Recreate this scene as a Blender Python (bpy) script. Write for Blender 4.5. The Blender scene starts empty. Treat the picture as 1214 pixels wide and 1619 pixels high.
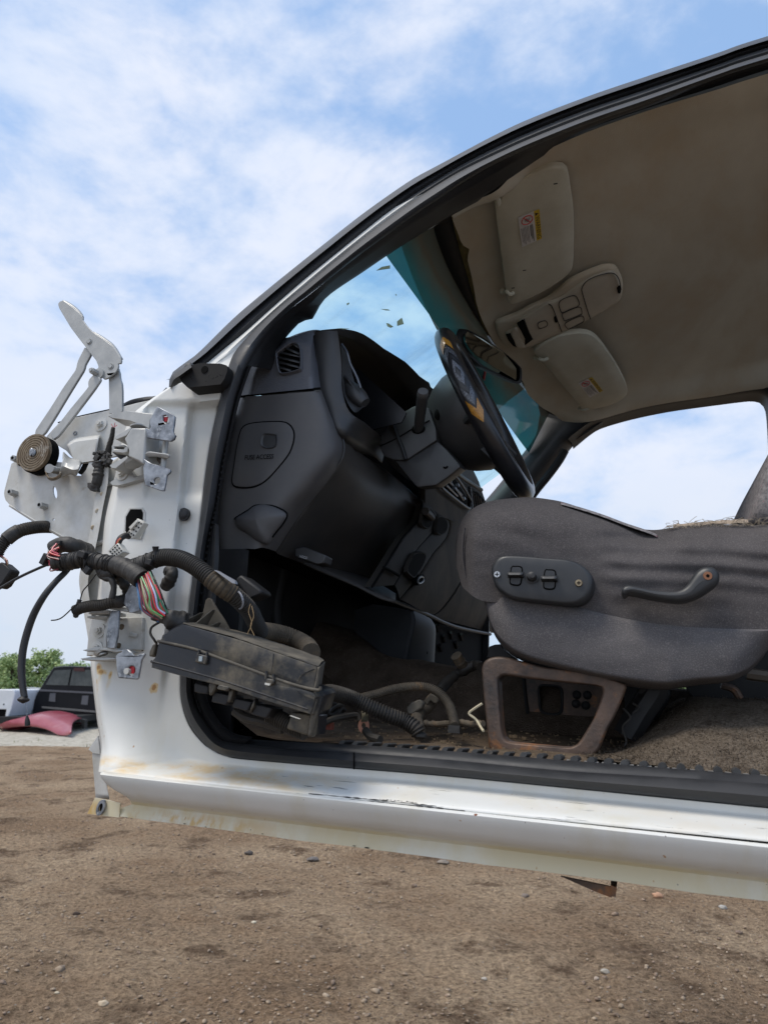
import bpy, bmesh, math, random
from mathutils import Vector as V, Matrix, Quaternion, noise
from mathutils.geometry import tessellate_polygon
random.seed(7)
sc = bpy.context.scene
col = bpy.data.collections.new("scene"); sc.collection.children.link(col)

# ------------------------------------------------------------------ camera
FPX, CX, CY = 1120.0, 607.0, 809.5            # focal length and centre, in photo pixels
CAM_H = 1.25                                   # the cab stands raised, lens at its sill height
PITCH = math.atan(272 / FPX)
cam_d = bpy.data.cameras.new("camera"); cam = bpy.data.objects.new("camera", cam_d); col.objects.link(cam)
cam.location = (0, 0, CAM_H); cam.rotation_euler = (math.pi/2 + PITCH, 0, 0)
cam_d.sensor_fit = 'HORIZONTAL'; cam_d.sensor_width = 36; cam_d.lens = 36*FPX/1214
cam_d.clip_start = 0.05; cam_d.clip_end = 3000
cam_d.dof.use_dof = True; cam_d.dof.focus_distance = 1.15; cam_d.dof.aperture_fstop = 14.0
sc.camera = cam
# ------------------------------------------------------------------ exposure, sky, sun
sc.view_settings.view_transform = 'Standard'; sc.view_settings.look = 'None'
sc.view_settings.gamma = 1; sc.view_settings.exposure = 0.74
SUN_EL, SUN_AZ = math.radians(64), math.radians(248)     # azimuth clockwise from +Y
w = bpy.data.worlds.new("World"); sc.world = w; w.use_nodes = True
nt = w.node_tree; N = nt.nodes; LK = nt.links
for n in list(N): N.remove(n)
def wn(t, **k):
    n = N.new(t)
    for a, b in k.items(): setattr(n, a, b)
    return n
sky = wn('ShaderNodeTexSky', sky_type='NISHITA', sun_disc=False, sun_elevation=SUN_EL, sun_rotation=SUN_AZ,
         altitude=200, air_density=1.0, dust_density=1.6, ozone_density=1.5)
bg1 = wn('ShaderNodeBackground'); bg1.inputs[1].default_value = 0.13
bg2 = wn('ShaderNodeBackground'); bg2.inputs[1].default_value = 1.0
mixs = wn('ShaderNodeMixShader'); out = wn('ShaderNodeOutputWorld')
tc = wn('ShaderNodeTexCoord'); mp = wn('ShaderNodeMapping'); mp.inputs['Scale'].default_value = (1, 1, 1.9)
mp.inputs['Rotation'].default_value = (0.15, 0.25, 0.5)
n1 = wn('ShaderNodeTexNoise'); n1.inputs['Scale'].default_value = 4.6; n1.inputs['Detail'].default_value = 10; n1.inputs['Roughness'].default_value = 0.56; n1.inputs['Distortion'].default_value = 0.25
n2 = wn('ShaderNodeTexNoise'); n2.inputs['Scale'].default_value = 14; n2.inputs['Detail'].default_value = 6; n2.inputs['Roughness'].default_value = 0.6
mx = wn('ShaderNodeMath', operation='MULTIPLY_ADD'); mx.inputs[1].default_value = 0.32; mx.inputs[2].default_value = -0.16
ad = wn('ShaderNodeMath', operation='ADD')
sep = wn('ShaderNodeSeparateXYZ')
hz = wn('ShaderNodeMapRange'); hz.inputs['From Min'].default_value = 0.0; hz.inputs['From Max'].default_value = 0.62; hz.inputs['To Min'].default_value = 0.14; hz.inputs['To Max'].default_value = -0.03
ad2 = wn('ShaderNodeMath', operation='ADD')
lf = wn('ShaderNodeMapRange'); lf.inputs['From Min'].default_value = -0.5; lf.inputs['From Max'].default_value = 0.5; lf.inputs['To Min'].default_value = 0.11; lf.inputs['To Max'].default_value = -0.075
ad3 = wn('ShaderNodeMath', operation='ADD')
cr = wn('ShaderNodeMapRange'); cr.interpolation_type = 'SMOOTHSTEP'; cr.inputs['From Min'].default_value = 0.31; cr.inputs['From Max'].default_value = 0.69
ccol = wn('ShaderNodeMix', data_type='RGBA'); ccol.inputs[6].default_value = (0.41, 0.48, 0.60, 1); ccol.inputs[7].default_value = (0.535, 0.55, 0.61, 1)
n3 = wn('ShaderNodeTexNoise'); n3.inputs['Scale'].default_value = 5; n3.inputs['Detail'].default_value = 5
hzm = wn('ShaderNodeMapRange'); hzm.inputs['From Min'].default_value = 0.0; hzm.inputs['From Max'].default_value = 0.30
ccol2 = wn('ShaderNodeMix', data_type='RGBA'); ccol2.inputs[6].default_value = (0.40, 0.45, 0.52, 1)
LK.new(tc.outputs['Generated'], mp.inputs[0]); LK.new(mp.outputs[0], n1.inputs[0]); LK.new(mp.outputs[0], n2.inputs[0]); LK.new(mp.outputs[0], n3.inputs[0])
LK.new(tc.outputs['Generated'], sep.inputs[0]); LK.new(sep.outputs[2], hz.inputs[0]); LK.new(sep.outputs[0], lf.inputs[0]); LK.new(sep.outputs[2], hzm.inputs[0])
LK.new(n2.outputs[0], mx.inputs[0]); LK.new(n1.outputs[0], ad.inputs[0]); LK.new(mx.outputs[0], ad.inputs[1])
LK.new(ad.outputs[0], ad2.inputs[0]); LK.new(hz.outputs[0], ad2.inputs[1]); LK.new(ad2.outputs[0], ad3.inputs[0]); LK.new(lf.outputs[0], ad3.inputs[1])
LK.new(ad3.outputs[0], cr.inputs[0]); LK.new(cr.outputs[0], mixs.inputs[0])
LK.new(n3.outputs[0], ccol.inputs[0]); LK.new(hzm.outputs[0], ccol2.inputs[0]); LK.new(ccol.outputs[2], ccol2.inputs[7])
LK.new(ccol2.outputs[2], bg2.inputs[0]); tint = wn('ShaderNodeMix', data_type='RGBA'); tint.inputs[0].default_value = 0.65; tint.inputs[7].default_value = (1.70, 2.72, 4.4, 1); LK.new(sky.outputs[0], tint.inputs[6]); LK.new(tint.outputs[2], bg1.inputs[0])
LK.new(bg1.outputs[0], mixs.inputs[1]); LK.new(bg2.outputs[0], mixs.inputs[2]); LK.new(mixs.outputs[0], out.inputs[0])
sd = bpy.data.lights.new("sun", 'SUN'); sd.energy = 1.5; sd.angle = math.radians(22); sd.color = (1, 0.93, 0.83)
so = bpy.data.objects.new("sun", sd); col.objects.link(so)
sdir = V((math.sin(SUN_AZ)*math.cos(SUN_EL), math.cos(SUN_AZ)*math.cos(SUN_EL), math.sin(SUN_EL)))
so.rotation_euler = sdir.to_track_quat('Z', 'Y').to_euler(); so.location = (0, -5, 20)

# ------------------------------------------------------------------ truck frame (x rearward, y into the cab, z up)
D = 0.80
Rc = V((0.94673853, 0.02963031, -0.32063718)); Lc = V((0.31743831, -0.25295921, 0.91391715)); Uc = V((0.05402848, 0.9670231, 0.24889203))
def c2w(v):   # camera axes (right, up, forward) to world
    return V((v.x, v.z*math.cos(PITCH) - v.y*math.sin(PITCH), v.z*math.sin(PITCH) + v.y*math.cos(PITCH)))
Rw, Lw, Uw = c2w(Rc).normalized(), c2w(Lc).normalized(), c2w(Uc).normalized()
ORG = V((0, 0, CAM_H)) + Lw*D
TM = Matrix(((Rw.x, Lw.x, Uw.x, ORG.x), (Rw.y, Lw.y, Uw.y, ORG.y), (Rw.z, Lw.z, Uw.z, ORG.z), (0, 0, 0, 1)))
def ray(px, py):
    d = V((px-CX, -(py-CY), FPX)); return V((Rc.dot(d), Lc.dot(d), Uc.dot(d)))
EYE = V((0, -D, 0))
def P(px, py, y=0.05): t = ray(px, py); return EYE + t*((y+D)/t.y)
def PX(px, py, x): t = ray(px, py); return EYE + t*(x/t.x)
def PZ(px, py, z): t = ray(px, py); return EYE + t*(z/t.z)
def ysurf(z): return 0.05 if z < 0.46 else 0.05 + 0.17*(z-0.46)/0.5
def PS(px, py, off=0.0):
    y = 0.1
    for _ in range(8): y = ysurf(P(px, py, y).z) + off
    return P(px, py, y)
def cvt(pts, ox, oy, s): return [(ox+a/s, oy+b/s) for a, b in pts]
def ylat(s, y0, y1): return 1.0/((1-s)/(y0+D) + s/(y1+D)) - D
def GW(px, py):  # pixel to world ground point
    d = c2w(V((px-CX, -(py-CY), FPX))); return V((0, 0, CAM_H)) + d*(-CAM_H/d.z)
def BW(px, py, yd):  # pixel to world point at world depth yd
    d = c2w(V((px-CX, -(py-CY), FPX))); return V((0, 0, CAM_H)) + d*(yd/d.y)

# ------------------------------------------------------------------ materials
MATS = {}
def mat(name, c, c2=None, c3=None, ns=8, rough=0.5, metal=0.0, bump=0.0, bs=200, det=6, d3=(0.55, 0.7), ns3=4, spec=0.5, rv=0.0, bdist=0.002, coat=0.0, lo=0.35, hi=0.65, st=(1, 1, 1), voro=False):
    m = bpy.data.materials.new(name); m.use_nodes = True; nt = m.node_tree; n = nt.nodes; l = nt.links
    b = n['Principled BSDF']; b.inputs['Roughness'].default_value = rough; b.inputs['Metallic'].default_value = metal
    b.inputs['Specular IOR Level'].default_value = spec; b.inputs['Coat Weight'].default_value = coat
    c = tuple(c) + (1,); b.inputs['Base Color'].default_value = c
    t = n.new('ShaderNodeTexCoord'); mp = n.new('ShaderNodeMapping'); mp.inputs['Scale'].default_value = st; l.new(t.outputs['Object'], mp.inputs[0])
    last = None
    if c2:
        a = n.new('ShaderNodeTexNoise'); a.inputs['Scale'].default_value = ns; a.inputs['Detail'].default_value = det; a.inputs['Roughness'].default_value = 0.65; l.new(mp.outputs[0], a.inputs[0])
        r = n.new('ShaderNodeMapRange'); r.inputs['From Min'].default_value = lo; r.inputs['From Max'].default_value = hi; l.new(a.outputs[0], r.inputs[0])
        x = n.new('ShaderNodeMix'); x.data_type = 'RGBA'; x.inputs[6].default_value = c; x.inputs[7].default_value = tuple(c2)+(1,); l.new(r.outputs[0], x.inputs[0]); last = x.outputs[2]
        if rv:
            q = n.new('ShaderNodeMath'); q.operation = 'MULTIPLY_ADD'; q.inputs[1].default_value = rv; q.inputs[2].default_value = rough; l.new(r.outputs[0], q.inputs[0]); l.new(q.outputs[0], b.inputs['Roughness'])
    if c3:
        a = n.new('ShaderNodeTexNoise'); a.inputs['Scale'].default_value = ns3; a.inputs['Detail'].default_value = 8; a.inputs['Roughness'].default_value = 0.7; l.new(mp.outputs[0], a.inputs[0])
        r = n.new('ShaderNodeMapRange'); r.inputs['From Min'].default_value = d3[0]; r.inputs['From Max'].default_value = d3[1]; l.new(a.outputs[0], r.inputs[0])
        x = n.new('ShaderNodeMix'); x.data_type = 'RGBA'
        if last: l.new(last, x.inputs[6])
        else: x.inputs[6].default_value = c
        x.inputs[7].default_value = tuple(c3)+(1,); l.new(r.outputs[0], x.inputs[0]); last = x.outputs[2]
    if last: l.new(last, b.inputs['Base Color'])
    if bump:
        a = n.new('ShaderNodeTexVoronoi' if voro else 'ShaderNodeTexNoise'); a.inputs['Scale'].default_value = bs
        if not voro: a.inputs['Detail'].default_value = 3
        l.new(mp.outputs[0], a.inputs[0]); k = n.new('ShaderNodeBump'); k.inputs['Strength'].default_value = bump; k.inputs['Distance'].default_value = bdist
        l.new(a.outputs[0], k.inputs['Height']); l.new(k.outputs[0], b.inputs['Normal'])
    MATS[name] = m; return m
# white body paint: pale film of dust, ochre runs near the rocker crease, small rust chips
def paint():
    m = mat('white_paint', (0.76, 0.76, 0.73), (0.67, 0.665, 0.62), ns=3.2, rough=0.40, coat=0.0, rv=0.15, det=8, bump=0.03, bs=40)
    nt = m.node_tree; n = nt.nodes; l = nt.links; b = n['Principled BSDF']
    cur = b.inputs['Base Color'].links[0].from_socket
    g = n.new('ShaderNodeNewGeometry'); tr = n.new('ShaderNodeAttribute'); tr.attribute_name = 'tpos'
    sp = n.new('ShaderNodeSeparateXYZ'); l.new(tr.outputs['Vector'], sp.inputs[0])
    def nz(scale, st=(1, 1, 1), det=6):
        mp = n.new('ShaderNodeMapping'); mp.inputs['Scale'].default_value = st; l.new(tr.outputs['Vector'], mp.inputs[0])
        a = n.new('ShaderNodeTexNoise'); a.inputs['Scale'].default_value = scale; a.inputs['Detail'].default_value = det; a.inputs['Roughness'].default_value = 0.65; l.new(mp.outputs[0], a.inputs[0]); return a.outputs[0]
    def mr(s, a, b_, c=0, d=1):
        r = n.new('ShaderNodeMapRange'); r.interpolation_type = 'SMOOTHSTEP'
        for i, v in enumerate((a, b_, c, d)): r.inputs[i+1].default_value = v
        l.new(s, r.inputs[0]); return r.outputs[0]
    def mul(a, b_):
        k = n.new('ShaderNodeMath'); k.operation = 'MULTIPLY'
        l.new(a, k.inputs[0])
        if isinstance(b_, (int, float)): k.inputs[1].default_value = b_
        else: l.new(b_, k.inputs[1])
        return k.outputs[0]
    def over(cur, fac, c):
        x = n.new('ShaderNodeMix'); x.data_type = 'RGBA'; l.new(cur, x.inputs[6]); x.inputs[7].default_value = c+(1,); l.new(fac, x.inputs[0]); return x.outputs[2]
    z = sp.outputs[2]; x = sp.outputs[0]
    # ochre staining in the crease over the rocker and along the flange
    s1 = mul(mul(mr(z, -0.1185, -0.113), mr(z, -0.094, -0.106)), mul(mr(nz(14, (1, 1, 3)), 0.36, 0.66), mr(x, -0.25, -0.45, 0.15, 1.0)))
    cur = over(cur, mul(s1, 0.85), (0.70, 0.47, 0.17))
    s2 = mul(mr(z, -0.148, -0.156), mr(nz(9, (1, 1, 0.5)), 0.34, 0.60))
    cur = over(cur, mul(mr(z, -0.149, -0.154), 0.55), (0.74, 0.70, 0.56)); cur = over(cur, mul(s2, 0.60), (0.62, 0.51, 0.26))
    s2b = mul(mul(mr(z, -0.152, -0.166), mr(x, -0.32, -0.52)), mr(nz(18, (1, 1, 0.3)), 0.42, 0.56))
    cur = over(cur, mul(s2b, 0.9), (0.58, 0.36, 0.10))
    s3 = mul(mr(nz(95, (1, 1, 0.55), 2), 0.725, 0.765), mr(z, 0.05, -0.0))
    cur = over(cur, mul(s3, 0.8), (0.42, 0.22, 0.07))
    s4 = mul(mr(nz(7, (1.5, 1, 0.35)), 0.50, 0.72), mr(z, 0.0, -0.09))
    cur = over(cur, mul(s4, 0.40), (0.62, 0.56, 0.40))
    s5 = mr(nz(260, (1, 1, 1), 1), 0.80, 0.82)
    cur = over(cur, mul(s5, 0.8), (0.08, 0.07, 0.06))
    s6 = mul(mul(mr(z, -0.122, -0.115), mr(z, -0.102, -0.109)), mul(mr(nz(5, (2, 1, 60)), 0.60, 0.66), mr(x, -0.42, -0.36)))
    cur = over(cur, mul(s6, 0.85), (0.06, 0.06, 0.065))
    dn = nz(70, (1, 1, 1), 4)
    def dist(px, py, r, soft, c, k, y=0.048, st=(1, 1, 1)):
        nonlocal cur
        q = P(px, py, y); v = n.new('ShaderNodeVectorMath'); v.operation = 'SUBTRACT'; l.new(tr.outputs['Vector'], v.inputs[0]); v.inputs[1].default_value = q
        v3 = n.new('ShaderNodeVectorMath'); v3.operation = 'MULTIPLY'; l.new(v.outputs[0], v3.inputs[0]); v3.inputs[1].default_value = st
        v2 = n.new('ShaderNodeVectorMath'); v2.operation = 'LENGTH'; l.new(v3.outputs[0], v2.inputs[0])
        a = n.new('ShaderNodeMath'); a.operation = 'MULTIPLY_ADD'; l.new(dn, a.inputs[0]); a.inputs[1].default_value = -r*2.4; l.new(v2.outputs['Value'], a.inputs[2])
        cur = over(cur, mul(mr(a.outputs[0], -r*0.2+soft, -r*0.2-soft), k), c)
    RU, RY = (0.40, 0.20, 0.06), (0.66, 0.45, 0.16)
    for px, py, r, sx in ((156, 1056, .0030, 1), (161, 1063, .0024, .5), (176, 1068, .0026, 1.6), (151, 1078, .0020, 1.5), (243, 1087, .0040, 1), (276, 1087, .0016, 1), (283, 1090, .0018, 1), (276, 1097, .0022, .8), (146, 1060, .0012, 1), (147, 1083, .0018, 1)):
        dist(px, py, r*1.9, .0012, RY, .75, st=(sx, 1, 1)); dist(px, py, r, .0005, RU, .95, st=(sx, 1, 1))
    for px, py in ((175, 1078), (160, 1070), (150, 1095)): dist(px, py, .006, .004, RY, .35, st=(2.2, 1, .5))
    dist(296, 1195, .0045, .0006, (0.36, 0.29, 0.20), .9, y=.030, st=(.6, 1, 1.4)); dist(345, 1212, .004, .0005, (0.5, 0.42, 0.30), .6, y=.030, st=(.35, 1, 2)); dist(752, 1287, .0022, .0004, (0.20, 0.07, 0.03), 1.0, y=-.006); dist(205, 1207, .0014, .0003, (.08, .07, .06), 1, y=.01)
    l.new(cur, b.inputs['Base Color']); return m
PAINT = paint()
PAINT2 = mat('dusty_white_metal', (0.60, 0.60, 0.58), (0.48, 0.47, 0.43), (0.30, 0.24, 0.16), ns=22, rough=0.42, rv=0.2, d3=(0.63, 0.80), ns3=30, bump=0.05, bs=300)
HINGE = mat('grey_primer_metal', (0.34, 0.345, 0.335), (0.45, 0.45, 0.43), (0.22, 0.16, 0.10), ns=25, rough=0.38, metal=0.15, d3=(0.62, 0.78), ns3=35)
GALV = mat('galvanized_steel', (0.34, 0.36, 0.39), (0.12, 0.13, 0.145), (0.52, 0.53, 0.54), ns=38, rough=0.36, metal=0.45, d3=(0.56, 0.66), ns3=55, lo=.42, hi=.62, bump=.08, bs=200)
RUBBER = mat('black_rubber', (0.016, 0.017, 0.019), (0.030, 0.030, 0.032), ns=12, rough=0.42, rv=0.25, bump=0.08, bs=300, spec=0.5)
RUBMATTE = mat('dull_black_rubber', (0.010, 0.010, 0.011), (0.022, 0.021, 0.020), ns=12, rough=0.8, spec=0.25)
TRIM = mat('black_trim', (0.012, 0.012, 0.013), (0.022, 0.021, 0.021), ns=10, rough=0.55, bump=0.06, bs=500, spec=0.35)
DASHTOP = mat('blue_grey_vinyl', (0.085, 0.090, 0.108), (0.112, 0.115, 0.127), ns=9, rough=0.50, bump=0.55, bs=330, bdist=0.0012, voro=False, spec=0.4)
DASH = mat('grey_dash_plastic', (0.080, 0.079, 0.083), (0.104, 0.099, 0.096), (0.13, 0.115, 0.095), ns=7, rough=0.50, bump=0.18, bs=900, bdist=0.0006, d3=(0.66, 0.85), ns3=12, spec=0.4)
DASH2 = mat('dark_dash_plastic', (0.038, 0.036, 0.035), (0.062, 0.054, 0.047), ns=6, rough=0.55, bump=0.12, bs=900, bdist=0.0005, spec=0.25)
STRIP = mat('matt_dash_strip', (0.022, 0.020, 0.018), (0.038, 0.033, 0.028), ns=7, rough=0.7, bump=0.1, bs=900, bdist=0.0005, spec=0.12)
DASH3 = mat('brown_grey_dash_plastic', (0.040, 0.032, 0.024), (0.085, 0.066, 0.046), ns=7, rough=0.75, bump=0.1, bs=900, bdist=0.0005, spec=0.15)
HOODPL = mat('smooth_dark_plastic', (0.034, 0.035, 0.037), (0.050, 0.049, 0.049), ns=8, rough=0.44, bump=0.05, bs=900, bdist=0.0005)
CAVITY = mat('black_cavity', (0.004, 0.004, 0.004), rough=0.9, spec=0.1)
FABRIC = mat('charcoal_fabric', (0.068, 0.063, 0.064), (0.105, 0.096, 0.095), (0.22, 0.20, 0.19), ns=5, rough=1.0, bump=0.8, bs=1100, bdist=0.0011, d3=(0.50, 0.80), ns3=620, spec=0.06)
FABRIC2 = mat('grey_skirt_cloth', (0.100, 0.094, 0.096), (0.135, 0.126, 0.126), (0.28, 0.255, 0.245), ns=7, rough=1.0, bump=0.8, bs=1000, bdist=0.0012, d3=(0.50, 0.80), ns3=600, spec=0.06)
PATT = mat('patterned_cloth', (0.12, 0.115, 0.12), (0.28, 0.26, 0.26), (0.28, 0.08, 0.12), ns=180, rough=0.95, bump=0.5, bs=600, d3=(0.60, 0.68), ns3=150, spec=0.1)
CARPET = mat('brown_carpet', (0.085, 0.064, 0.048), (0.15, 0.115, 0.088), (0.24, 0.19, 0.14), ns=22, rough=1, bump=1.0, bs=420, bdist=0.004, d3=(0.55, 0.8), ns3=120, spec=0.05)
CARPET2 = mat('pale_brown_carpet', (0.105, 0.083, 0.062), (0.22, 0.18, 0.14), (0.045, 0.033, 0.024), ns=260, rough=1, bump=1.0, bs=380, bdist=0.005, d3=(0.52, 0.72), ns3=34, spec=0.05, lo=0.4, hi=0.7)
FLOORD = mat('dirty_floor_mat', (0.085, 0.062, 0.045), (0.15, 0.115, 0.082), (0.30, 0.24, 0.17), ns=18, rough=1, bump=0.8, bs=160, bdist=0.004, d3=(0.60, 0.74), ns3=90, spec=0.05)
HEADL = mat('beige_headliner', (0.62, 0.58, 0.48), (0.50, 0.455, 0.37), (0.52, 0.43, 0.31), ns=3.2, rough=0.98, bump=0.5, bs=700, bdist=0.001, d3=(0.46, 0.72), ns3=6, spec=0.08, st=(1, 0.6, 1))
VISOR = mat('grey_beige_vinyl', (0.60, 0.575, 0.475), (0.50, 0.47, 0.375), (0.58, 0.45, 0.29), ns=8, rough=0.72, bump=0.25, bs=400, d3=(0.60, 0.82), ns3=9, spec=0.25)
CONS = mat('grey_beige_plastic', (0.52, 0.475, 0.385), (0.43, 0.385, 0.31), ns=10, rough=0.5, spec=0.3)
FOAM = mat('yellowed_foam', (0.26, 0.205, 0.10), (0.16, 0.125, 0.06), ns=30, rough=1, bump=0.4, bs=300, spec=0.05)
RUST = mat('rusty_brown_steel', (0.050, 0.044, 0.041), (0.185, 0.118, 0.082), (0.42, 0.17, 0.05), ns=11, rough=0.48, metal=0.2, bump=0.35, bs=220, d3=(0.555, 0.66), ns3=13, spec=0.4, lo=0.38, hi=0.62)
RUST2 = mat('coil_steel', (0.22, 0.17, 0.11), (0.12, 0.08, 0.045), (0.42, 0.38, 0.32), ns=40, rough=0.55, metal=0.35, d3=(0.5, 0.7), ns3=55)
FUSEM = mat('dusty_black_plastic', (0.007, 0.009, 0.015), (0.022, 0.022, 0.021), (0.16, 0.135, 0.095), ns=9, rough=0.28, rv=0.4, bump=0.08, bs=120, d3=(0.49, 0.66), ns3=11)
FUSET = mat('dust_covered_plastic', (0.12, 0.105, 0.08), (0.045, 0.042, 0.038), (0.21, 0.18, 0.135), ns=26, rough=0.8, bump=0.15, bs=150, d3=(0.5, 0.7), ns3=16)
LOOM = mat('black_loom', (0.014, 0.013, 0.012), (0.040, 0.034, 0.027), (0.10, 0.08, 0.055), ns=30, rough=0.5, rv=0.3, d3=(0.60, 0.8), ns3=22)
LOOMD = mat('dusty_loom', (0.055, 0.045, 0.033), (0.12, 0.095, 0.065), (0.22, 0.13, 0.06), ns=30, rough=0.8, d3=(0.58, 0.7), ns3=25)
TAPE = mat('black_cloth_tape', (0.016, 0.015, 0.014), (0.035, 0.032, 0.029), ns=25, rough=0.6, bump=0.5, bs=90, bdist=0.003, st=(1, 1, 1))
WHITEP = mat('white_plastic', (0.66, 0.65, 0.60), (0.55, 0.52, 0.45), ns=30, rough=0.45)
PANELM = mat('charcoal_plastic', (0.022, 0.024, 0.027), (0.038, 0.039, 0.041), ns=15, rough=0.36, bump=0.06, bs=700, rv=0.2)
BRASS = mat('tarnished_screw', (0.42, 0.34, 0.22), (0.2, 0.15, 0.1), ns=200, rough=0.4, metal=0.8)
STEEL = mat('bright_steel', (0.5, 0.5, 0.5), rough=0.3, metal=0.9)
RED = mat('red_plastic', (0.55, 0.02, 0.03), rough=0.4)
PAPER = mat('white_sticker', (0.62, 0.60, 0.58), rough=0.6); YEL = mat('yellow_sticker', (0.62, 0.42, 0.03), rough=0.6); INK = mat('black_ink', (0.02, 0.02, 0.02), rough=0.7); GINK = mat('grey_ink', (0.16, 0.15, 0.15), rough=0.7); RINK = mat('red_ink', (0.55, 0.06, 0.06), rough=0.7)
PRINT = mat('pale_print', (0.5, 0.5, 0.5), rough=0.6)
AMBER = mat('amber_weave', (0.50, 0.24, 0.03), (0.28, 0.12, 0.02), ns=300, rough=0.25, coat=0.5)
SILV = mat('silver_weave', (0.16, 0.17, 0.19), (0.03, 0.03, 0.035), ns=300, rough=0.25, metal=0.3)
WHEELM = mat('black_leather', (0.011, 0.011, 0.013), (0.020, 0.020, 0.022), ns=20, rough=0.28, bump=0.1, bs=600, spec=0.55)
MIRG = mat('mirror_glass', (0.45, 0.45, 0.40), rough=0.06, metal=1.0)
THREAD = mat('frayed_thread', (0.30, 0.25, 0.19), rough=1)
WIRES = [mat('wire_'+k, c, rough=0.35) for k, c in (('blue', (0.05, 0.16, 0.34)), ('red', (0.55, 0.03, 0.04)), ('green', (0.10, 0.36, 0.12)), ('black', (0.015, 0.015, 0.015)), ('pale_violet', (0.42, 0.45, 0.66)), ('maroon', (0.16, 0.03, 0.04)), ('orange', (0.55, 0.22, 0.08)), ('pink', (0.60, 0.12, 0.16)), ('dark_green', (0.03, 0.14, 0.08)), ('tan', (0.4, 0.30, 0.2)))]
def glass(name, tint, gloss=0.08, rough=0.02, dirt=0.0):
    m = bpy.data.materials.new(name); m.use_nodes = True; nt = m.node_tree; n = nt.nodes; l = nt.links
    n.remove(n['Principled BSDF']); o = n['Material Output']
    t = n.new('ShaderNodeBsdfTransparent'); t.inputs[0].default_value = tint+(1,)
    g = n.new('ShaderNodeBsdfGlossy'); g.inputs['Roughness'].default_value = rough
    lw = n.new('ShaderNodeLayerWeight'); lw.inputs[0].default_value = 0.25
    x = n.new('ShaderNodeMixShader'); mm = n.new('ShaderNodeMath'); mm.operation = 'MULTIPLY'; mm.inputs[1].default_value = gloss*4
    l.new(lw.outputs['Fresnel'], mm.inputs[0]); l.new(mm.outputs[0], x.inputs[0]); l.new(t.outputs[0], x.inputs[1]); l.new(g.outputs[0], x.inputs[2])
    last = x.outputs[0]
    if dirt:
        d = n.new('ShaderNodeBsdfDiffuse'); d.inputs[0].default_value = (0.55, 0.6, 0.6, 1)
        tcn = n.new('ShaderNodeTexCoord'); mp = n.new('ShaderNodeMapping'); mp.inputs['Scale'].default_value = (1, 6, 1); l.new(tcn.outputs['Object'], mp.inputs[0])
        a = n.new('ShaderNodeTexNoise'); a.inputs['Scale'].default_value = 4; a.inputs['Detail'].default_value = 8; l.new(mp.outputs[0], a.inputs[0])
        r = n.new('ShaderNodeMapRange'); r.inputs['From Min'].default_value = 0.5; r.inputs['From Max'].default_value = 0.8; r.inputs['To Max'].default_value = dirt; l.new(a.outputs[0], r.inputs[0])
        y = n.new('ShaderNodeMixShader'); l.new(r.outputs[0], y.inputs[0]); l.new(last, y.inputs[1]); l.new(d.outputs[0], y.inputs[2]); last = y.outputs[0]
    l.new(last, o.inputs[0]); return m
GLASS = glass('windshield_glass', (0.64, 0.87, 0.92), 0.02, dirt=0.25)
def tintband():
    m = bpy.data.materials.new('teal_shade_band'); m.use_nodes = True; nt = m.node_tree; n = nt.nodes; l = nt.links
    n.remove(n['Principled BSDF']); o = n['Material Output']
    t = n.new('ShaderNodeBsdfTransparent'); t.inputs[0].default_value = (0.03, 0.17, 0.18, 1)
    d = n.new('ShaderNodeBsdfDiffuse')
    g = n.new('ShaderNodeBsdfGlossy'); g.inputs['Roughness'].default_value = 0.05
    at = n.new('ShaderNodeAttribute'); at.attribute_name = 'band'
    tcn = n.new('ShaderNodeTexCoord'); a = n.new('ShaderNodeTexNoise'); a.inputs['Scale'].default_value = 12; a.inputs['Detail'].default_value = 6; l.new(tcn.outputs['Object'], a.inputs[0])
    mm = n.new('ShaderNodeMath'); mm.operation = 'MULTIPLY_ADD'; mm.inputs[1].default_value = 0.5; l.new(a.outputs[0], mm.inputs[0]); l.new(at.outputs['Fac'], mm.inputs[2])
    r = n.new('ShaderNodeValToRGB'); r.color_ramp.elements[0].position = 0.45; r.color_ramp.elements[0].color = (0.08, 0.30, 0.30, 1); r.color_ramp.elements[1].position = 1.15 if False else 1.0; r.color_ramp.elements[1].color = (0.22, 0.19, 0.14, 1)
    e = r.color_ramp.elements.new(0.78); e.color = (0.20, 0.22, 0.17, 1)
    e = r.color_ramp.elements.new(0.9); e.color = (0.24, 0.17, 0.11, 1)  # browns towards the header paint the headliner's reflection into the band
    l.new(mm.outputs[0], r.inputs[0]); l.new(r.outputs[0], d.inputs[0])
    x = n.new('ShaderNodeMixShader'); x.inputs[0].default_value = 0.62; l.new(t.outputs[0], x.inputs[1]); l.new(d.outputs[0], x.inputs[2])
    y = n.new('ShaderNodeMixShader'); y.inputs[0].default_value = 0.10; l.new(x.outputs[0], y.inputs[1]); l.new(g.outputs[0], y.inputs[2]); l.new(y.outputs[0], o.inputs[0]); return m
BAND = tintband()

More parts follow.
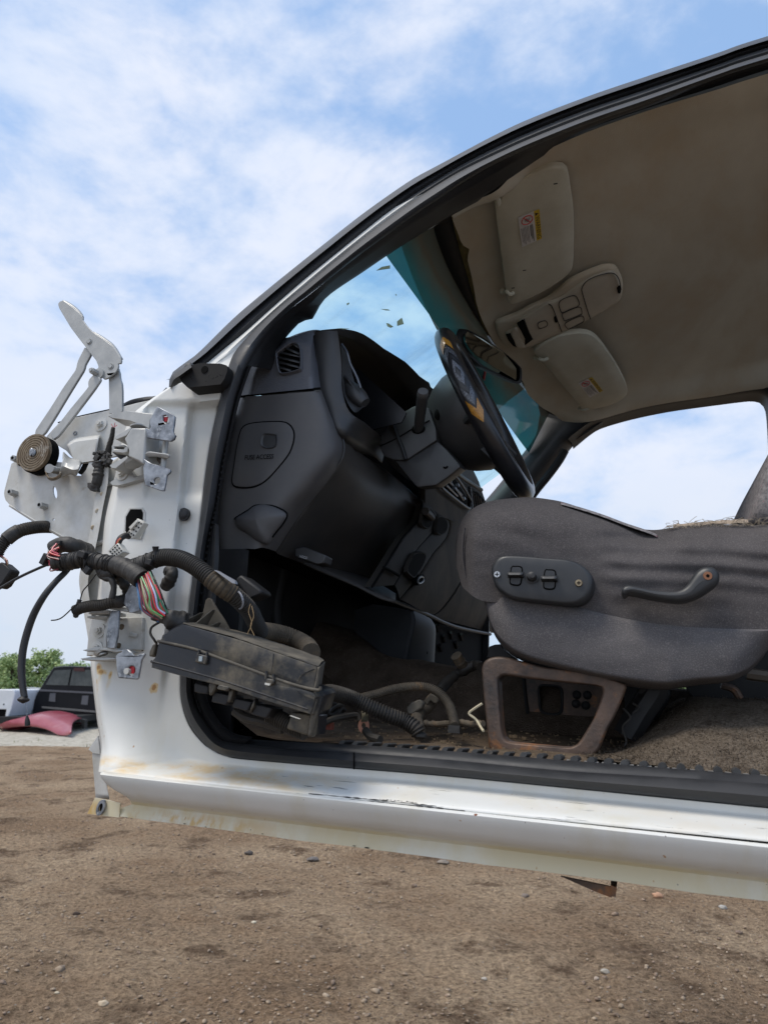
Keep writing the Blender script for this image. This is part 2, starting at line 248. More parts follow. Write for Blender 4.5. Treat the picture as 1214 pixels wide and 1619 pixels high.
# ------------------------------------------------------------------ geometry kit
class G:
    def __init__(s): s.v = []; s.f = []; s.att = None
    def add(s, vs, fs):
        b = len(s.v); s.v += [V(p) for p in vs]; s.f += [tuple(b+i for i in f) for f in fs]; return s
    def grid(s, rows, closed=False):
        n = len(rows[0]); vs = [p for r in rows for p in r]; fs = []
        for i in range(len(rows)-1):
            for j in range(n if closed else n-1):
                k = (j+1) % n; fs.append((i*n+j, i*n+k, (i+1)*n+k, (i+1)*n+j))
        return s.add(vs, fs)
    def loft(s, curves, n=40, m=0, smooth=True):
        rows = [resamp(c, n, smooth) for c in curves]
        if m:
            cols = [resamp([r[j] for r in rows], m, True) for j in range(n)]
            rows = [[cols[j][i] for j in range(n)] for i in range(m)]
        return s.grid(rows)
    def tube(s, path, r, seg=10, n=None, smooth=True, corr=0, pitch=0.004, cap=True, flat=1.0):
        L = plen(path)
        if corr: n = int(L/pitch*4)+2
        n = n or max(4, len(path)*5)
        pts = resamp(path, n, smooth); rr = []
        ref = None; rows = []
        for i, p in enumerate(pts):
            t = (pts[min(i+1, n-1)]-pts[max(i-1, 0)]).normalized()
            if ref is None: ref = t.orthogonal().normalized()
            ref = (ref - t*ref.dot(t)).normalized(); bn = t.cross(ref)
            q = r(i/(n-1)) if callable(r) else r
            if corr: q *= 1 + corr*(0.5 if i % 4 in (1, 2) else -0.5)
            rows.append([p + (ref*math.cos(2*math.pi*k/seg) + bn*math.sin(2*math.pi*k/seg)*flat)*q for k in range(seg)])
        s.grid(rows, closed=True)
        if cap:
            b = len(s.v)-n*seg; s.f.append(tuple(b+k for k in range(seg))[::-1]); s.f.append(tuple(b+(n-1)*seg+k for k in range(seg)))
        return s
    def prism(s, loops, dv):
        """loops: outline (+ holes) of 3D points, extruded by vector dv"""
        if isinstance(loops[0][0], (int, float)) or isinstance(loops[0], V): loops = [loops]
        loops = [[V(p) for p in lp] for lp in loops]; flat = [p for lp in loops for p in lp]; n = len(flat)
        tr = tessellate_polygon(loops); dv = V(dv)
        fs = [tuple(t) for t in tr] + [tuple(i+n for i in t)[::-1] for t in tr]
        b = 0
        for lp in loops:
            k = len(lp)
            for i in range(k): fs.append((b+i, b+(i+1) % k, b+(i+1) % k+n, b+i+n))
            b += k
        return s.add(flat+[p+dv for p in flat], fs)
    def box(s, c, sz, rot=None):
        c = V(c); q = rot or Matrix.Identity(3); vs = []
        for a in (-.5, .5):
            for b in (-.5, .5):
                for d in (-.5, .5): vs.append(c + q @ V((a*sz[0], b*sz[1], d*sz[2])))
        return s.add(vs, [(0, 1, 3, 2), (4, 6, 7, 5), (0, 4, 5, 1), (2, 3, 7, 6), (0, 2, 6, 4), (1, 5, 7, 3)])
    def cyl(s, a, b, r, r2=None, seg=16):
        a, b = V(a), V(b); t = (b-a).normalized(); u = t.orthogonal().normalized(); w_ = t.cross(u); r2 = r if r2 is None else r2
        rows = [[a+(u*math.cos(2*math.pi*k/seg)+w_*math.sin(2*math.pi*k/seg))*r for k in range(seg)], [b+(u*math.cos(2*math.pi*k/seg)+w_*math.sin(2*math.pi*k/seg))*r2 for k in range(seg)]]
        s.grid(rows, closed=True); k0 = len(s.v)-2*seg; s.f.append(tuple(k0+k for k in range(seg))[::-1]); s.f.append(tuple(k0+seg+k for k in range(seg))); return s
    def ball(s, c, r, seg=12, sq=(1, 1, 1)):
        c = V(c); rows = []
        for i in range(seg//2+1):
            th = math.pi*i/(seg//2); rows.append([c+V((math.sin(th)*math.cos(2*math.pi*k/seg)*r*sq[0], math.sin(th)*math.sin(2*math.pi*k/seg)*r*sq[1], math.cos(th)*r*sq[2])) for k in range(seg)])
        return s.grid(rows, closed=True)
    def pillow(s, loop, inset, dv, steps=4, yfar=None):
        """closed outline (3D, about in plane) domed by dv toward centre"""
        c = sum(loop, V((0, 0, 0)))/len(loop); dv = V(dv); rows = []
        for i in range(steps+1):
            a = i/steps; f = 1 - inset*(1-math.cos(a*math.pi/2)); g = math.sin(a*math.pi/2)
            rows.append([c+(p-c)*f + dv*g for p in loop])
        if yfar is not None: rows.insert(0, [p+V(yfar) for p in loop])
        for f in (0.66, 0.33, 0.0001): rows.append([c+dv*1.0+(p-dv-c)*f for p in rows[-1 if f == 0.66 else -1]] if False else [c+dv+((p-c)*(1-inset))*f for p in loop])
        return s.grid(rows, closed=True)
def plen(p): return sum((V(p[i+1])-V(p[i])).length for i in range(len(p)-1))
def cr(p0, p1, p2, p3, t):
    return 0.5*((2*p1)+(p2-p0)*t+(2*p0-5*p1+4*p2-p3)*t*t+(3*p1-p0-3*p2+p3)*t*t*t)
def resamp(pts, n, smooth=True):
    pts = [V(p) for p in pts]
    if len(pts) == 1: return [pts[0].copy() for _ in range(n)]
    if smooth and len(pts) > 2:
        q = []
        e = [pts[0]*2-pts[1]] + pts + [pts[-1]*2-pts[-2]]
        for i in range(1, len(e)-2):
            for k in range(8): q.append(cr(e[i-1], e[i], e[i+1], e[i+2], k/8))
        q.append(pts[-1])
    else: q = pts
    d = [0]
    for i in range(len(q)-1): d.append(d[-1]+(q[i+1]-q[i]).length)
    T = d[-1] or 1e-9; o = []; j = 0
    for i in range(n):
        s = T*i/(n-1)
        while j < len(q)-2 and d[j+1] < s: j += 1
        k = (s-d[j])/max(d[j+1]-d[j], 1e-9); o.append(q[j].lerp(q[j+1], min(max(k, 0), 1)))
    return o
def rnd(loop, n=48, smooth=True):
    """closed loop rounded by resampling"""
    L = [V(p) for p in loop]
    if not smooth: return resamp(L+[L[0]], n+1, False)[:-1]
    q = []; k = len(L)
    for i in range(k):
        for t in range(8): q.append(cr(L[i-1], L[i], L[(i+1) % k], L[(i+2) % k], t/8))
    return resamp(q+[q[0]], n+1, False)[:-1]
ABS = {}
def obj(name, g, m, parent=None, basis=TM, sharp=35, bev=0, solid=0, sub=0, label=None, kind=None, att=None):
    if isinstance(parent, bpy.types.Object) and parent.name in ABS: pb = ABS[parent.name]
    else: pb = V((0, 0, 0))
    c = sum(g.v, V((0, 0, 0)))/len(g.v)
    me = bpy.data.meshes.new(name); me.from_pydata([p-c for p in g.v], [], [f for f in g.f if len(set(f)) > 2])
    a = me.attributes.new('tpos', 'FLOAT_VECTOR', 'POINT'); a.data.foreach_set('vector', [x for p in g.v for x in p])
    if g.att: a = me.attributes.new('band', 'FLOAT', 'POINT'); a.data.foreach_set('value', g.att)
    bm = bmesh.new(); bm.from_mesh(me); bmesh.ops.remove_doubles(bm, verts=bm.verts, dist=1e-6); bmesh.ops.recalc_face_normals(bm, faces=bm.faces); bm.to_mesh(me); bm.free()
    me.shade_smooth(); me.set_sharp_from_angle(angle=math.radians(sharp))
    if isinstance(m, (list, tuple)): [me.materials.append(x) for x in m]
    else: me.materials.append(m)
    o = bpy.data.objects.new(name, me); col.objects.link(o)
    if parent is not None: o.parent = parent; o.location = c-pb
    else:
        o.matrix_world = basis @ Matrix.Translation(c) if basis is not None else Matrix.Translation(c)
    ABS[o.name] = c
    if bev: b = o.modifiers.new('bevel', 'BEVEL'); b.width = bev; b.segments = 2; b.limit_method = 'ANGLE'; b.angle_limit = math.radians(40)
    if solid: b = o.modifiers.new('solid', 'SOLIDIFY'); b.thickness = solid; b.offset = 0
    if sub: b = o.modifiers.new('sub', 'SUBSURF'); b.levels = sub; b.render_levels = sub
    if label: o['label'] = label
    if kind: o['kind'] = kind
    return o
def thing(name, label, cat, base, basis=TM, group=None, kind=None):
    o = bpy.data.objects.new(name, None); col.objects.link(o); o.empty_display_size = 0.1
    base = V(base); o.matrix_world = (basis @ Matrix.Translation(base)) if basis is not None else Matrix.Translation(base)
    ABS[o.name] = base; tag(o, label, cat, group, kind); return o
def tag(o, label=None, cat=None, group=None, kind=None):
    if label: o['label'] = label
    if cat: o['category'] = cat
    if group: o['group'] = group
    if kind: o['kind'] = kind
    return o
def text(name, s, size, org, xd, yd, m, parent, ext=0.0004):
    cu = bpy.data.curves.new(name, 'FONT'); cu.body = s; cu.size = size; cu.align_x = 'CENTER'; cu.align_y = 'CENTER'; cu.extrude = ext; cu.resolution_u = 3
    t = bpy.data.objects.new(name+'_tmp', cu); col.objects.link(t); dg = bpy.context.evaluated_depsgraph_get(); me = t.evaluated_get(dg).to_mesh()
    xd, yd = V(xd).normalized(), V(yd).normalized(); zd = xd.cross(yd)
    g = G().add([V(org)+xd*v.co.x+yd*v.co.y+zd*v.co.z for v in me.vertices], [tuple(p.vertices) for p in me.polygons])
    bpy.data.objects.remove(t); bpy.data.curves.remove(cu)
    return obj(name, g, m, parent) if parent is not None else g
YD = V((0, 1, 0))
def pl(pts, y): return [P(a, b, y) for a, b in pts]
def plate(pts, y, th, holes=(), rn=0): # traced outline on a lateral plane, thickness th going inward
    o = pl(pts, y)
    if rn: o = rnd(o, rn)
    return G().prism([o]+[h for h in holes], (0, th, 0))
def circ(px, py, y, r, n=16): c = P(px, py, y); return [c+V((math.cos(2*math.pi*k/n)*r, 0, math.sin(2*math.pi*k/n)*r)) for k in range(n)]
def bolt(g, px, py, y, r=0.006, wr=0.010, h=0.006):
    c = P(px, py, y); g.cyl(c, c+V((0, -0.002, 0)), wr, wr, 20); g.cyl(c, c+V((0, -h, 0)), r, r*0.95, 6); g.cyl(c+V((0, -h, 0)), c+V((0, -h-.002, 0)), r*.6, r*.5, 12); return g
# ================================================================== ground and yard
def yard():
    dirt = mat('yard_dirt', (0.325, 0.222, 0.140), (0.50, 0.37, 0.245), (0.185, 0.124, 0.080), ns=1.1, rough=1, bump=1.0, bs=38, bdist=0.03, d3=(0.50, 0.62), ns3=2.2, spec=0.05, det=14, lo=.40, hi=.60)
    nt = dirt.node_tree; n = nt.nodes; l = nt.links; b = n['Principled BSDF']
    cur = b.inputs['Base Color'].links[0].from_socket; t = [k for k in n if k.type == 'TEX_COORD'][0]
    a = n.new('ShaderNodeTexNoise'); a.inputs['Scale'].default_value = 38; a.inputs['Detail'].default_value = 9; a.inputs['Roughness'].default_value = 0.8; l.new(t.outputs['Object'], a.inputs[0])
    r = n.new('ShaderNodeMapRange'); r.inputs[1].default_value = 0.35; r.inputs[2].default_value = 0.68; r.inputs[3].default_value = 0.40; r.inputs[4].default_value = 1.6; l.new(a.outputs[0], r.inputs[0])  # grain tone; its dark end also paints the tiny shadows between grit
    x = n.new('ShaderNodeVectorMath'); x.operation = 'MULTIPLY'; l.new(cur, x.inputs[0]); l.new(r.outputs[0], x.inputs[1])
    v = n.new('ShaderNodeTexVoronoi'); v.inputs['Scale'].default_value = 28; l.new(t.outputs['Object'], v.inputs[0])
    r2 = n.new('ShaderNodeMapRange'); r2.inputs[1].default_value = 0.12; r2.inputs[2].default_value = 0.16; r2.inputs[3].default_value = 1; r2.inputs[4].default_value = 0; l.new(v.outputs['Distance'], r2.inputs[0])
    sel = n.new('ShaderNodeSeparateColor'); l.new(v.outputs['Color'], sel.inputs[0]); gt = n.new('ShaderNodeMath'); gt.operation = 'GREATER_THAN'; gt.inputs[1].default_value = 0.72; l.new(sel.outputs[0], gt.inputs[0])
    ml = n.new('ShaderNodeMath'); ml.operation = 'MULTIPLY'; l.new(r2.outputs[0], ml.inputs[0]); l.new(gt.outputs[0], ml.inputs[1])
    mx_ = n.new('ShaderNodeMix'); mx_.data_type = 'RGBA'; l.new(ml.outputs[0], mx_.inputs[0]); l.new(x.outputs[0], mx_.inputs[6]); mx_.inputs[7].default_value = (0.36, 0.32, 0.27, 1)
    l.new(mx_.outputs[2], b.inputs['Base Color'])
    b1 = [k for k in n if k.type == 'BUMP'][0]; b2 = n.new('ShaderNodeBump'); b2.inputs['Strength'].default_value = 1; b2.inputs['Distance'].default_value = 0.022
    l.new(a.outputs[0], b2.inputs['Height']); l.new(b1.outputs[0], b2.inputs['Normal']); l.new(b2.outputs[0], b.inputs['Normal'])
    def h(x, y):
        f = 1/(1+max(0, y-9)*0.25)
        return (noise.fractal(V((x*0.9, y*0.9, 0)), 1, 2.1, 4)*0.022 + noise.fractal(V((x*5, y*5, 3)), 1, 2.1, 5)*0.013 + noise.noise(V((x*19, y*19, 7)))*0.006 + abs(noise.noise(V((x*47, y*47, 9))))*0.006)*f
    # one sheet: fine near the lens, coarse to the horizon
    g = G(); ys = []; y = -6.0
    while y < 2: ys.append(y); y += 1.0
    y = 2.0
    while y < 1500: ys.append(y); y += 0.014*max(1, (y/3)**2.0)
    ys.append(1500)
    us = [i/360 for i in range(361)]; rows = []
    for y in ys:
        W = 0.6+max(y, 2)*0.62; row = []
        for u in us:
            s = (u*2-1); x = s*W if abs(s) < 0.985 else s*(W+30+max(y, 0)*1.2)
            row.append(V((x, y, h(x, y) if 1.9 < y < 60 and abs(s) < 0.985 else 0)))
        rows.append(row)
    g.grid(rows); obj('ground', g, dirt, None, basis=None, sharp=180, kind='structure')
    # gravel drive beyond the dirt
    gr = mat('pale_gravel', (0.50, 0.46, 0.38), (0.32, 0.29, 0.23), (0.17, 0.15, 0.11), ns=5, rough=1, bump=1, bs=9, bdist=0.05, d3=(0.55, 0.62), ns3=7, det=14)
    g = G(); rows = []
    for i in range(40):
        y = 15.0 + i*0.5; row = []
        for j in range(400):
            x = -25+50*j/399; row.append(V((x, y + (noise.fractal(V((x*.7, 1, 0)), 1, 2, 4)*1.6 if i == 0 else 0), (-0.03 if i == 0 else 0.02)+0.03*noise.noise(V((x*1.5, y*1.5, 2))))))
        rows.append(row)
    g.grid(rows); obj('gravel_drive', g, gr, None, basis=None, sharp=180, kind='structure')
    # scattered small stones (nobody could count them)
    R = random.Random(3); g = G(); g2 = G()
    ico = bmesh.new(); bmesh.ops.create_icosphere(ico, subdivisions=1, radius=1); iv = [v.co.copy() for v in ico.verts]; ifc = [tuple(v.index for v in f.verts) for f in ico.faces]; ico.free()
    def stone(g, c, s, seed):
        q = Quaternion((R.random()-.5, R.random()-.5, R.random()-.5, R.random()-.5)).normalized(); sx = (R.uniform(.7, 1.3), R.uniform(.6, 1), R.uniform(.4, .75)); rz = R.random()*6.3
        o = []
        for v in iv:
            p = v*(0.8+0.45*noise.noise(v*1.3+V((seed, seed*.7, 0)))); p = V((p.x*sx[0], p.y*sx[1], p.z*sx[2])); p = Matrix.Rotation(rz, 3, 'Z') @ p; o.append(c+p*s)
        g.add(o, ifc)
    k = 0
    while k < 46000:
        y = 2.6+ (R.random()**2.0)*11; x = R.uniform(-1, 1)*(1.6+y*0.62)
        if x > 0.5+y*0.6 and False: continue
        cl = noise.noise(V((x*0.8, y*0.8, 11)))
        if cl < R.uniform(-0.45, 0.45): k += 1; continue
        s = 0.0030 + 0.0125*R.random()**4 + (0.020*R.random() if R.random() < 0.016 else 0)
        stone(g if R.random() < .6 else g2, V((x, y, h(x, y)+s*0.25)), s*(1+max(0, y-4)*0.08), k*0.37); k += 1
    sm = mat('pebble_grey', (0.42, 0.33, 0.235), (0.20, 0.145, 0.10), ns=40, rough=0.95, bump=0.4, bs=80)
    sm2 = mat('pebble_brown', (0.13, 0.09, 0.062), (0.34, 0.25, 0.18), ns=40, rough=0.95, bump=0.4, bs=80)
    o = obj('gravel', g, sm, None, basis=None, sharp=180, kind='stuff'); tag(o, 'small grey pebbles and grit strewn over the brown dirt', 'gravel')
    o = obj('gravel', g2, sm2, None, basis=None, sharp=180, kind='stuff'); tag(o, 'small brown clods and crumbs strewn over the dirt', 'gravel')
    # the stones one can pick out
    SPEC = [((957, 1540), .030, (0.40, 0.36, 0.30), 'smooth grey oval stone lying on dark grit at the lower right'), ((1040, 1418), .034, (0.50, 0.29, 0.18), 'pinkish orange stone on the dirt just under the rocker panel'),
            ((1143, 1437), .026, (0.42, 0.40, 0.36), 'pale grey stone below the rocker at the far right edge'), ((121, 1445), .026, (0.055, 0.035, 0.025), 'dark brown clod standing out on the dirt at the left'),
            ((163, 1587), .034, (0.55, 0.44, 0.31), 'cream coloured broad stone at the bottom left of the dirt'), ((89, 1577), .016, (0.55, 0.47, 0.34), 'small cream stone left of the broad cream one'),
            ((943, 1552), .018, (0.42, 0.34, 0.27), 'small tan stone just in front of the smooth grey one'), ((765, 1550), .018, (0.50, 0.45, 0.38), 'small whitish stone alone on grit in the lower middle'),
            ((401, 1462), .017, (0.60, 0.53, 0.40), 'small bright cream stone on the dirt below the rocker middle'), ((1168, 1474), .024, (0.22, 0.16, 0.12), 'brown stone in the pebbly patch at the right edge'),
            ((393, 1352), .030, (0.10, 0.085, 0.075), 'dark grey lump on the dirt close below the flange'), ((495, 1359), .042, (0.17, 0.15, 0.135), 'flat dark slab of clay below the rocker flange'),
            ((700, 1367), .040, (0.25, 0.21, 0.17), 'flat brown stone directly under the rocker middle'), ((830, 1420), .026, (0.22, 0.18, 0.15), 'brown stone left of the hanging metal flap')]
    for i, ((px, py), s, c, lb) in enumerate(SPEC):
        g = G(); p = GW(px, py); s *= p.y/3.6*0.8; p.z = h(p.x, p.y); bm = bmesh.new(); bmesh.ops.create_icosphere(bm, subdivisions=3, radius=1)
        for v in bm.verts:
            q = v.co*(0.85+0.28*noise.noise(v.co*1.2+V((i*3.1, 0, 0)))+0.06*noise.noise(v.co*4+V((i, 0, 0)))); v.co = q
        g.add([p+V((v.co.x*s, v.co.y*s*.8, v.co.z*s*(.30 if i in (11, 12) else .55)+s*.2)) for v in bm.verts], [tuple(v.index for v in f.verts) for f in bm.faces]); bm.free()
        o = obj('stone', g, mat('stone_%d' % i, c, tuple(x*.7 for x in c), ns=30, rough=0.95, bump=0.3, bs=90), None, basis=None, sharp=60); tag(o, lb, 'stone', 'larger stones on the dirt')
    # grass tufts along the gravel
    gm = mat('weed_green', (0.10, 0.15, 0.04), (0.20, 0.23, 0.08), ns=20, rough=0.9)
    g = G()
    for k in range(2600):
        if R.random() < .5: x = R.uniform(-16, 4); y = 15.4+R.gauss(0, .35); hh = .05
        else: x = R.uniform(-18, 16); y = R.uniform(22.5, 27); hh = .16
        if noise.noise(V((x*.8, y*.5, 5))) < (0.05 if y < 20 else -0.1): continue
        for q in range(3):
            a = R.random()*6.3; w_ = .006; d = V((math.cos(a), math.sin(a), 0)); c = V((x+R.gauss(0, .05), y+R.gauss(0, .05), .03)); hz_ = hh*R.uniform(.5, 1.4)
            g.add([c-d*w_, c+d*w_, c+V((R.gauss(0, .02), R.gauss(0, .02), hz_))], [(0, 1, 2)])
    o = obj('weeds', g, gm, None, basis=None, kind='stuff'); tag(o, 'thin green weeds growing through the gravel drive', 'weeds')
    # grass field behind
    gf = mat('field_grass', (0.10, 0.15, 0.035), (0.17, 0.21, 0.06), ns=0.5, rough=1, bump=1, bs=3)
    g = G().grid([[V((x, y, 0.045 + 0.05*noise.noise(V((x*.2, y*.2, 0))))) for x in range(-160, 161, 8)] for y in range(35, 300, 8)])
    obj('grass_field', g, gf, None, basis=None, sharp=180, kind='structure')
yard()

def bark(): return MATS.get('bark') or mat('bark', (0.10, 0.075, 0.055), (0.05, 0.04, 0.03), ns=6, rough=1)
def leafm(nm, a, b): 
    m = mat(nm, a, b, ns=0.9, rough=0.7, spec=0.25); m.node_tree.nodes['Principled BSDF'].inputs['Transmission Weight'].default_value = 0.0; return m
LEAFS = [leafm('leaf_deep', (0.17, 0.25, 0.11), (0.25, 0.33, 0.15)), leafm('leaf_fresh', (0.25, 0.33, 0.13), (0.36, 0.43, 0.20))]  # greens lightened so the colour carries the distance haze
def tree(px, py_top, yd, width, lb, seed, lm, n=2600):
    top = BW(px, py_top, yd); hgt = top.z; x0 = top.x; R = random.Random(seed)
    t = thing('tree', lb, 'tree', (x0, yd, 0), basis=None, group='trees beyond the yard')
    g = G(); g.tube([V((x0, yd, -.1)), V((x0+.1, yd, hgt*.3)), V((x0-.1, yd, hgt*.62)), V((x0, yd, hgt*.88))], lambda s: .22*(1-s)+.03, 8)
    tips = []
    for k in range(16):
        z = hgt*(.18+.68*k/16); a = k*2.4; r = width*(1.0-.85*k/16)*R.uniform(.55, 1); e = V((x0+math.cos(a)*r, yd+math.sin(a)*r, z+hgt*.15)); g.tube([V((x0, yd, z)), V((x0+math.cos(a)*r*.5, yd+math.sin(a)*r*.5, z+hgt*.06)), e], lambda s: .06*(1-s)+.012, 5); tips.append(e)
    for k in range(5): tips.append(V((x0+R.gauss(0, width*.10), yd+R.gauss(0, width*.1), hgt*(.84+.035*k))))
    obj('trunk', g, bark(), t, basis=None)
    g = G(); cl = []
    for e in tips:
        for q in range(6): cl.append((e+V((R.gauss(0, width*.26), R.gauss(0, width*.26), R.gauss(0, hgt*.07)-hgt*.02)), R.uniform(.25, .5)*width*.55))
    for q in range(16): cl.append((V((x0+R.gauss(0, width*.45), yd+R.gauss(0, width*.4), hgt*R.uniform(.08, .5))), width*.32))
    cl = [(c, r) for c, r in cl if c.z < hgt*1.0]
    for k in range(int(n*1.5)):
        c, r = R.choice(cl); d = V((R.gauss(0, 1), R.gauss(0, 1), R.gauss(0, .8))).normalized()*r*R.random()**.4; p = c+d
        if p.z < .2: continue
        s = R.uniform(.09, .20)*width/2.4; a = V((R.gauss(0, 1), R.gauss(0, 1), R.gauss(0, .6))).normalized(); b = a.orthogonal().normalized()
        g.add([p-a*s, p+b*s*.55, p+a*s, p-b*s*.55], [(0, 1, 2, 3)])
    obj('crown', g, lm, t, basis=None, sharp=180)
tree(24, 1037, 60, 1.7, 'light green roadside tree with ragged crown, leftmost behind the white pickup bed', 1, LEAFS[1])
tree(40, 1044, 64, 1.6, 'darker green tree between the leftmost tree and the tall pale one', 5, LEAFS[0])
tree(80, 1030, 62, 2.0, 'tall light green tree rising right behind the black pickup roof', 2, LEAFS[1])
tree(112, 1052, 74, 2.4, 'far green tree mostly hidden behind the black pickup cab', 4, LEAFS[0])
tree(0, 1044, 64, 1.8, 'green tree at the left border beyond the white pickup bed', 6, LEAFS[0])
tree(1060, 1040, 70, 3.4, 'green tree glimpsed through the cab under the driver seat', 8, LEAFS[1])
tree(1000, 1048, 78, 3.4, 'green tree beyond the far doorway, hidden by the seat riser', 9, LEAFS[1])

# ------------------------------------------------------------------ parked vehicles behind
CARBLK = mat('black_car_paint', (0.007, 0.008, 0.010), (0.012, 0.012, 0.015), ns=2, rough=0.35, spec=0.25)
CARSLV = mat('silver_blue_paint', (0.42, 0.47, 0.52), (0.48, 0.52, 0.56), ns=2, rough=0.3, metal=0.2, coat=0.4)
CARWHT = mat('white_car_paint', (0.72, 0.74, 0.76), (0.62, 0.64, 0.66), ns=2, rough=0.35)
CGLASS = mat('dark_car_glass', (0.03, 0.038, 0.038), (0.085, 0.095, 0.09), ns=2.0, rough=0.2, spec=0.5)
HRED = mat('faded_red_paint', (0.24, 0.018, 0.038), (0.33, 0.07, 0.09), (0.40, 0.17, 0.19), ns=1.3, rough=0.38, d3=(0.55, 0.8), ns3=2.2, coat=0.3)
TYRE = mat('tyre_rubber', (0.015, 0.015, 0.015), rough=0.85)
def wheel(parent, c, r, nm='wheel'):
    g = G(); n = 28
    prof = [(.06, -.11), (.9, -.11), (1, -.08), (1, .08), (.9, .11), (.06, .11)]
    g.grid([[V(c)+V((o*1.0, math.cos(2*math.pi*k/n)*a*r, math.sin(2*math.pi*k/n)*a*r)) for k in range(n)] for a, o in prof], closed=True)
    wl = obj(nm, g, TYRE, parent, basis=None)
    g = G(); g.cyl(V(c)+V((-.118, 0, 0)), V(c)+V((.118, 0, 0)), r*.55, seg=18); obj('rim', g, CARSLV, wl, basis=None)
def cabfar():
    yd = 21.2; rear = yd
    def B(px, py, dy=0): return BW(px, py, rear+dy)
    base = B(105, 1147); base.z = 0
    t = thing('parked_pickup', 'black crew cab pickup with its bed missing, seen from behind at the left', 'pickup truck', base, basis=None)
    # cab body: rear wall silhouette lofted forward
    wl = [(50, 1131), (53, 1108), (58, 1096), (72, 1073), (84, 1055), (100, 1053), (145, 1054), (166, 1055), (178, 1072), (190, 1096), (194, 1130)]
    r0 = [B(a, b) for a, b in wl]; r1 = [p+V((0, 1.6, 0)) for p in r0]; c0 = sum(r0, V((0, 0, 0)))/len(r0)
    g = G(); g.grid([[c0+(p-c0)*f for p in r0] for f in (0.001, .5, .97)]+[[p+V((0, .05, 0)) for p in r0], r1, [c0+V((0, 1.65, 0))+(p-c0)*.9 for p in r0]], closed=True)
    body = obj('body', g, CARBLK, t, basis=None, sharp=50)
    g = G(); g.prism([B(a, b, -.03) for a, b in [(72, 1083), (86, 1060), (112, 1059), (107, 1084)]], (0, .02, 0)); wf = obj('rear_window', g, CGLASS, t, basis=None)
    g = G(); g.prism([B(a, b, -.03) for a, b in [(110, 1084), (115, 1059), (165, 1060), (172, 1086)]], (0, .02, 0)); obj('rear_window', g, CGLASS, t, basis=None)
    g = G(); g.prism([B(a, b, -.05) for a, b in [(117, 1056), (132, 1056), (134, 1062), (116, 1061)]], (0, .04, 0)); obj('brake_light', g, mat('dark_red_lens', (0.05, 0.01, 0.01), rough=0.3), t, basis=None)
    g = G(); g.prism([B(a, b, -.04) for a, b in [(62, 1090), (184, 1096), (184, 1099), (62, 1093)]], (0, .05, 0)); obj('ledge', g, mat('grey_ledge', (0.10, 0.10, 0.11), rough=0.5), t, basis=None)
    for q in ([(79, 1096), (88, 1096), (87, 1110), (77, 1109)], [(130, 1100), (140, 1100), (138, 1115), (128, 1114)]):
        g = G(); g.prism([B(a, b, -.02) for a, b in q], (0, .02, 0)); obj('opening', g, mat('grey_vent', (0.12, 0.12, 0.13), rough=0.7), t, basis=None)
    g = G(); g.prism([B(a, b, -.05) for a, b in [(66, 1117), (150, 1124), (150, 1127), (66, 1120)]], (0, .05, 0)); obj('lower_sill', g, mat('grey_sill', (0.16, 0.15, 0.14), rough=0.6), t, basis=None)
    g = G(); c = B(79, 1080, .6); c.x = B(79, 1080).x; g.ball(c, .11, 12, (1.5, .5, .6)); obj('side_mirror', g, CARBLK, t, basis=None)
    for px in (62, 180):
        c = B(px, 1140, .8); c.z = .38; wheel(t, c, .38)
    g = G(); g.box(B(120, 1132, .9)*1, (2.0, 5.2, .16)); g.box(B(120, 1128, 3.2), (1.8, 2.2, .8)); obj('frame', g, TYRE, t, basis=None)
cabfar()
def whitebed():
    yd = 20.0
    def B(px, py, dy=0): return BW(px, py, yd+dy)
    base = B(10, 1143); base.z = 0
    t = thing('parked_pickup', 'white pickup bed parked at the left border, cut off by the edge', 'pickup truck', base, basis=None)
    g = G(); o = [B(a, b) for a, b in [(-90, 1093), (0, 1090), (22, 1091), (24, 1096), (18, 1122), (13, 1134), (8, 1133), (10, 1122), (-20, 1121), (-24, 1136), (-90, 1136)]]
    g.prism(o, (0, 1.8, 0)); obj('bed', g, CARWHT, t, basis=None, bev=.02)
    g = G(); c = B(-2, 1132, .2); c.z = .36
    g.prism([B(a, b, .02) for a, b in [(-20, 1121), (13, 1121), (10, 1136), (-22, 1137)]], (0, 1.5, 0)); obj('wheel_arch', g, CAVITY, t, basis=None)
    g = G(); g.cyl(B(6, 1114, -.01), B(6, 1114, .02), .02); obj('fuel_cap', g, TYRE, t, basis=None)
    wheel(t, c+V((-.3, .4, 0)), .36)
whitebed()
def silver():
    yd = 23.5
    def B(px, py, dy=0): return BW(px, py, yd+dy)
    base = B(40, 1141); base.z = 0
    t = thing('parked_car', 'silver blue car body between the white bed and the black pickup', 'car', base, basis=None)
    g = G(); r0 = [B(a, b) for a, b in [(16, 1130), (18, 1112), (24, 1096), (30, 1091), (52, 1090), (66, 1093), (72, 1104), (72, 1124), (44, 1133)]]
    c0 = sum(r0, V((0, 0, 0)))/len(r0); g.grid([[c0+(p-c0)*.001 for p in r0], [c0+(p-c0)*.93 for p in r0], [p+V((0, .15, 0)) for p in r0], [p+V((0, 2.2, 0)) for p in r0]], closed=True)
    obj('body', g, CARSLV, t, basis=None, sharp=50)
    g = G(); g.prism([B(a, b, -.03) for a, b in [(14, 1128), (46, 1125), (50, 1134), (14, 1136)]], (0, .3, 0)); obj('bumper', g, mat('grey_bumper', (0.09, 0.09, 0.09), rough=0.7), t, basis=None)
    g = G(); g.prism([B(a, b, -.02) for a, b in [(28, 1093), (60, 1092), (60, 1090), (34, 1087)]], (0, .9, 0)); obj('rear_window', g, CGLASS, t, basis=None)
    for px in (24, 60):
        c = B(px, 1136, .8); c.z = .32; wheel(t, c, .32)
silver()
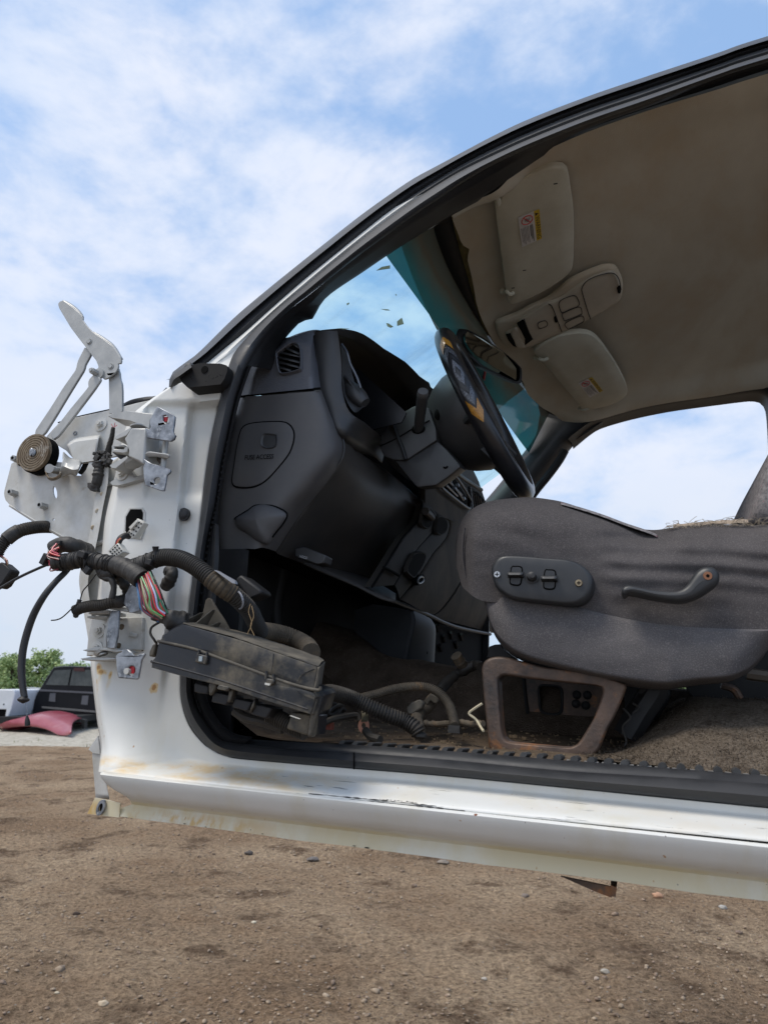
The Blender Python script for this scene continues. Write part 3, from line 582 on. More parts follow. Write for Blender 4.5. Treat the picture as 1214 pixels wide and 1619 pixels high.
def redhood():
    # a loose bonnet lying upside on the gravel: domed sheet
    g = G()
    top = [(2, 1152), (15, 1144), (40, 1136), (58, 1130), (75, 1126), (93, 1125), (110, 1128), (122, 1132), (130, 1137)]
    low = [(4, 1153), (20, 1150), (40, 1148.5), (55, 1149.5), (68, 1152), (80, 1156), (92, 1162), (104, 1163), (112, 1160)]
    c0 = [BW(a, b, 20.0+.03*i) for i, (a, b) in enumerate(top)]; c1 = [BW(a, b, 19.7-.30*i) for i, (a, b) in enumerate(low)]
    mid = [(p+q)/2+V((0, -.25, .10)) for p, q in zip(c0, c1)]
    g.loft([[p+V((0, .35, -.25)) for p in c0], c0, mid, c1], 24, 12)
    o = obj('car_hood', g, HRED, None, basis=None, solid=.03, sharp=60); tag(o, 'faded red car hood lying loose on the gravel before the black pickup', 'car hood')
    g = G(); c = [BW(a, b, 19.8) for a, b in [(128, 1137), (134, 1139), (133, 1152), (129, 1152)]]; g.prism(c, (0, .2, 0))
    q = obj('hood_edge', g, TYRE, o, basis=None)
redhood()
# ================================================================== the truck cab
TR = thing('pickup_truck', 'white pickup cab stripped of doors and fenders, dashboard and driver seat in view', 'pickup truck', (0, 0.8, -0.30))
def seg_lerp(a, b, t): return (a[0]+(b[0]-a[0])*t, a[1]+(b[1]-a[1])*t)
def pxres(c, n):  # resample a pixel polyline by arc length, smooth
    r = resamp([V((a, b, 0)) for a, b in c], n); return [(p.x, p.y) for p in r]
def sst(a, b, x): t = min(max((x-a)/(b-a), 0), 1); return t*t*(3-2*t)

# --- pillar, lower quarter and sill shelf as one pressed sheet
OUT = [(268, 612), (236, 634), (207, 660), (192, 703), (180, 762), (167, 820), (162, 870), (152, 975), (144, 1040), (148, 1090), (154, 1140), (160, 1180), (158, 1205), (156, 1222), (250, 1233.5), (440, 1253), (560, 1265), (700, 1279.5), (900, 1300), (1214, 1331.5), (1700, 1381)]
INN = [(362, 578), (354, 603), (342, 655), (332, 703), (323, 762), (315, 834), (308, 884), (297, 974), (289, 1030), (285, 1074), (287, 1112), (300, 1150), (325, 1180), (345, 1192), (367, 1199), (440, 1206), (560, 1216), (700, 1227.5), (900, 1247), (1214, 1278.5), (1700, 1327)]
def pillar_sheet():
    n = len(OUT); K = 9; NC = 44; rows = []
    T0 = [V((a, b, i)) for i, (a, b) in enumerate(OUT)]; T1 = [V((a, b, i)) for i, (a, b) in enumerate(INN)]
    def dens(T):
        e = [T[0]*2-T[1]]+T+[T[-1]*2-T[-2]]; o = []
        for i in range(1, len(e)-2):
            for k in range(K):
                if 13 <= i-1 < 14 or 12 <= i-1 < 13: o.append(e[i].lerp(e[i+1], k/K))
                else: o.append(cr(e[i-1], e[i], e[i+1], e[i+2], k/K))
        o.append(T[-1]); return o
    d0, d1 = dens(T0), dens(T1)
    for a, b in zip(d0, d1):
        i = a.z; low = sst(7.5, 13.6, i); row = []
        for j in range(NC):
            t = j/(NC-1); px = a.x+(b.x-a.x)*t; py = a.y+(b.y-a.y)*t
            edge = 0.035*(1-sst(0, .07, t))*(1-low)            # wrap of the pillar's front edge
            y = 0.050*(1-low) + low*(0.052*sst(0.02, .80, t)+0.0) + edge
            if i < 12:
                fade = 1-sst(7, 11, i)
                xr = 303 + (py-640)*-0.10                      # step line running down the pillar
                y += 0.016*sst(xr-8, xr+6, px)*(sst(632, 650, py))*fade
                y += 0.010*sst(632, 644, py)*(1-sst(778, 792, py))*fade*sst(225, 236, px)
                y += 0.005*(sst(940, 960, py)-sst(1005, 1030, py))*sst(258, 272, px)
                y -= 0.004*math.exp(-((px-290)**2+(py-813)**2)/500.0)
            row.append(P(px, py, y))
        rows.append(row)
    g = G().grid(rows); return obj('door_pillar', g, PAINT, TR, sharp=60, solid=0.0012)
PIL = pillar_sheet()

# --- rocker panel: one rolled section, run from the front corner past the frame
def rocker():
    prof = [(1279.5, 0.0), (1281.5, -0.0045), (1284.5, -0.0068), (1291, -0.0058), (1301, -0.0018), (1311, 0.0032), (1320, 0.0090), (1325, 0.0185), (1329, 0.034), (1333, 0.037), (1345, 0.034), (1358, 0.030)]
    pts = [(P(700, q, y).z, y) for q, y in prof]
    x0, x1 = P(155, 1224, 0).x, 1.3; rows = []
    zt, zb = pts[0][0], pts[6][0]
    for i in range(60):
        f = i/59; row = []
        for k, (z, y) in enumerate(pts):
            xs = x0
            if k >= 1 and k <= 6: xs = x0+0.032*(((zt-z)/(zt-zb))**2.2)
            if k > 6: xs = x0+0.03 if k < 10 else x0+0.012-0.0*k
            x = xs+(x1-xs)*(f**1.6); yy = y
            if k < 8: yy = y+0.012*(1-min(1, (x-xs)/0.012))**2
            if k >= 10: z -= 0.0025*max(0, noise.noise(V((x*9, 0, 0))))
            row.append(V((x, yy, z)))
        rows.append(row)
    g = G().grid(rows)
    # tab at the front corner
    o = pl([(150, 1262), (172, 1266), (190, 1271), (188, 1293), (168, 1291), (152, 1289), (138, 1287)], 0.029)
    g.prism(o, (0, .002, 0))
    r = obj('rocker_panel', g, PAINT, TR, sharp=50)
    g = G(); c = P(161, 1277, .0275); g.grid([[c+V((math.cos(a)*.0065*s, 0, math.sin(a)*.0095*s+math.cos(a)*.003*s)) - V((0, q, 0)) for a in [2*math.pi*k/20 for k in range(20)]] for s, q in ((1, 0), (1, .003), (.55, .003), (.5, .001))], closed=True)
    obj('tab_washer', g, GALV, r)
    g = G().ball(P(161, 1277, .0262), .0036, 12, (1, .3, 1.4)); obj('tab_hole', g, CAVITY, r)
    # grey strut behind the corner
    g = G(); g.loft([pl([(155, 1165), (147, 1188), (149, 1225), (152, 1262)], .05), pl([(162, 1165), (163, 1190), (165, 1225), (172, 1264)], .05), pl([(162, 1165), (163, 1190), (165, 1225), (172, 1264)], .12)], 14)
    g.prism(pl([(155, 1165), (141, 1185), (148, 1190), (158, 1192)], .048), (0, .003, 0))
    obj('rocker_strut', g, PAINT2, r, solid=.002)
    g = G(); R = random.Random(4)
    for px, py in ((200, 1292.5), (208, 1294), (292, 1302), (325, 1307), (415, 1318), (560, 1337), (580, 1340)):
        g.ball(P(px, py+1, .028), .0012*R.uniform(.6, 1.3), 8, (2, .6, .5))
    obj('dirt_crumb', g, TRIM, r)
    return r
ROCK = rocker()
g = G().prism(pl([(886, 1386), (972, 1404), (975, 1408), (966, 1420), (940, 1410)], .10), (0.0, .004, 0)); g.prism(pl([(965, 1400), (975, 1404), (973, 1419), (968, 1418)], .098), (0, .05, 0))
obj('hanging_flap', g, RUST, TR)
# inner sill box, cab floor structure, far rocker (closing the body behind what is seen)
g = G(); g.box((0.35, .80, -.115), (1.98, 1.40, .06)); g.box((0.35, .12, -.115), (1.94, .12, .06)); obj('underbody', g, TRIM, TR)
g = G(); g.box((0.30, 1.53, -.12), (1.9, .10, .13)); obj('far_rocker_panel', g, PAINT, TR, bev=.02)

# --- roof rail and windshield pillar, band by band
C0 = [(267, 614), (270, 592), (290, 575), (314, 557), (369, 503), (423, 457), (480, 411), (519, 380), (566, 343), (610, 311), (653, 282), (690, 262), (727, 242), (776, 216), (835, 188), (928, 152), (1022, 120), (1134, 83), (1214, 56), (1600, -60)]
C1 = [(275, 612), (300, 592), (331, 572), (356, 551), (388, 526), (430, 488), (480, 444), (519, 412), (566, 374), (610, 339), (653, 309), (690, 285), (727, 262), (776, 237), (835, 210), (928, 173), (1022, 141), (1134, 102), (1214, 75), (1600, -40)]
C2 = [(363, 577), (366, 570), (370, 561), (378, 549), (403, 521), (443, 484), (484, 450), (519, 420), (566, 382), (610, 348), (653, 317), (690, 293), (727, 271), (776, 247), (835, 220), (928, 183), (1022, 151), (1134, 111), (1214, 85), (1600, -30)]
C3 = [(392, 578), (396, 570), (402, 560), (412, 545), (430, 520), (457, 492), (486, 470), (519, 444), (566, 407), (610, 375), (653, 344), (690, 319), (727, 293), (776, 264), (835, 236), (928, 197), (1022, 164), (1134, 124), (1214, 98), (1600, -18)]
C4 = [(432, 585), (436, 580), (440, 560), (446, 542), (462, 522), (478, 507), (494, 504), (516, 470), (575, 429), (625, 395), (668, 368), (700, 348), (733, 330), (786, 300), (845, 258), (928, 212), (1022, 179), (1134, 144), (1214, 118), (1600, 0)]
N0 = 110
def rows_px(c): return pxres(c, N0)
def band(cs, offs):  # pixel curves with outward offsets from the body-side surface
    rr = []
    for c, o in zip(cs, offs): rr.append([PS(a, b, o) for a, b in rows_px(c)])
    return rr
def mixc(a, b, t): return [seg_lerp(p, q, t) for p, q in zip(a, b)]
# roof skin edge moulding (black)
g = G(); rr = band([mixc(C0, C1, 0), mixc(C0, C1, .12), mixc(C0, C1, .34), mixc(C0, C1, .42), mixc(C0, C1, .72), C1], [.055, .012, -.004, .004, .004, .012])
g.grid(rr); obj('roof_moulding', g, RUBBER, TR, sharp=60)
# painted strip
g = G(); rr = band([mixc(C0, C1, .96), mixc(C1, C2, .5), mixc(C2, C3, .08)], [.010, .006, .012]); K_ = 34
g.grid([r[:K_] for r in rr]); obj('windshield_pillar', g, PAINT, TR, sharp=60)
g = G().grid([r[K_-1:] for r in rr]); obj('drip_moulding', g, mat('sheen_grey_rubber', (.055, .058, .062), (.085, .088, .09), ns=3, rough=.42), TR, sharp=60)  # dark seal; its grey reflected highlights are put into the colour
# inner dark flange + trim
g = G(); rr = band([mixc(C2, C3, .9), mixc(C3, C4, .10), mixc(C3, C4, .30), mixc(C3, C4, .36), mixc(C3, C4, .85), C4], [.012, .020, .028, .036, .060, .085]); g.grid(rr); obj('pillar_trim', g, TRIM, TR, sharp=60)
# painted roof skin, symmetric about the cab centre
def mirror(p, sh=0.0): return V((p.x, 1.6-p.y, p.z))
pr = [PS(a, b, .056) for a, b in pxres(C0[9:], 50)]
rows = []
for k in range(15):
    t = k/14; row = []
    for p in pr:
        q = p.lerp(mirror(p), t); s = math.sin(math.pi*t); row.append(V((q.x-0.055*s*max(0, 1-max(0, (p.x+.3))/.4), q.y, q.z+0.05*s)))
    rows.append(row)
g = G().grid(rows); obj('roof_panel', g, PAINT, TR, sharp=80)
# --- door opening weatherstrip: tube-like rubber all the way round
SA = INN[::-1]
SEAL_O = [(1700, 1327), (1214, 1278.5), (900, 1247), (700, 1227.5), (560, 1216), (440, 1206), (367, 1199), (345, 1192), (325, 1180), (300, 1150), (287, 1112), (285, 1074), (289, 1030), (297, 974), (308, 884), (315, 834), (323, 762), (332, 703), (342, 655), (354, 603), (362, 578), (374, 553), (403, 521), (443, 484), (484, 450), (519, 420), (566, 382), (610, 348), (653, 317), (690, 293), (727, 271), (776, 247), (835, 220), (928, 183), (1022, 151), (1134, 111), (1214, 85), (1600, -30)]
SEAL_I = [(1700, 1287), (1214, 1241), (900, 1220), (700, 1201.5), (560, 1191), (440, 1183), (385, 1177), (353, 1172), (335, 1156), (315, 1125), (306, 1100), (304, 1076), (307, 1030), (313, 974), (323, 884), (332, 834), (341, 796), (348, 747), (357, 700), (370, 640), (380, 608), (390, 580), (420, 530), (457, 490), (486, 467), (519, 441), (566, 404), (610, 372), (653, 341), (690, 316), (727, 291), (776, 262), (835, 234), (928, 196), (1022, 163), (1134, 123), (1214, 97), (1600, -19)]
def seal_rows(ts, offs, a=SEAL_O, b=SEAL_I):
    K = 7; rr = []
    for t, o in zip(ts, offs):
        c = [V((p[0]+(q[0]-p[0])*t, p[1]+(q[1]-p[1])*t, 0)) for p, q in zip(a, b)]
        e = [c[0]*2-c[1]]+c+[c[-1]*2-c[-2]]; o_ = []
        for i in range(1, len(e)-2):
            for k in range(K): o_.append(cr(e[i-1], e[i], e[i+1], e[i+2], k/K))
        o_.append(c[-1]); rr.append([PS(p.x, p.y, o) for p in o_])
    return rr
rr = seal_rows([-.02, 0, .18, .5, .82, 1.0, 1.03], [.012, .004, -.009, -.015, -.009, .003, .02])
nI = 4*7+2
g = G(); g.grid([r[28:] for r in rr]); SL = obj('door_weatherstrip', g, RUBBER, TR, sharp=70)
g = G(); g.grid([r[:29] for r in rr]); SW_ = obj('sill_weatherstrip', g, RUBBER, TR, sharp=70)
g = G(); g.tube([r[28]+V((0, -.0008, 0)) for r in rr[1:-1]], .0011, 6); obj('strip_joint', g, CAVITY, SW_)
# inner lip on the pillar: second thin bead with a dotted pinch weld
LI_O = SEAL_I[6:22]; LI_I = [(400, 1166), (372, 1160), (352, 1146), (334, 1120), (325, 1096), (320, 1076), (322, 1030), (327, 974), (336, 884), (343, 834), (346, 796), (354, 747), (363, 700), (377, 640), (388, 605), (398, 578)]
rr = seal_rows([0, .4, .9, 1.0], [.004, -.001, .006, .05], LI_O, LI_I); g = G().grid(rr); obj('pinch_weld_trim', g, TRIM, SL, sharp=70)
R = random.Random(5); g = G()
for k in range(46):
    t = k/45; i = t*9+3; a = int(i); f = i-a; p = seg_lerp(LI_O[a], LI_O[a+1], f); g.box(PS(p[0]+2, p[1], -.0012), (.0022, .0016, .0035))
obj('weld_dots', g, MATS['dull_black_rubber'], SL)
# ribbed strip on the lower pillar (grey vertical)
g = G(); g.loft([pl([(337, 828), (333, 880), (328, 940), (322, 985)], .052), pl([(341, 828), (339, 880), (335, 940), (330, 985)], .046), pl([(346, 830), (346, 880), (342, 940), (336, 985)], .056)], 20); obj('trim_strip', g, HOODPL, SL)

# --- sill scuff plate with teeth
g = G(); z0 = P(900, 1220, .062).z
A = [(385, 1177), (440, 1183), (560, 1190), (700, 1201), (900, 1219.5), (1214, 1240), (1700, 1285)]
Bc = [(385, 1168), (440, 1172), (560, 1178), (700, 1187), (900, 1203), (1214, 1227), (1700, 1264)]
ra = [P(a, b, .064) for a, b in pxres(A, 90)]; rb = [P(a, b, .082) for a, b in pxres(Bc, 90)]; rc = [p+V((0, .05, -.006)) for p in rb]
g.grid([[p+V((0, 0, -.01)) for p in ra], ra, [p.lerp(q, .5)+V((0, 0, .0015)) for p, q in zip(ra, rb)], rb, rc]); SC = obj('scuff_plate', g, RUBBER, TR, sharp=60)
pts = [P(a, b, .084) for a, b in pxres([(520, 1174), (560, 1177), (700, 1186), (900, 1202), (1214, 1226), (1700, 1263)], 400)]
dist = 0; last = pts[0]; k = 0; g = G(); R = random.Random(2)
for p in pts:
    if (p-last).length >= 0.0178:
        last = p; lean = Matrix.Rotation(math.radians(-30 if p.x < -.1 else -6), 3, 'Y')
        h_ = .0042 if p.x > -.12 else .0030
        o = [p+lean @ V((math.cos(a)*.0046*(1 if abs(math.sin(a)) < .9 else .7), .0, max(0, math.sin(a))*h_*1.2)) for a in [math.pi*i/8 for i in range(9)]]
        g.prism(o+[o[0]*.5+o[-1]*.5+V((0, 0, -.004))], (0.002, .030, -.001))
obj('scuff_tread', g, mat('worn_grey_rubber', (0.060, 0.060, 0.060), (0.030, 0.029, 0.028), (0.13, 0.11, 0.085), ns=40, rough=0.6, d3=(.58, .7), ns3=60), SC, bev=.001)
g = G()
for a, b in pxres([(900, 1204), (1214, 1229), (1500, 1252)], 44): g.box(P(a, b, .098), (.006, .010, .0035))
obj('bright_clip', g, mat('bare_aluminium', (.38, .38, .38), (.25, .22, .18), ns=50, rough=.5, metal=.4), SC)

# --- cowl rail, bracket plate and hood hinge ahead of the pillar
g = G(); o = [(73, 690), (93, 668), (118, 660), (173, 648), (215, 637), (256, 628), (268, 612), (262, 660), (215, 662), (192, 720), (150, 727), (121, 731), (104, 712), (88, 702)]
g.prism(pl(o, .115), (0, .004, 0)); CR = obj('cowl_rail', g, PAINT2, TR, bev=.0015)
g = G(); g.loft([pl([(105, 702), (118, 693), (140, 690), (158, 688)], .113), pl([(108, 706), (120, 699), (141, 696), (156, 694)], .099), pl([(118, 729), (124, 731), (142, 729), (150, 727)], .099), pl([(118, 731), (124, 734), (142, 731), (152, 729)], .113)], 16); obj('cowl_fold', g, PAINT2, CR, solid=.0015, sharp=30)
g = G(); g.loft([pl([(192, 643), (215, 635), (240, 628), (256, 625), (263, 616)], .16), pl([(192, 641), (208, 633), (230, 628.5), (250, 626), (264, 613)], .15), pl([(192, 646), (215, 638), (240, 632), (256, 629), (264, 618)], .14)], 20); obj('cowl_seal', g, TRIM, CR, solid=.003)
g = G(); g.tube([P(a, b, .118) for a, b in [(92, 668), (118, 660), (145, 653.5), (175, 647)]], .0012, 6); obj('cowl_edge_seal', g, TRIM, CR)
g = G(); bolt(g, 160, 671, .115, .0065, .0125, .007); obj('rail_bolt', g, PAINT2, CR)
g = G(); g.prism([circ(119, 685, .1145, .004, 14), circ(119, 685, .1145, .0025, 10)], (0, -.001, 0)); obj('rail_hole', g, GALV, CR)
# plate
PLT = [(18, 733), (33, 724), (60, 728), (100, 731), (121, 733), (152, 730), (163, 730), (160, 772), (149, 830), (141, 861), (137, 864), (120, 859), (61, 826), (15, 798), (8, 790), (6, 779)]
slot = [P(87+3.2*math.cos(a)-math.sin(a)*-1.5, 778.5+9.5*math.sin(a), .100) for a in [2*math.pi*k/14 for k in range(14)]]
hole2 = circ(84.5, 821.5, .100, .0022, 10)
big = pl([(119, 752), (128, 733), (141, 731), (136, 743), (128, 752)], .100)
g = G(); g.prism([rnd(pl(PLT, .100), 90, False), slot, hole2, big], (0, .0025, 0)); BP = obj('bracket_plate', g, PAINT2, TR, bev=.0007)
g = G(); g.loft([pl([(15, 798), (61, 826), (120, 859), (137, 864)], .0995), pl([(14, 800), (60, 829), (119, 862), (137, 867)], .103), pl([(17, 800), (62, 829), (120, 862), (137, 867)], .115)], 20); obj('plate_lip', g, PAINT2, BP, solid=.0015)
for px, py in ((25, 781), (72, 801.5), (30, 728)):
    g = G(); c = P(px, py, .100); g.cyl(c, c+V((0, -.014, 0)), .0062, .0058, 6); g.cyl(c+V((0, -.0141, 0)), c+V((0, -.0145, 0)), .0038, .0038, 12); obj('hex_nut', g, HINGE, BP)
    g = G(); g.cyl(c+V((0, -.0146, 0)), c+V((0, -.0149, 0)), .0029, .0029, 12); obj('nut_bore', g, CAVITY, BP)
# inner side strip of the pillar front (bluish recess) + flange edge
g = G()
L1 = [(160, 732), (155, 762), (149, 800), (142, 845), (134, 880), (127, 905), (126, 925), (132, 962), (140, 1010), (146, 1045)]
L2 = [(172, 734), (170, 765), (163, 800), (154, 850), (146, 885), (140, 910), (139, 930), (143, 960), (148, 1005), (150, 1045)]
L3 = [(190, 720), (182, 762), (174, 800), (168, 845), (164, 880), (158, 920), (156, 960), (153, 980), (152, 1005), (154, 1045)]
g.loft([pl(L1, .096), pl(L1, .090), pl(L2, .088), pl(L2, .105), pl(L3, .105), pl(L3, .080)], 60); obj('pillar_flange', g, PAINT2, PIL, sharp=40, solid=.0012)
g = G()
for px, py in ((162, 781), (154.5, 808), (147.5, 834)):
    g.cyl(P(px, py, .0895), P(px, py, .0885), .0042, .0032, 10)
obj('spot_weld', g, mat('rust_spot', (0.36, 0.26, 0.15), (0.52, 0.48, 0.40), ns=80, rough=.8), PIL)
for (a, b, c_, d) in ((150, 861, 168, 855), (164, 768, 182, 763)):
    g = G().tube([P(a, b, .101), P(c_, d, .098)], .004, 8); obj('pillar_bead', g, PAINT2, PIL)
# hood hinge
cv = lambda p: cvt(p, 60, 460, 5.058)
HH = obj('hood_hinge', G().prism(rnd(pl(cv([(160, 100), (172, 82), (188, 75), (215, 80), (270, 122), (330, 172), (362, 212), (352, 222), (395, 280), (440, 328), (520, 380), (600, 440), (670, 545), (662, 578), (640, 580), (645, 610), (620, 650), (570, 690), (530, 708), (500, 680), (480, 640), (482, 600), (465, 555), (420, 500), (375, 440), (320, 370), (260, 290), (200, 190), (165, 130)]), .105), 90, False), (0, .0035, 0)), HINGE, TR, bev=.0008)
g = G(); g.loft([pl(cv([(195, 76), (270, 120), (330, 170), (362, 212)]), .106), pl(cv([(230, 85), (290, 122), (345, 175), (364, 214)]), .128)], 14)
g.loft([pl(cv([(440, 328), (520, 380), (600, 440), (670, 548)]), .106), pl(cv([(470, 340), (545, 385), (615, 445), (678, 550)]), .126)], 14); obj('hinge_flange', g, HINGE, HH, solid=.003)
g = G()
for a in ([(262, 122), (300, 150)], [(530, 392), (570, 432)]):
    q = cv(a); c0_, c1_ = P(*q[0], .114), P(*q[1], .114); g.tube([c0_, c1_], .0025, 8)
obj('flange_slot', g, CAVITY, HH)
def link(nm, pts, y, th=.005): return obj(nm, G().prism(rnd(pl(cv(pts), y), 60, False), (0, th, 0)), HINGE, HH, bev=.0012)
link('hinge_link', [(372, 448), (400, 460), (427, 497), (392, 560), (372, 598), (370, 625), (345, 665), (240, 835), (150, 985), (60, 1128), (20, 1170), (-30, 1160), (-20, 1110), (100, 930), (200, 770), (296, 635), (308, 600), (312, 570), (330, 530)], .111)
link('hinge_link', [(440, 668), (492, 690), (505, 705), (480, 742), (458, 775), (440, 800), (300, 985), (165, 1158), (120, 1190), (95, 1150), (250, 950), (378, 795), (402, 765), (398, 735), (405, 708)], .099)
link('hinge_link', [(566, 690), (600, 640), (638, 610), (650, 650), (655, 700), (668, 735), (672, 800), (672, 965), (570, 980), (568, 800)], .112)
g = G()
for x, y in ((412, 405), (583, 603)):
    q = cv([(x, y)])[0]; c = P(*q, .105); g.cyl(c, c+V((0, -.0025, 0)), .0042, .0036, 18)
    g.prism([[c+V((math.cos(a)*.0058, 0, math.sin(a)*.0058)) for a in [2*math.pi*k/18 for k in range(18)]], [c+V((math.cos(a)*.005, 0, math.sin(a)*.005)) for a in [2*math.pi*k/18 for k in range(18)]]], (0, -.0012, 0))
obj('hinge_rivet', g, HINGE, HH)
g = G(); q = cv([(478, 665)])[0]; c = P(*q, .105)
g.cyl(c+V((.004, 0, -.001)), c+V((.004, -.004, -.001)), .0105, .0105, 20); g.cyl(c, c+V((0, -.016, 0)), .006, .0055, 6); g.cyl(c+V((0, -.016, 0)), c+V((0, -.019, 0)), .0035, .003, 12); obj('hinge_bolt', g, HINGE, HH)
# clock spring
cc = P(60, 719, .085); g = G(); turns = 6.6; n = 260; rows = [[], [], [], []]
for i in range(n):
    a = i/(n-1)*turns*2*math.pi; r = .0058+.0277*i/(n-1); th = .0016
    e = V((math.cos(a), 0, math.sin(a)))
    for k, (rr_, yy) in enumerate(((r-th, 0), (r+th, 0), (r+th, .022), (r-th, .022))): rows[k].append(cc+e*rr_+V((0, yy-.011, 0)))
g.grid([rows[0], rows[1], rows[2], rows[3], rows[0]]); CS = obj('coil_spring', g, RUST2, HH, sharp=40)
g = G(); g.cyl(cc+V((0, -.004, 0)), cc+V((0, .012, 0)), .0335, .0335, 40); obj('spring_back', g, CAVITY, CS)
g = G(); g.box(cc+V((0, -.006, 0)), (.004, .016, .012), Matrix.Rotation(math.radians(25), 3, 'Y')); g.ball(cc+V((-.003, -.012, .002)), .0045, 10, (.8, .5, 1.5)); g.ball(cc+V((.003, -.012, -.001)), .0045, 10, (.8, .5, 1.5)); obj('spring_hub', g, GALV, CS)
g = G(); a0, a1 = P(79, 741, .058), P(97, 746, .092); g.cyl(a0, a1, .0062, .0062, 16); g.cyl(a0+(a0-a1)*.06, a0, .0075, .0065, 16); g.cyl(a1, a1+(a1-a0)*.12, .0085, .0085, 16); obj('spring_stud', g, HINGE, HH)
g = G(); g.loft([pl([(72, 744), (76, 754), (84, 756), (93, 752), (96, 746)], .060), pl([(73, 747), (77, 757), (85, 759), (94, 755), (97, 749)], .082)], 18); obj('spring_end', g, RUST2, CS, solid=.0025)
g = G(); g.loft([pl([(100, 715), (110, 724), (118, 726), (126, 728), (127, 733)], .098), pl([(99, 730), (107, 738), (115, 742), (122, 740), (126, 738)], .070), pl([(92, 757), (103, 752), (112, 749), (119, 752), (122, 748)], .086)], 16, 10); obj('spring_bracket', g, HINGE, HH, solid=.0025)

# --- door hinges
cv = lambda p: cvt(p, 150, 630, 7.5875)
UH = obj('door_hinge', G().prism(pl(cv([(330, 812), (410, 832), (472, 925), (470, 942), (600, 900), (596, 960), (300, 1045), (200, 1040), (180, 1010), (240, 960), (280, 840)]), .040), (0, .010, 0)), HINGE, TR, bev=.001)
def up(nm, pts, y, th, m=HINGE, holes=(), bev=.001, par=None, rn=0): return obj(nm, G().prism([pl(cv(pts), y)]+list(holes), (0, th, 0)), m, par or UH, bev=bev)
up('hinge_arm', [(150, 207), (210, 172), (400, 146), (560, 165), (720, 186), (665, 250), (650, 362), (560, 320), (400, 262), (250, 240), (195, 233)], .012, .034)
hb = pl(cv([(812, 205), (850, 195), (884, 232), (880, 285), (850, 300), (812, 260)]), -.008)
up('hinge_bracket', [(665, 242), (738, 105), (752, 98), (780, 105), (932, 185), (958, 215), (950, 300), (935, 390), (948, 425), (966, 440), (945, 490), (905, 512), (860, 505), (740, 490), (622, 470), (612, 350), (650, 368), (672, 340), (660, 290)], -.008, .004, GALV, [hb], bev=.0015)
g = G().box(P(*cv([(850, 250)])[0], -.0035), (.006, .002, .007)); obj('red_residue', g, RED, UH)
up('hinge_body', [(372, 455), (438, 348), (615, 350), (606, 520), (590, 730), (585, 800), (500, 742), (396, 694), (404, 620), (380, 555), (350, 480)], -.004, .036, bev=.0025)
up('hinge_ear', [(236, 455), (430, 340), (440, 362), (375, 445), (268, 492), (240, 485)], .004, .030)
up('hinge_ear', [(176, 800), (388, 688), (392, 722), (250, 842), (195, 838)], .004, .030)
g = G(); g.prism([pl(cv([(200, 560), (350, 555), (400, 580), (390, 640), (340, 655), (215, 640), (200, 600)]), .010), pl(cv([(230, 578), (352, 575), (350, 608), (232, 605)]), .010)], (0, .02, 0)); obj('hinge_spring_seat', g, HINGE, UH, bev=.001)
g = G(); g.prism(pl(cv([(205, 640), (340, 655), (388, 660), (385, 690), (300, 725)]), .022), (0, .012, 0)); obj('hinge_pad', g, TRIM, UH)
g = G(); c0_, c1_ = P(*cv([(856, 480)])[0], .012), P(*cv([(818, 850)])[0], .012); g.cyl(c0_, c1_, .0042, .0042, 16); obj('hinge_pin', g, HINGE, UH)
g = G(); g.loft([pl(cv([(595, 672), (650, 640), (760, 655), (880, 670), (892, 700)]), -.002), pl(cv([(595, 715), (660, 690), (760, 690), (860, 710), (892, 710)]), .004), pl(cv([(600, 725), (670, 700), (760, 700), (850, 715), (880, 715)]), .035)], 16); obj('hinge_fork', g, HINGE, UH, solid=.002)
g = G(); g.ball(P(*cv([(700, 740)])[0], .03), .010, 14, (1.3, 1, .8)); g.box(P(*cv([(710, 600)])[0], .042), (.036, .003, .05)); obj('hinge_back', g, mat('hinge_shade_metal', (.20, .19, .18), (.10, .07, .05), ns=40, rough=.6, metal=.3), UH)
hb = circ(*cv([(742, 985)])[0], -.006, .0052, 14)
up('hinge_bracket', [(585, 722), (640, 755), (690, 782), (800, 812), (903, 850), (905, 885), (862, 922), (848, 1010), (830, 1108), (795, 1108), (605, 1042), (588, 960), (577, 830), (598, 770)], -.006, .0035, GALV, [hb], bev=.0015)
g = G(); bolt(g, *cv([(332, 905)])[0], .040, .0062, .0105, .006); obj('hinge_bolt', g, PAINT2, UH)
g = G(); g.grid([[P(*q, .030) for q in cvt([(620, 480), (740, 495), (860, 505)], 150, 630, 7.5875)], [P(*q, .030) for q in cvt([(600, 640), (740, 650), (850, 640)], 150, 630, 7.5875)]]); obj('hinge_web', g, HINGE, UH, solid=.003)
g = G().ball(P(*cv([(440, 338)])[0], .01), .001, 6); g.cyl(P(*cv([(510, 332)])[0], .012), P(*cv([(510, 345)])[0], .012), .0105, .0105, 24); g.cyl(P(*cv([(470, 770)])[0], .018), P(*cv([(475, 790)])[0], .018), .0145, .013, 24); obj('hinge_washer', g, HINGE, UH)
cv = lambda p: cvt(p, 120, 900, 6.07)
LH = obj('door_hinge', G().prism(pl(cv([(148, 480), (300, 478), (640, 462), (632, 775), (430, 770), (100, 835), (118, 640)]), .043), (0, .008, 0)), PAINT2, TR, bev=.001)
def lo(nm, pts, y, th, m=HINGE, holes=(), bev=.001): return obj(nm, G().prism([pl(cv(pts), y)]+list(holes), (0, th, 0)), m, LH, bev=bev)
lo('hinge_leaf', [(116, 424), (120, 405), (300, 392), (320, 398), (320, 430), (130, 432)], .006, .036); lo('hinge_leaf', [(105, 450), (300, 446), (296, 466), (160, 474), (108, 470)], .010, .032)
lo('hinge_leaf', [(258, 372), (275, 350), (430, 362), (500, 372), (498, 408), (430, 400), (340, 385)], .004, .030)
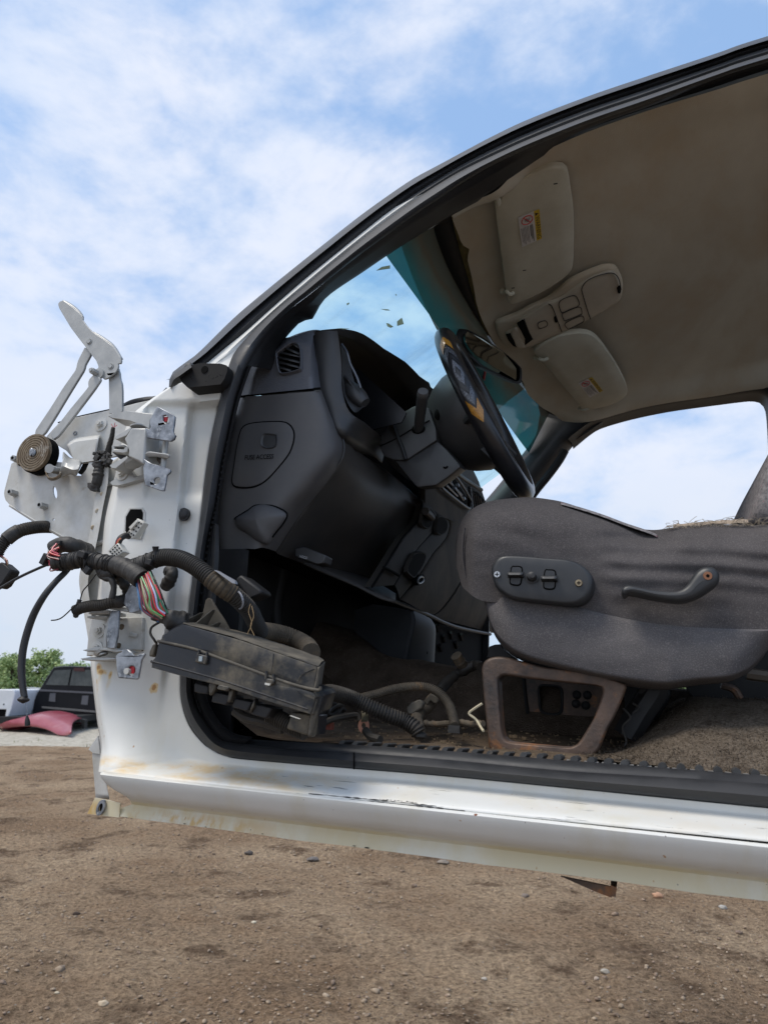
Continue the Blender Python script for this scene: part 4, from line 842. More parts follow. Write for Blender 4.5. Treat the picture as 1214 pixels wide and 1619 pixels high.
lo('hinge_strap', [(338, 396), (416, 398), (408, 520), (398, 640), (372, 762), (300, 760), (292, 640), (308, 500)], .000, .004, GALV); lo('hinge_strap', [(300, 480), (334, 440), (292, 640), (292, 755), (255, 752), (270, 600)], .006, .012)
hb = circ(*cv([(560, 265)])[0], -.004, .003, 10)
lo('hinge_bracket', [(452, 328), (470, 250), (515, 155), (540, 142), (640, 155), (612, 225), (605, 300), (615, 400), (560, 420), (505, 415), (500, 385), (470, 360)], -.004, .0035, GALV, bev=.0015)
lo('hinge_leaf', [(58, 778), (200, 745), (400, 762), (442, 788), (380, 800), (270, 780), (100, 790)], .006, .036); lo('hinge_leaf', [(38, 858), (140, 842), (380, 852), (382, 868), (250, 880), (60, 874)], .012, .030)
g = G(); g.cyl(P(*cv([(240, 790)])[0], .014), P(*cv([(250, 812)])[0], .014), .010, .008, 20); g.cyl(P(*cv([(260, 812)])[0], .014), P(*cv([(262, 825)])[0], .014), .006, .006, 16); obj('hinge_washer', g, HINGE, LH)
hb = circ(*cv([(528, 975)])[0], -.006, .0062, 14)
lo('hinge_bracket', [(380, 830), (402, 808), (440, 795), (425, 775), (500, 766), (540, 800), (560, 832), (610, 812), (665, 808), (655, 835), (632, 870), (615, 960), (600, 1050), (585, 1062), (402, 1045), (385, 960)], -.006, .0035, GALV, [hb], bev=.0015)
g = G(); g.box(P(*cv([(538, 965)])[0], -.001), (.009, .003, .010)); obj('red_residue', g, RED, LH)
g = G(); c = P(*cv([(510, 982)])[0], -.002); g.cyl(c, c+V((0, -.006, 0)), .0042, .004, 14); obj('hinge_stud', g, PAINT2, LH)
for p in ((228, 590), (205, 762)):
    g = G(); bolt(g, *cv([p])[0], .043, .006, .0105, .006); obj('hinge_bolt', g, PAINT2, LH)
g = G()
for p in ((440, 555), (410, 735)):
    g.cyl(P(*cv([p])[0], .0425), P(*cv([p])[0], .041), .0042, .0035, 14)
obj('leaf_hole', g, mat('rust_hole', (.10, .07, .04), (.25, .2, .14), ns=80, rough=.9), LH)
g = G(); g.tube([P(*cv([(510, 625)])[0], .034), P(*cv([(580, 640)])[0], .043)], .0035, 10); obj('leaf_peg', g, PAINT2, LH)

# --- pillar details: octagonal access hole, grommet, windshield corner pad
g = G(); g.prism(pl([(208, 806), (226, 806), (229, 812), (228, 836), (223, 850), (205, 848), (200, 840), (201, 818)], .0535), (0, -.0055, 0)); obj('access_hole_dark', g, CAVITY, PIL)  # black plate painted as the dark inside of the hole
hr = pl([(206, 803), (227, 803), (231.5, 810), (230.5, 838), (225, 853), (203, 851), (197, 842), (198.5, 817)], .0505); hi = pl([(208, 806), (226, 806), (229, 812), (228, 836), (223, 850), (205, 848), (200, 840), (201, 818)], .0505)
g = G().prism([hr, hi], (0, -.0028, 0)); obj('hole_flange', g, PAINT2, PIL, bev=.0006)
g = G(); c = P(290, 813, .054); g.ball(c, .0085, 20, (1, .55, 1)); g.cyl(c+V((0, -.001, 0)), c+V((0, .004, 0)), .0095, .0095, 20); obj('door_bumper', g, RUBBER, PIL)
cv = lambda p: cvt(p, 250, 380, 4.047)
o = pl(cv([(205, 800), (260, 785), (400, 787), (442, 800), (444, 830), (425, 885), (400, 920), (190, 943), (150, 905), (138, 880), (160, 855)]), .022)
g = G().prism([rnd(o, 60, False)], (0, .030, 0)); CP = obj('corner_seal_pad', g, RUBMATTE, TR, bev=.004)
g = G(); c = P(*cv([(300, 828)])[0], .0225); g.cyl(c, c+V((0, -.0015, 0)), .0058, .0058, 18); obj('pad_hole', g, CAVITY, CP)
g = G().ball(P(*cv([(200, 822)])[0], .03), .010, 14, (.9, .7, 1)); obj('pad_bulb', g, RUBBER, CP)
R = random.Random(9); g = G()
for k in range(30):
    q = cv([(R.uniform(190, 425), R.uniform(860, 905))])[0]; g.ball(P(*q, .0225), .0009*R.uniform(.4, 1.3), 6)
obj('pad_crumbs', g, CAVITY, CP)
g = G(); g.loft([pl([(267, 612), (270, 596), (280, 588), (300, 575)], .02), pl([(269, 612), (275, 600), (285, 593), (303, 580)], .012), pl([(273, 612), (283, 606), (292, 597), (306, 588)], .03)], 16); obj('moulding_end', g, RUBBER, CP)
# scrapes along the sill shelf and its crease
def shelf(px, py):
    a = resamp([V((p[0], p[1], 0)) for p in OUT[13:]], 2, False); yo = yi = None
    for A_, k in ((OUT[13:], 0), (INN[14:], 1)):
        for m in range(len(A_)-1):
            if A_[m][0] <= px <= A_[m+1][0]:
                v = A_[m][1]+(A_[m+1][1]-A_[m][1])*(px-A_[m][0])/(A_[m+1][0]-A_[m][0])
                if k == 0: yo = v
                else: yi = v
    t = min(1, max(0, (yo-py)/(yo-yi))); return P(px, py, .052*sst(.02, .80, t)-.0006)
def scrape(pts, r): 
    g = G().tube([shelf(a, b) for a, b in pxres(pts, 40)], lambda s: r*(.35+abs(noise.noise(V((s*14, r*9e3, 0))))*1.6), 5, n=120); return obj('scratch', g, INK, ROCK)
scrape([(446, 1228), (560, 1238), (700, 1251), (851, 1265), (1000, 1280)], .0005)
for dy, x0_, x1_, r in ((0, 488, 690, .0008), (3, 520, 735, .0010), (6, 560, 770, .0007), (-2, 600, 660, .0005), (5, 470, 530, .0004)):
    scrape([(x0_, 1255.5+dy+(x0_-490)*.098), ((x0_+x1_)/2, 1255+dy+((x0_+x1_)/2-490)*.098), (x1_, 1255.5+dy+(x1_-490)*.098)], r)
# seam sealer line and weld dimples on the pillar
g = G().tube([P(a, b, .0492) for a, b in [(229, 980), (228, 1000), (225, 1030)]], .0009, 6); obj('seam_sealer', g, MATS['dull_black_rubber'], PIL)
g = G(); R = random.Random(12)
for px, py, s in ((296, 1195, .006), (155, 1047, .004), (249, 1087, .0035), (161, 1083, .003), (302, 1090, .0025), (298, 1096, .003)):
    c = P(px, py, 0.0)
for k in range(0): pass

# ================================================================== interior: floor, tunnel, firewall
g = G()
zf = -.062
def F(x, y): return V((x, y, zf - .004 + .016*sst(.12, .5, y) + .0025*noise.noise(V((x*14, y*14, 0))) + .10*sst(-.46, -.63, x)*1.0))
g.grid([[F(-.63+i*.03, .10+j*.02) for i in range(54)] for j in range(24)]); FL = obj('floor_carpet', g, FLOORD, TR, sharp=180)
top = [(440, 960), (500, 985), (560, 1010), (606, 1036), (653, 1045), (692, 1053), (759, 1061), (900, 1075), (1050, 1090), (1214, 1106), (1500, 1130)]
rt = resamp([P(a, b, .60) for a, b in top], 70); rb = [V((p.x, .52, zf+.010)) for p in rt]
rows = [rb, [p.lerp(q, .35)+V((0, .012, 0)) for p, q in zip(rb, rt)], [p.lerp(q, .8)+V((0, .0, 0)) for p, q in zip(rb, rt)], [p+V((0, .012, .0)) for p in rt], [p+V((0, .06, .006)) for p in rt], [p+V((0, .40, .006)) for p in rt], [V((p.x, 1.10, zf)) for p in rt], [V((p.x, 1.50, zf)) for p in rt]]
for r_ in rows[1:4]:
    for p in r_: p.y += .006*noise.noise(V((p.x*9, p.z*12, 3)))
g = G().grid(rows); obj('tunnel_carpet', g, CARPET, TR, sharp=180)
g = G(); g.grid([[V((-.645, .10, -.14)), V((-.645, 1.50, -.14))], [V((-.645, .10, .1)), V((-.645, 1.50, .1))], [V((-.62, .10, .44)), V((-.62, 1.50, .44))]]); obj('firewall', g, TRIM, TR, solid=.01)
g = G().prism([V((-.64, .095, -.10)), V((-.52, .095, -.08)), V((-.54, .12, .20)), V((-.64, .12, .20))], (0, .012, 0)); obj('kick_panel', g, TRIM, TR)
g = G().prism([V((-.64, 1.47, -.10)), V((-.42, 1.47, -.10)), V((-.42, 1.47, .30)), V((-.64, 1.47, .46))], (0, .012, 0)); obj('kick_panel', g, TRIM, TR)
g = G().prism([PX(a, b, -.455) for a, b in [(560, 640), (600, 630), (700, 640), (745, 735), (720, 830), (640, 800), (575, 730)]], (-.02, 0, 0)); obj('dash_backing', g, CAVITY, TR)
# far passenger kick area mass under the glovebox
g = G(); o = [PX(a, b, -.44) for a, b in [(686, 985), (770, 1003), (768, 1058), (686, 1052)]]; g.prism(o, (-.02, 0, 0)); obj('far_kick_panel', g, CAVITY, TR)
# raised carpet at the rear of the doorway
tp = [(930, 1192), (960, 1188), (989, 1178), (1014, 1155), (1044, 1130), (1077, 1108), (1106, 1102), (1148, 1105), (1214, 1106), (1320, 1108), (1600, 1115)]
bt = [(930, 1196), (960, 1203), (1000, 1207), (1040, 1211), (1085, 1216), (1120, 1219), (1160, 1223), (1190, 1226), (1214, 1229), (1320, 1238), (1600, 1262)]
r0 = [P(a, b, .110) for a, b in bt]; r3 = [P(a, b, .40) for a, b in tp]
r1 = [p.lerp(q, .30)+V((0, -.03, .0)) for p, q in zip(r0, r3)]; r2 = [p.lerp(q, .72)+V((0, -.035, .006)) for p, q in zip(r0, r3)]; r4 = [p+V((0, .3, 0)) for p in r3]
g = G(); g.loft([r0, r1, r2, r3, r4], 120, 50)
for p in g.v: p += V((0, -1, .5))*(.0016*noise.noise(p*160)+.0035*noise.noise(p*30))
HU = obj('rear_floor_carpet', g, CARPET2, TR, sharp=180)
g = G(); R = random.Random(6)
base = r0 and resamp(r1, 200)
gridv = g
src = G(); src.loft([r0, r1, r2, r3], 160, 60)
for k in range(15000):
    p = R.choice(src.v)+V((R.gauss(0, .003), 0, R.gauss(0, .002))); d = V((R.gauss(0, .5), -1, R.gauss(.45, .5))).normalized(); s = V((R.gauss(0, 1), R.gauss(0, .3), R.gauss(0, 1))).normalized()*.0006
    L_ = R.uniform(.002, .0052); q = p+V((0, .002, 0)); g.add([q-s, q+s, q+d*L_+V((R.gauss(0, .0008), 0, R.gauss(0, .0008)))], [(0, 1, 2)])
obj('carpet_pile', g, CARPET2, HU, kind='stuff')
# ================================================================== dashboard
DA = obj('dashboard', G().box((-.605, .82, .33), (.06, 1.26, .22)).box((-.58, .82, .43), (.12, 1.2, .06)), CAVITY, TR, bev=.02)
# end cap: upper vinyl part
cv = lambda p: cvt(p, 330, 500, 4.047)
Lb = [(205, 507), (215, 470), (230, 400), (270, 310), (340, 250), (420, 200), (462, 163), (520, 130), (600, 100), (680, 84), (742, 95)]
Rb = [(718, 455), (716, 445), (708, 400), (700, 340), (694, 300), (686, 260), (680, 220), (676, 180), (676, 150), (680, 120), (742, 95)]
lp = resamp([V((a, b, 0)) for a, b in cv(Lb)], 40, True); rp = resamp([V((a, b, 0)) for a, b in cv(Rb)], 40, True)
g = G(); rows = []
for i, (a, b) in enumerate(zip(lp, rp)):
    row = []
    for j in range(26):
        t = j/25; x, y = a.x+(b.x-a.x)*t, a.y+(b.y-a.y)*t; d = .135 + .035*(1-sst(0, .12, t)) + .035*sst(.86, 1.0, t)**2 + .05*sst(24, 39, i)
        row.append(P(x, y, d))
    rows.append(row)
g.grid(rows); TOPC = obj('dash_top', g, DASHTOP, DA, sharp=60)
# vent set in it
vo = [(432, 245), (445, 225), (520, 172), (552, 168), (572, 185), (582, 230), (582, 320), (560, 340), (470, 360), (445, 335)]
R0 = rnd(pl(cv(vo), .128), 48); c = sum(R0, V((0, 0, 0)))/48
g = G(); g.grid([[c+(p-c)*1.10+V((0, .007, 0)) for p in R0], [c+(p-c)*1.04 for p in R0], [c+(p-c)*.98+V((0, .001, 0)) for p in R0], [c+(p-c)*.95+V((0, .012, 0)) for p in R0]], closed=True); obj('vent_frame', g, DASHTOP, DA)
g = G(); g.grid([[c+(p-c)*f+V((0, .0065, 0)) for p in R0] for f in (.98, .001)], closed=True); obj('vent_dark', g, CAVITY, DA)
for q in ([(485, 205), (575, 245)], [(452, 235), (580, 262)], [(440, 265), (582, 300)], [(445, 297), (580, 332)], [(450, 330), (520, 352)], [(530, 175), (575, 205)]):
    a, b = cv(q); pa, pb = P(*a, .130), P(*b, .130); g = G(); g.grid([[pa, pb], [pa+V((0, .008, .008)), pb+V((0, .008, .008))]]); obj('vent_slat', g, HOODPL, DA, solid=.0012)
# lower end cap + knee panel as one continuous sheet
kc = [
 ([(379, 628), (366, 661), (355, 710), (347, 747), (341, 796), (338, 840), (345, 872)], .165),
 ([(388, 627), (378, 662), (367, 710), (358, 750), (352, 800), (349, 842), (352, 876)], .138),
 ([(430, 624), (425, 665), (415, 710), (405, 755), (396, 800), (388, 840), (384, 868)], .134),
 ([(478, 620), (478, 655), (474, 700), (462, 740), (440, 780), (415, 825), (402, 868)], .134),
 ([(500, 618), (508, 648), (510, 690), (502, 730), (474, 770), (440, 812), (414, 866)], .140),
 ([(507, 617), (518, 648), (528, 684), (526, 722), (498, 765), (458, 812), (424, 868)], .156),
 ([(509, 617), (524, 655), (541, 690), (538, 728), (512, 768), (470, 820), (436, 872)], .185)]
g = G(); g.loft([pl(a, y) for a, y in kc], 70, 60); EC = obj('dash_end_cap', g, DASH, DA, sharp=60)
kn = [
 ([(509, 617), (524, 655), (541, 690), (538, 728), (512, 768), (470, 820), (436, 872)], .187),
 ([(511, 619), (527, 657), (544, 690), (543, 728), (518, 768), (478, 824), (444, 878)], .198),
 ([(548, 690), (560, 705), (572, 722), (585, 765), (565, 810), (525, 855), (490, 895)], .33),
 ([(580, 712), (600, 735), (614, 752), (622, 790), (600, 840), (565, 880), (538, 915)], .46),
 ([(610, 742), (628, 758), (640, 770), (644, 800), (622, 850), (595, 890), (572, 924)], .56),
 ([(640, 772), (652, 781), (661, 789), (655, 817), (634, 853), (612, 885), (590, 924)], .63)]
g = G(); g.loft([pl(a, y) for a, y in kn], 60, 60); obj('knee_panel', g, DASH2, DA, sharp=60)
# panel line bead
g = G(); g.tube(pl([(541, 688), (544, 712), (534, 735), (500, 770), (478, 800), (455, 835), (432, 868)], .183), .0014, 6, n=60); obj('panel_seam', g, HOODPL, DA)
# dark gap between upper and lower end cap
g = G(); g.tube(pl([(381, 627), (410, 623), (450, 619), (480, 616), (506, 614)], .140), .0032, 8, n=30, flat=.6); obj('panel_gap', g, CAVITY, DA)
g = G().ball(P(379.5, 621, .12), .0016, 8); obj('trim_pin', g, STEEL, DA)
# fuse access door
fo = [(205, 745), (230, 705), (290, 685), (400, 677), (480, 679), (520, 698), (545, 740), (544, 800), (515, 880), (450, 965), (370, 1050), (300, 1088), (220, 1097), (165, 1085), (153, 1050), (165, 960), (185, 830)]
R0 = rnd(pl(cv(fo), .1345), 90); c = sum(R0, V((0, 0, 0)))/90
g = G(); g.tube(R0+[R0[0]], .0021, 8, n=160, cap=False, flat=.7); obj('door_groove', g, CAVITY, DA)
g = G(); g.grid([[c+(p-c)*.992+V((0, .0025, 0)) for p in R0], [c+(p-c)*.985+V((0, -.0022, 0)) for p in R0], [c+(p-c)*.95+V((0, -.0028, 0)) for p in R0], [c+(p-c)*.6+V((0, -.0028, 0)) for p in R0], [c+(p-c)*.001+V((0, -.0028, 0)) for p in R0]], closed=True); FD = obj('fuse_door', g, DASH, DA)
ff = [(335, 790), (345, 760), (365, 750), (425, 755), (436, 770), (434, 815), (420, 838), (385, 845), (350, 838), (335, 822)]
R1 = rnd(pl(cv(ff), .1310), 36); c1 = sum(R1, V((0, 0, 0)))/36
g = G(); g.grid([[c1+(p-c1)*1.06+V((0, .001, 0)) for p in R1], [c1+(p-c1)*1.0+V((0, -.0012, 0)) for p in R1], [c1+(p-c1)*.92+V((0, -.0008, 0)) for p in R1], [c1+(p-c1)*.80+V((0.000, .0006, 0)) for p in R1], [c1+(p-c1)*.001+V((0, .0006, 0)) for p in R1]], closed=True); obj('finger_pull', g, HOODPL, FD)
pa, pb = P(*cv([(232, 906)])[0], .131), P(*cv([(414, 898)])[0], .131)
g = text('door_lettering', 'FUSE ACCESS', 1.0, (0, 0, 0), (1, 0, 0), (0, 1, 0), INK, None)
xs = [p.x for p in g.v]; wd = max(xs)-min(xs); sc_ = (pb-pa).length/wd; xd = (pb-pa).normalized(); zd = V((0, -1, 0)); yd_ = zd.cross(xd)
g.v = [(pa+pb)/2+xd*p.x*sc_+yd_*p.y*sc_*1.25+zd*(.0006+p.z*.3) for p in g.v]; obj('door_lettering', g, CAVITY, FD)
# grip panel below (release handle cover)
cv4 = lambda p: cvt(p, 340, 500, 2.639)
go = [(82, 850), (100, 835), (140, 810), (170, 790), (215, 787), (260, 800), (298, 825), (285, 860), (245, 910), (215, 950), (170, 935), (130, 905), (95, 885)]
R0 = rnd(pl(cv4(go), .134), 60); c = sum(R0, V((0, 0, 0)))/60
g = G(); g.grid([[c+(p-c)*1.0+V((0, .005, 0)) for p in R0], [c+(p-c)*.99+V((0, -.001, 0)) for p in R0], [c+(p-c)*.90+V((0, -.006, 0)) for p in R0], [c+(p-c)*.5+V((0, -.014, 0)) for p in R0], [c+(p-c)*.001+V((0, -.016, 0)) for p in R0]], closed=True); obj('lower_corner_cover', g, DASH, DA)
g = G(); g.tube(rnd(pl(cv4(go), .1355), 60)[:38], .0022, 8, n=90); obj('cover_groove', g, CAVITY, DA)
# instrument hood
cz = lambda p: cvt(p, 330, 500, 4.047)
HL = [(497, 526), (499, 545), (502, 572), (508, 618), (518, 654), (541, 686), (563, 704), (586, 718), (603, 734)]
HR_ = [(533, 524), (537, 545), (539, 576), (541, 614), (552, 651), (575, 667), (597, 686), (608, 700), (612, 712)]
g = G()
la = [P(a, b, .170+.30*sst(5, 8, i)) for i, (a, b) in enumerate(HL)]; ra_ = [P(a, b, .178+.30*sst(4.2, 8, i)) for i, (a, b) in enumerate(HR_)]
g.loft([[p+V((-.02, .02, 0)) for p in la], la, [p.lerp(q, .5)+V((0, -.006, 0)) for p, q in zip(la, ra_)], [p.lerp(q, .9)+V((0, -.003, 0)) for p, q in zip(la, ra_)], ra_, [p+V((-.03, .03, -.0)) for p in ra_], [p+V((-.12, .05, -.01)) for p in ra_]], 50, 40); IH = obj('instrument_hood', g, HOODPL, DA, sharp=60)
SIL = [(497, 524), (510, 521.5), (525, 520), (541, 520), (567, 526), (605, 548), (643, 576), (673, 602), (686, 618), (700, 645)]
INR = [(503, 526), (515, 526), (528, 527), (541, 531), (560, 539), (590, 561), (622, 593), (652, 628), (668, 660), (676, 690)]
sy = [.172, .174, .177, .19, .26, .36, .45, .54, .60, .66]
s0 = [P(a, b, y) for (a, b), y in zip(SIL, sy)]; s1 = [P(a, b, y+.004) for (a, b), y in zip(INR, sy)]
g = G(); g.loft([[p+V((-.30, .02, -.05)) for p in s0], [p+V((-.08, .01, -.004)) for p in s0], [p+V((-.006, 0, 0)) for p in s0], s0, [p.lerp(q, .5)+V((.002, 0, 0)) for p, q in zip(s0, s1)], s1, [p+V((-.03, 0, .002)) for p in s1], [p+V((-.14, 0, -.015)) for p in s1]], 70, 50); obj('hood_lip', g, mat('hood_underside', (.012, .010, .009), (.02, .017, .014), ns=9, rough=.75, spec=.2), DA, sharp=60)
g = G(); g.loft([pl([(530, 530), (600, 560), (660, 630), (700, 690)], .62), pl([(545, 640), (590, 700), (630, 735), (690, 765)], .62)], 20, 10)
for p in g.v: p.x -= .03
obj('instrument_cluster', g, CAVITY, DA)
cz4 = cv4
g = G()  # clear lens edge and bezel inside the near end
g.tube([P(*q, .21) for q in cz4([(528, 115), (550, 150), (565, 200), (590, 250), (608, 300)])], .0022, 8, n=40); obj('lens_edge', g, mat('clear_lens_edge', (.10, .11, .13), rough=.08, spec=1), IH)
g = G(); g.loft([[P(*q, .215) for q in cz4([(524, 120), (528, 180), (530, 240), (540, 330), (580, 400), (612, 385)])], [P(*q, .235) for q in cz4([(545, 140), (562, 200), (575, 250), (590, 290), (620, 330), (630, 360)])]], 30, 12); obj('cluster_bezel', g, HOODPL, IH)
g = G(); g.loft([[P(*q, .222) for q in cz4([(530, 235), (538, 280), (560, 310)])], [P(*q, .215) for q in cz4([(550, 262), (575, 285), (595, 320)])]], 14, 8); obj('headlight_knob', g, HOODPL, IH, solid=.006)
g = G(); g.tube([P(*cz4([a])[0], .225) for a in ((560, 285), (585, 320), (612, 350), (626, 362))], lambda s: .010+.006*math.sin(s*3.0), 16, n=24, flat=.8); obj('switch_pod', g, HOODPL, IH)
g = G(); g.prism([P(*q, .33) for q in cz4([(600, 212), (625, 220), (820, 400), (800, 440), (640, 480), (612, 400)])], (0, .004, 0)); 
for p in g.v: p.x -= .01
obj('cluster_lens', g, mat('cluster_face', (.006, .006, .007), rough=.25), DA)
# centre dash: panel bands standing on a plane behind the wheel
XP = -.415
def cpl(nm, pts, m, dx=0.0, th=-.012, par=DA, bev=.003, x=XP): return obj(nm, G().prism([PX(a, b, x+dx) for a, b in pts], (th, 0, 0)), m, par, bev=bev)
cb = lambda p: cvt(p, 560, 740, 4.047)
cpl('center_fascia', [(672, 738), (700, 742), (746, 737), (757, 760), (768, 793), (757, 835), (731, 832), (708, 826), (690, 815), (672, 797), (668, 780)], DASH2, .004)
cpl('center_fascia', [(672, 742), (700, 768), (742, 806), (722, 838), (700, 820), (672, 797)], DASH3, .010)
cpl('radio_slot', cb([(575, 95), (605, 65), (640, 60), (722, 190), (728, 225), (715, 235), (580, 130)]), CAVITY, .016, par=DA)
g = G(); q = [PX(a, b, XP+.020) for a, b in cb([(570, 100), (605, 58), (650, 55), (738, 190), (745, 245), (718, 250), (568, 132)])]; g.tube(rnd(q, 50)+[rnd(q, 50)[0]], .0035, 8, n=90, cap=False); obj('radio_frame', g, HOODPL, DA)
g = G()
for a, b in (([(600, 80), (690, 175)]), ([(620, 95), (700, 205)]), ([(590, 110), (660, 180)])):
    u, v_ = cb([a, b]); g.tube([PX(*u, XP+.021), PX(*v_, XP+.021)], .0022, 6)
for a in ([(612, 80)], [(640, 130)], [(700, 195)], [(660, 110)]): g.box(PX(*cb(a)[0], XP+.022), (.008, .012, .006))
obj('radio_brackets', g, GALV, DA)
cpl('vent_slot', cb([(755, 145), (790, 150), (835, 205), (815, 235), (765, 262), (750, 230)]), CAVITY, .016)
g = G()
for a in range(4): 
    u, v_ = cb([(756+a*16, 150+a*14), (770+a*14, 245-a*8)]); g.tube([PX(*u, XP+.02), PX(*v_, XP+.02)], .003, 6)
obj('vent_bar', g, HOODPL, DA)
g = G(); q = [PX(a, b, XP+.020) for a, b in cb([(650, 25), (690, 60), (750, 100), (812, 140)])]; g.tube(q, .006, 8, n=20); obj('fascia_rib', g, HOODPL, DA)
g = G(); q = [PX(a, b, XP+.020) for a, b in cb([(735, 120), (745, 190), (752, 260)])]; g.tube(q, .005, 8, n=20); obj('fascia_rib', g, HOODPL, DA)
# strip A, strip B and lower fascia
LA = [(663, 789), (667, 797), (661, 821), (648, 838), (634, 854), (607, 898), (588, 928)]
LB = [(668, 793), (690, 814), (683, 839), (672, 853), (659, 868), (641, 893), (622, 925)]
LC = [(694, 817), (709, 826), (706, 846), (697, 860), (683, 876), (659, 913), (630, 948)]
LD = [(720, 828), (735, 835), (732, 905), (722, 928), (708, 950), (693, 967), (678, 976)]
LE = [(800, 850), (815, 860), (830, 920), (820, 960), (800, 985), (790, 996), (779, 1001)]
def strip(nm, A_, B_, m, dx, bulge=.008, dip=0):
    a_ = [PX(p, q, XP+dx-.05*max(0, (q-900)/100)**2) for p, q in A_]; b_ = [PX(p, q, XP+dx-.05*max(0, (q-900)/100)**2) for p, q in B_]
    g = G(); g.loft([[p+V((-.014, .0, 0)) for p in a_], a_, [p.lerp(q, .08)+V((bulge*.7, 0, 0)) for p, q in zip(a_, b_)], [p.lerp(q, .5)+V((bulge, 0, 0)) for p, q in zip(a_, b_)], [p.lerp(q, .92)+V((bulge*.7, 0, 0)) for p, q in zip(a_, b_)], b_, [p+V((-.014, 0, 0)) for p in b_]], 50, 40); return obj(nm, g, m, DA, sharp=60)
strip('switch_strip', LA, LB, STRIP, .012, .004); strip('ashtray_strip', LB, LC, STRIP, .012, .004)
strip('lower_fascia', LC, LD, DASH3, .010); strip('glovebox_door', LD, LE, DASH3, .008)
g = G()
for L_ in (LA, LB, LC, LD): g.tube([PX(p, q, XP+.013-.05*max(0, (q-900)/100)**2) for p, q in L_], .0022, 6, n=50)
g.tube([PX(*q, XP+.02) for q in cb([(190, 635), (285, 688)])], .003, 6); obj('panel_line', g, CAVITY, DA)
for nm, pts in (('recess', [(450, 262), (480, 258), (508, 285), (510, 330), (490, 375), (465, 382), (438, 362), (436, 320)]), ('recess', [(540, 315), (570, 315), (595, 340), (598, 380), (580, 415), (555, 425), (530, 410), (532, 360)]), ('recess', [(390, 550), (440, 542), (462, 560), (445, 610), (410, 670), (385, 700), (345, 665), (345, 630), (370, 580)])):
    q = rnd([PX(a, b, XP+.024) for a, b in cb(pts)], 32); c = sum(q, V((0, 0, 0)))/32
    g = G(); g.grid([[c+(p-c)*1.12-V((.006, 0, 0)) for p in q], [c+(p-c)*1.02 for p in q], [c+(p-c)*.94-V((.001, 0, 0)) for p in q]], closed=True); f_ = obj('recess_rim', g, STRIP, DA)
    g = G(); g.grid([[c+(p-c)*.95-V((.0008, 0, 0)) for p in q], [c+(p-c)*.001-V((.0008, 0, 0)) for p in q]], closed=True); obj('recess', g, CAVITY, f_)
g = G(); g.tube([PX(*q, XP+.03) for q in cb([(455, 275), (480, 300), (495, 320)])], .008, 10); obj('cup_glint', g, DASH2, DA)
g = G(); q = [PX(*a, XP+.026) for a in cb([(395, 720), (412, 688), (440, 680), (458, 710), (440, 740), (405, 752)])]; g.prism(q, (-.01, 0, 0)); obj('socket', g, CAVITY, DA)
g = G(); q = rnd([PX(*a, XP+.028) for a in cb([(408, 722), (418, 700), (436, 697), (445, 712), (432, 732), (412, 738)])], 20); g.tube(q+[q[0]], .002, 6, n=30, cap=False); obj('socket_ring', g, GALV, DA)
# bottom edge hardware under the glovebox
g = G(); g.tube([PX(a, b, XP-.01) for a, b in [(620, 950), (650, 962), (680, 974), (700, 984), (730, 994), (775, 1003)]], .005, 8, n=40)
for a, b in ((690, 988), (700, 1005), (695, 1020), (712, 1000), (720, 1015), (728, 1003), (684, 1000)): g.tube([PX(a, b, XP-.02), PX(a+2, b+9, XP-.022)], .005, 6)
obj('under_dash_hardware', g, TRIM, DA)
# upper lights: HOOD release, trim
g = G(); q = [P(a, b, .22) for a, b in [(466, 868), (480, 864), (515, 878), (512, 890), (500, 892), (466, 880)]]; g.prism(q, (0, .03, 0)); HRL = obj('hood_release', g, HOODPL, TR, bev=.002)
pa, pb = P(474, 879.5, .2195), P(486, 883, .2195); g = text('x', 'HOOD', 1.0, (0, 0, 0), (1, 0, 0), (0, 1, 0), INK, None)
xs = [p.x for p in g.v]; sc_ = (pb-pa).length/(max(xs)-min(xs)); xd = (pb-pa).normalized(); yd_ = V((0, -1, 0)).cross(xd); g.v = [(pa+pb)/2+xd*p.x*sc_+yd_*p.y*sc_*1.3+V((0, -.0004, 0)) for p in g.v]; obj('release_lettering', g, PRINT, HRL)
g = G(); g.loft([pl([(440, 872), (500, 900), (560, 925), (600, 945), (625, 952)], .30), pl([(440, 860), (500, 880), (560, 905), (600, 925), (625, 940)], .55), ], 20, 6); obj('lower_dash_edge', g, DASH2, DA, solid=.004)
# brake pedal arm
g = G(); g.tube(pl([(452, 880), (446, 915), (438, 955), (440, 990), (447, 1012), (452, 1030)], .42), .013, 8, n=30, flat=.6); g.box(P(452, 1035, .42), (.03, .08, .05)); obj('pedal', g, TRIM, TR, bev=.003)
# console end over the tunnel
g = G(); o = [(560, 965), (590, 955), (648, 965), (652, 978), (645, 1010), (637, 1044), (606, 1037), (586, 1019), (560, 1000)]
g.prism(pl(o, .62), (0, .02, 0)); g.loft([pl([(648, 965), (650, 985), (643, 1015), (637, 1044)], .62), pl([(655, 966), (659, 984), (652, 1015), (645, 1046)], .628), pl([(680, 978), (686, 990), (685, 1020), (683, 1050)], .72), pl([(683, 985), (688, 998), (687, 1022), (685, 1050)], .80)], 24, 20)
CO = obj('console_end', g, mat('slate_plastic', (.016, .019, .024), (.024, .028, .033), ns=9, rough=.6, bump=.05, bs=600), TR, sharp=50, bev=.003)
g = G()
for a, b, y in ((655, 1027, .655), (674, 1032, .695)): g.ball(P(a, b, y-.004), .004, 10, (.8, .6, 1.3))
obj('screw_hole', g, CAVITY, CO)

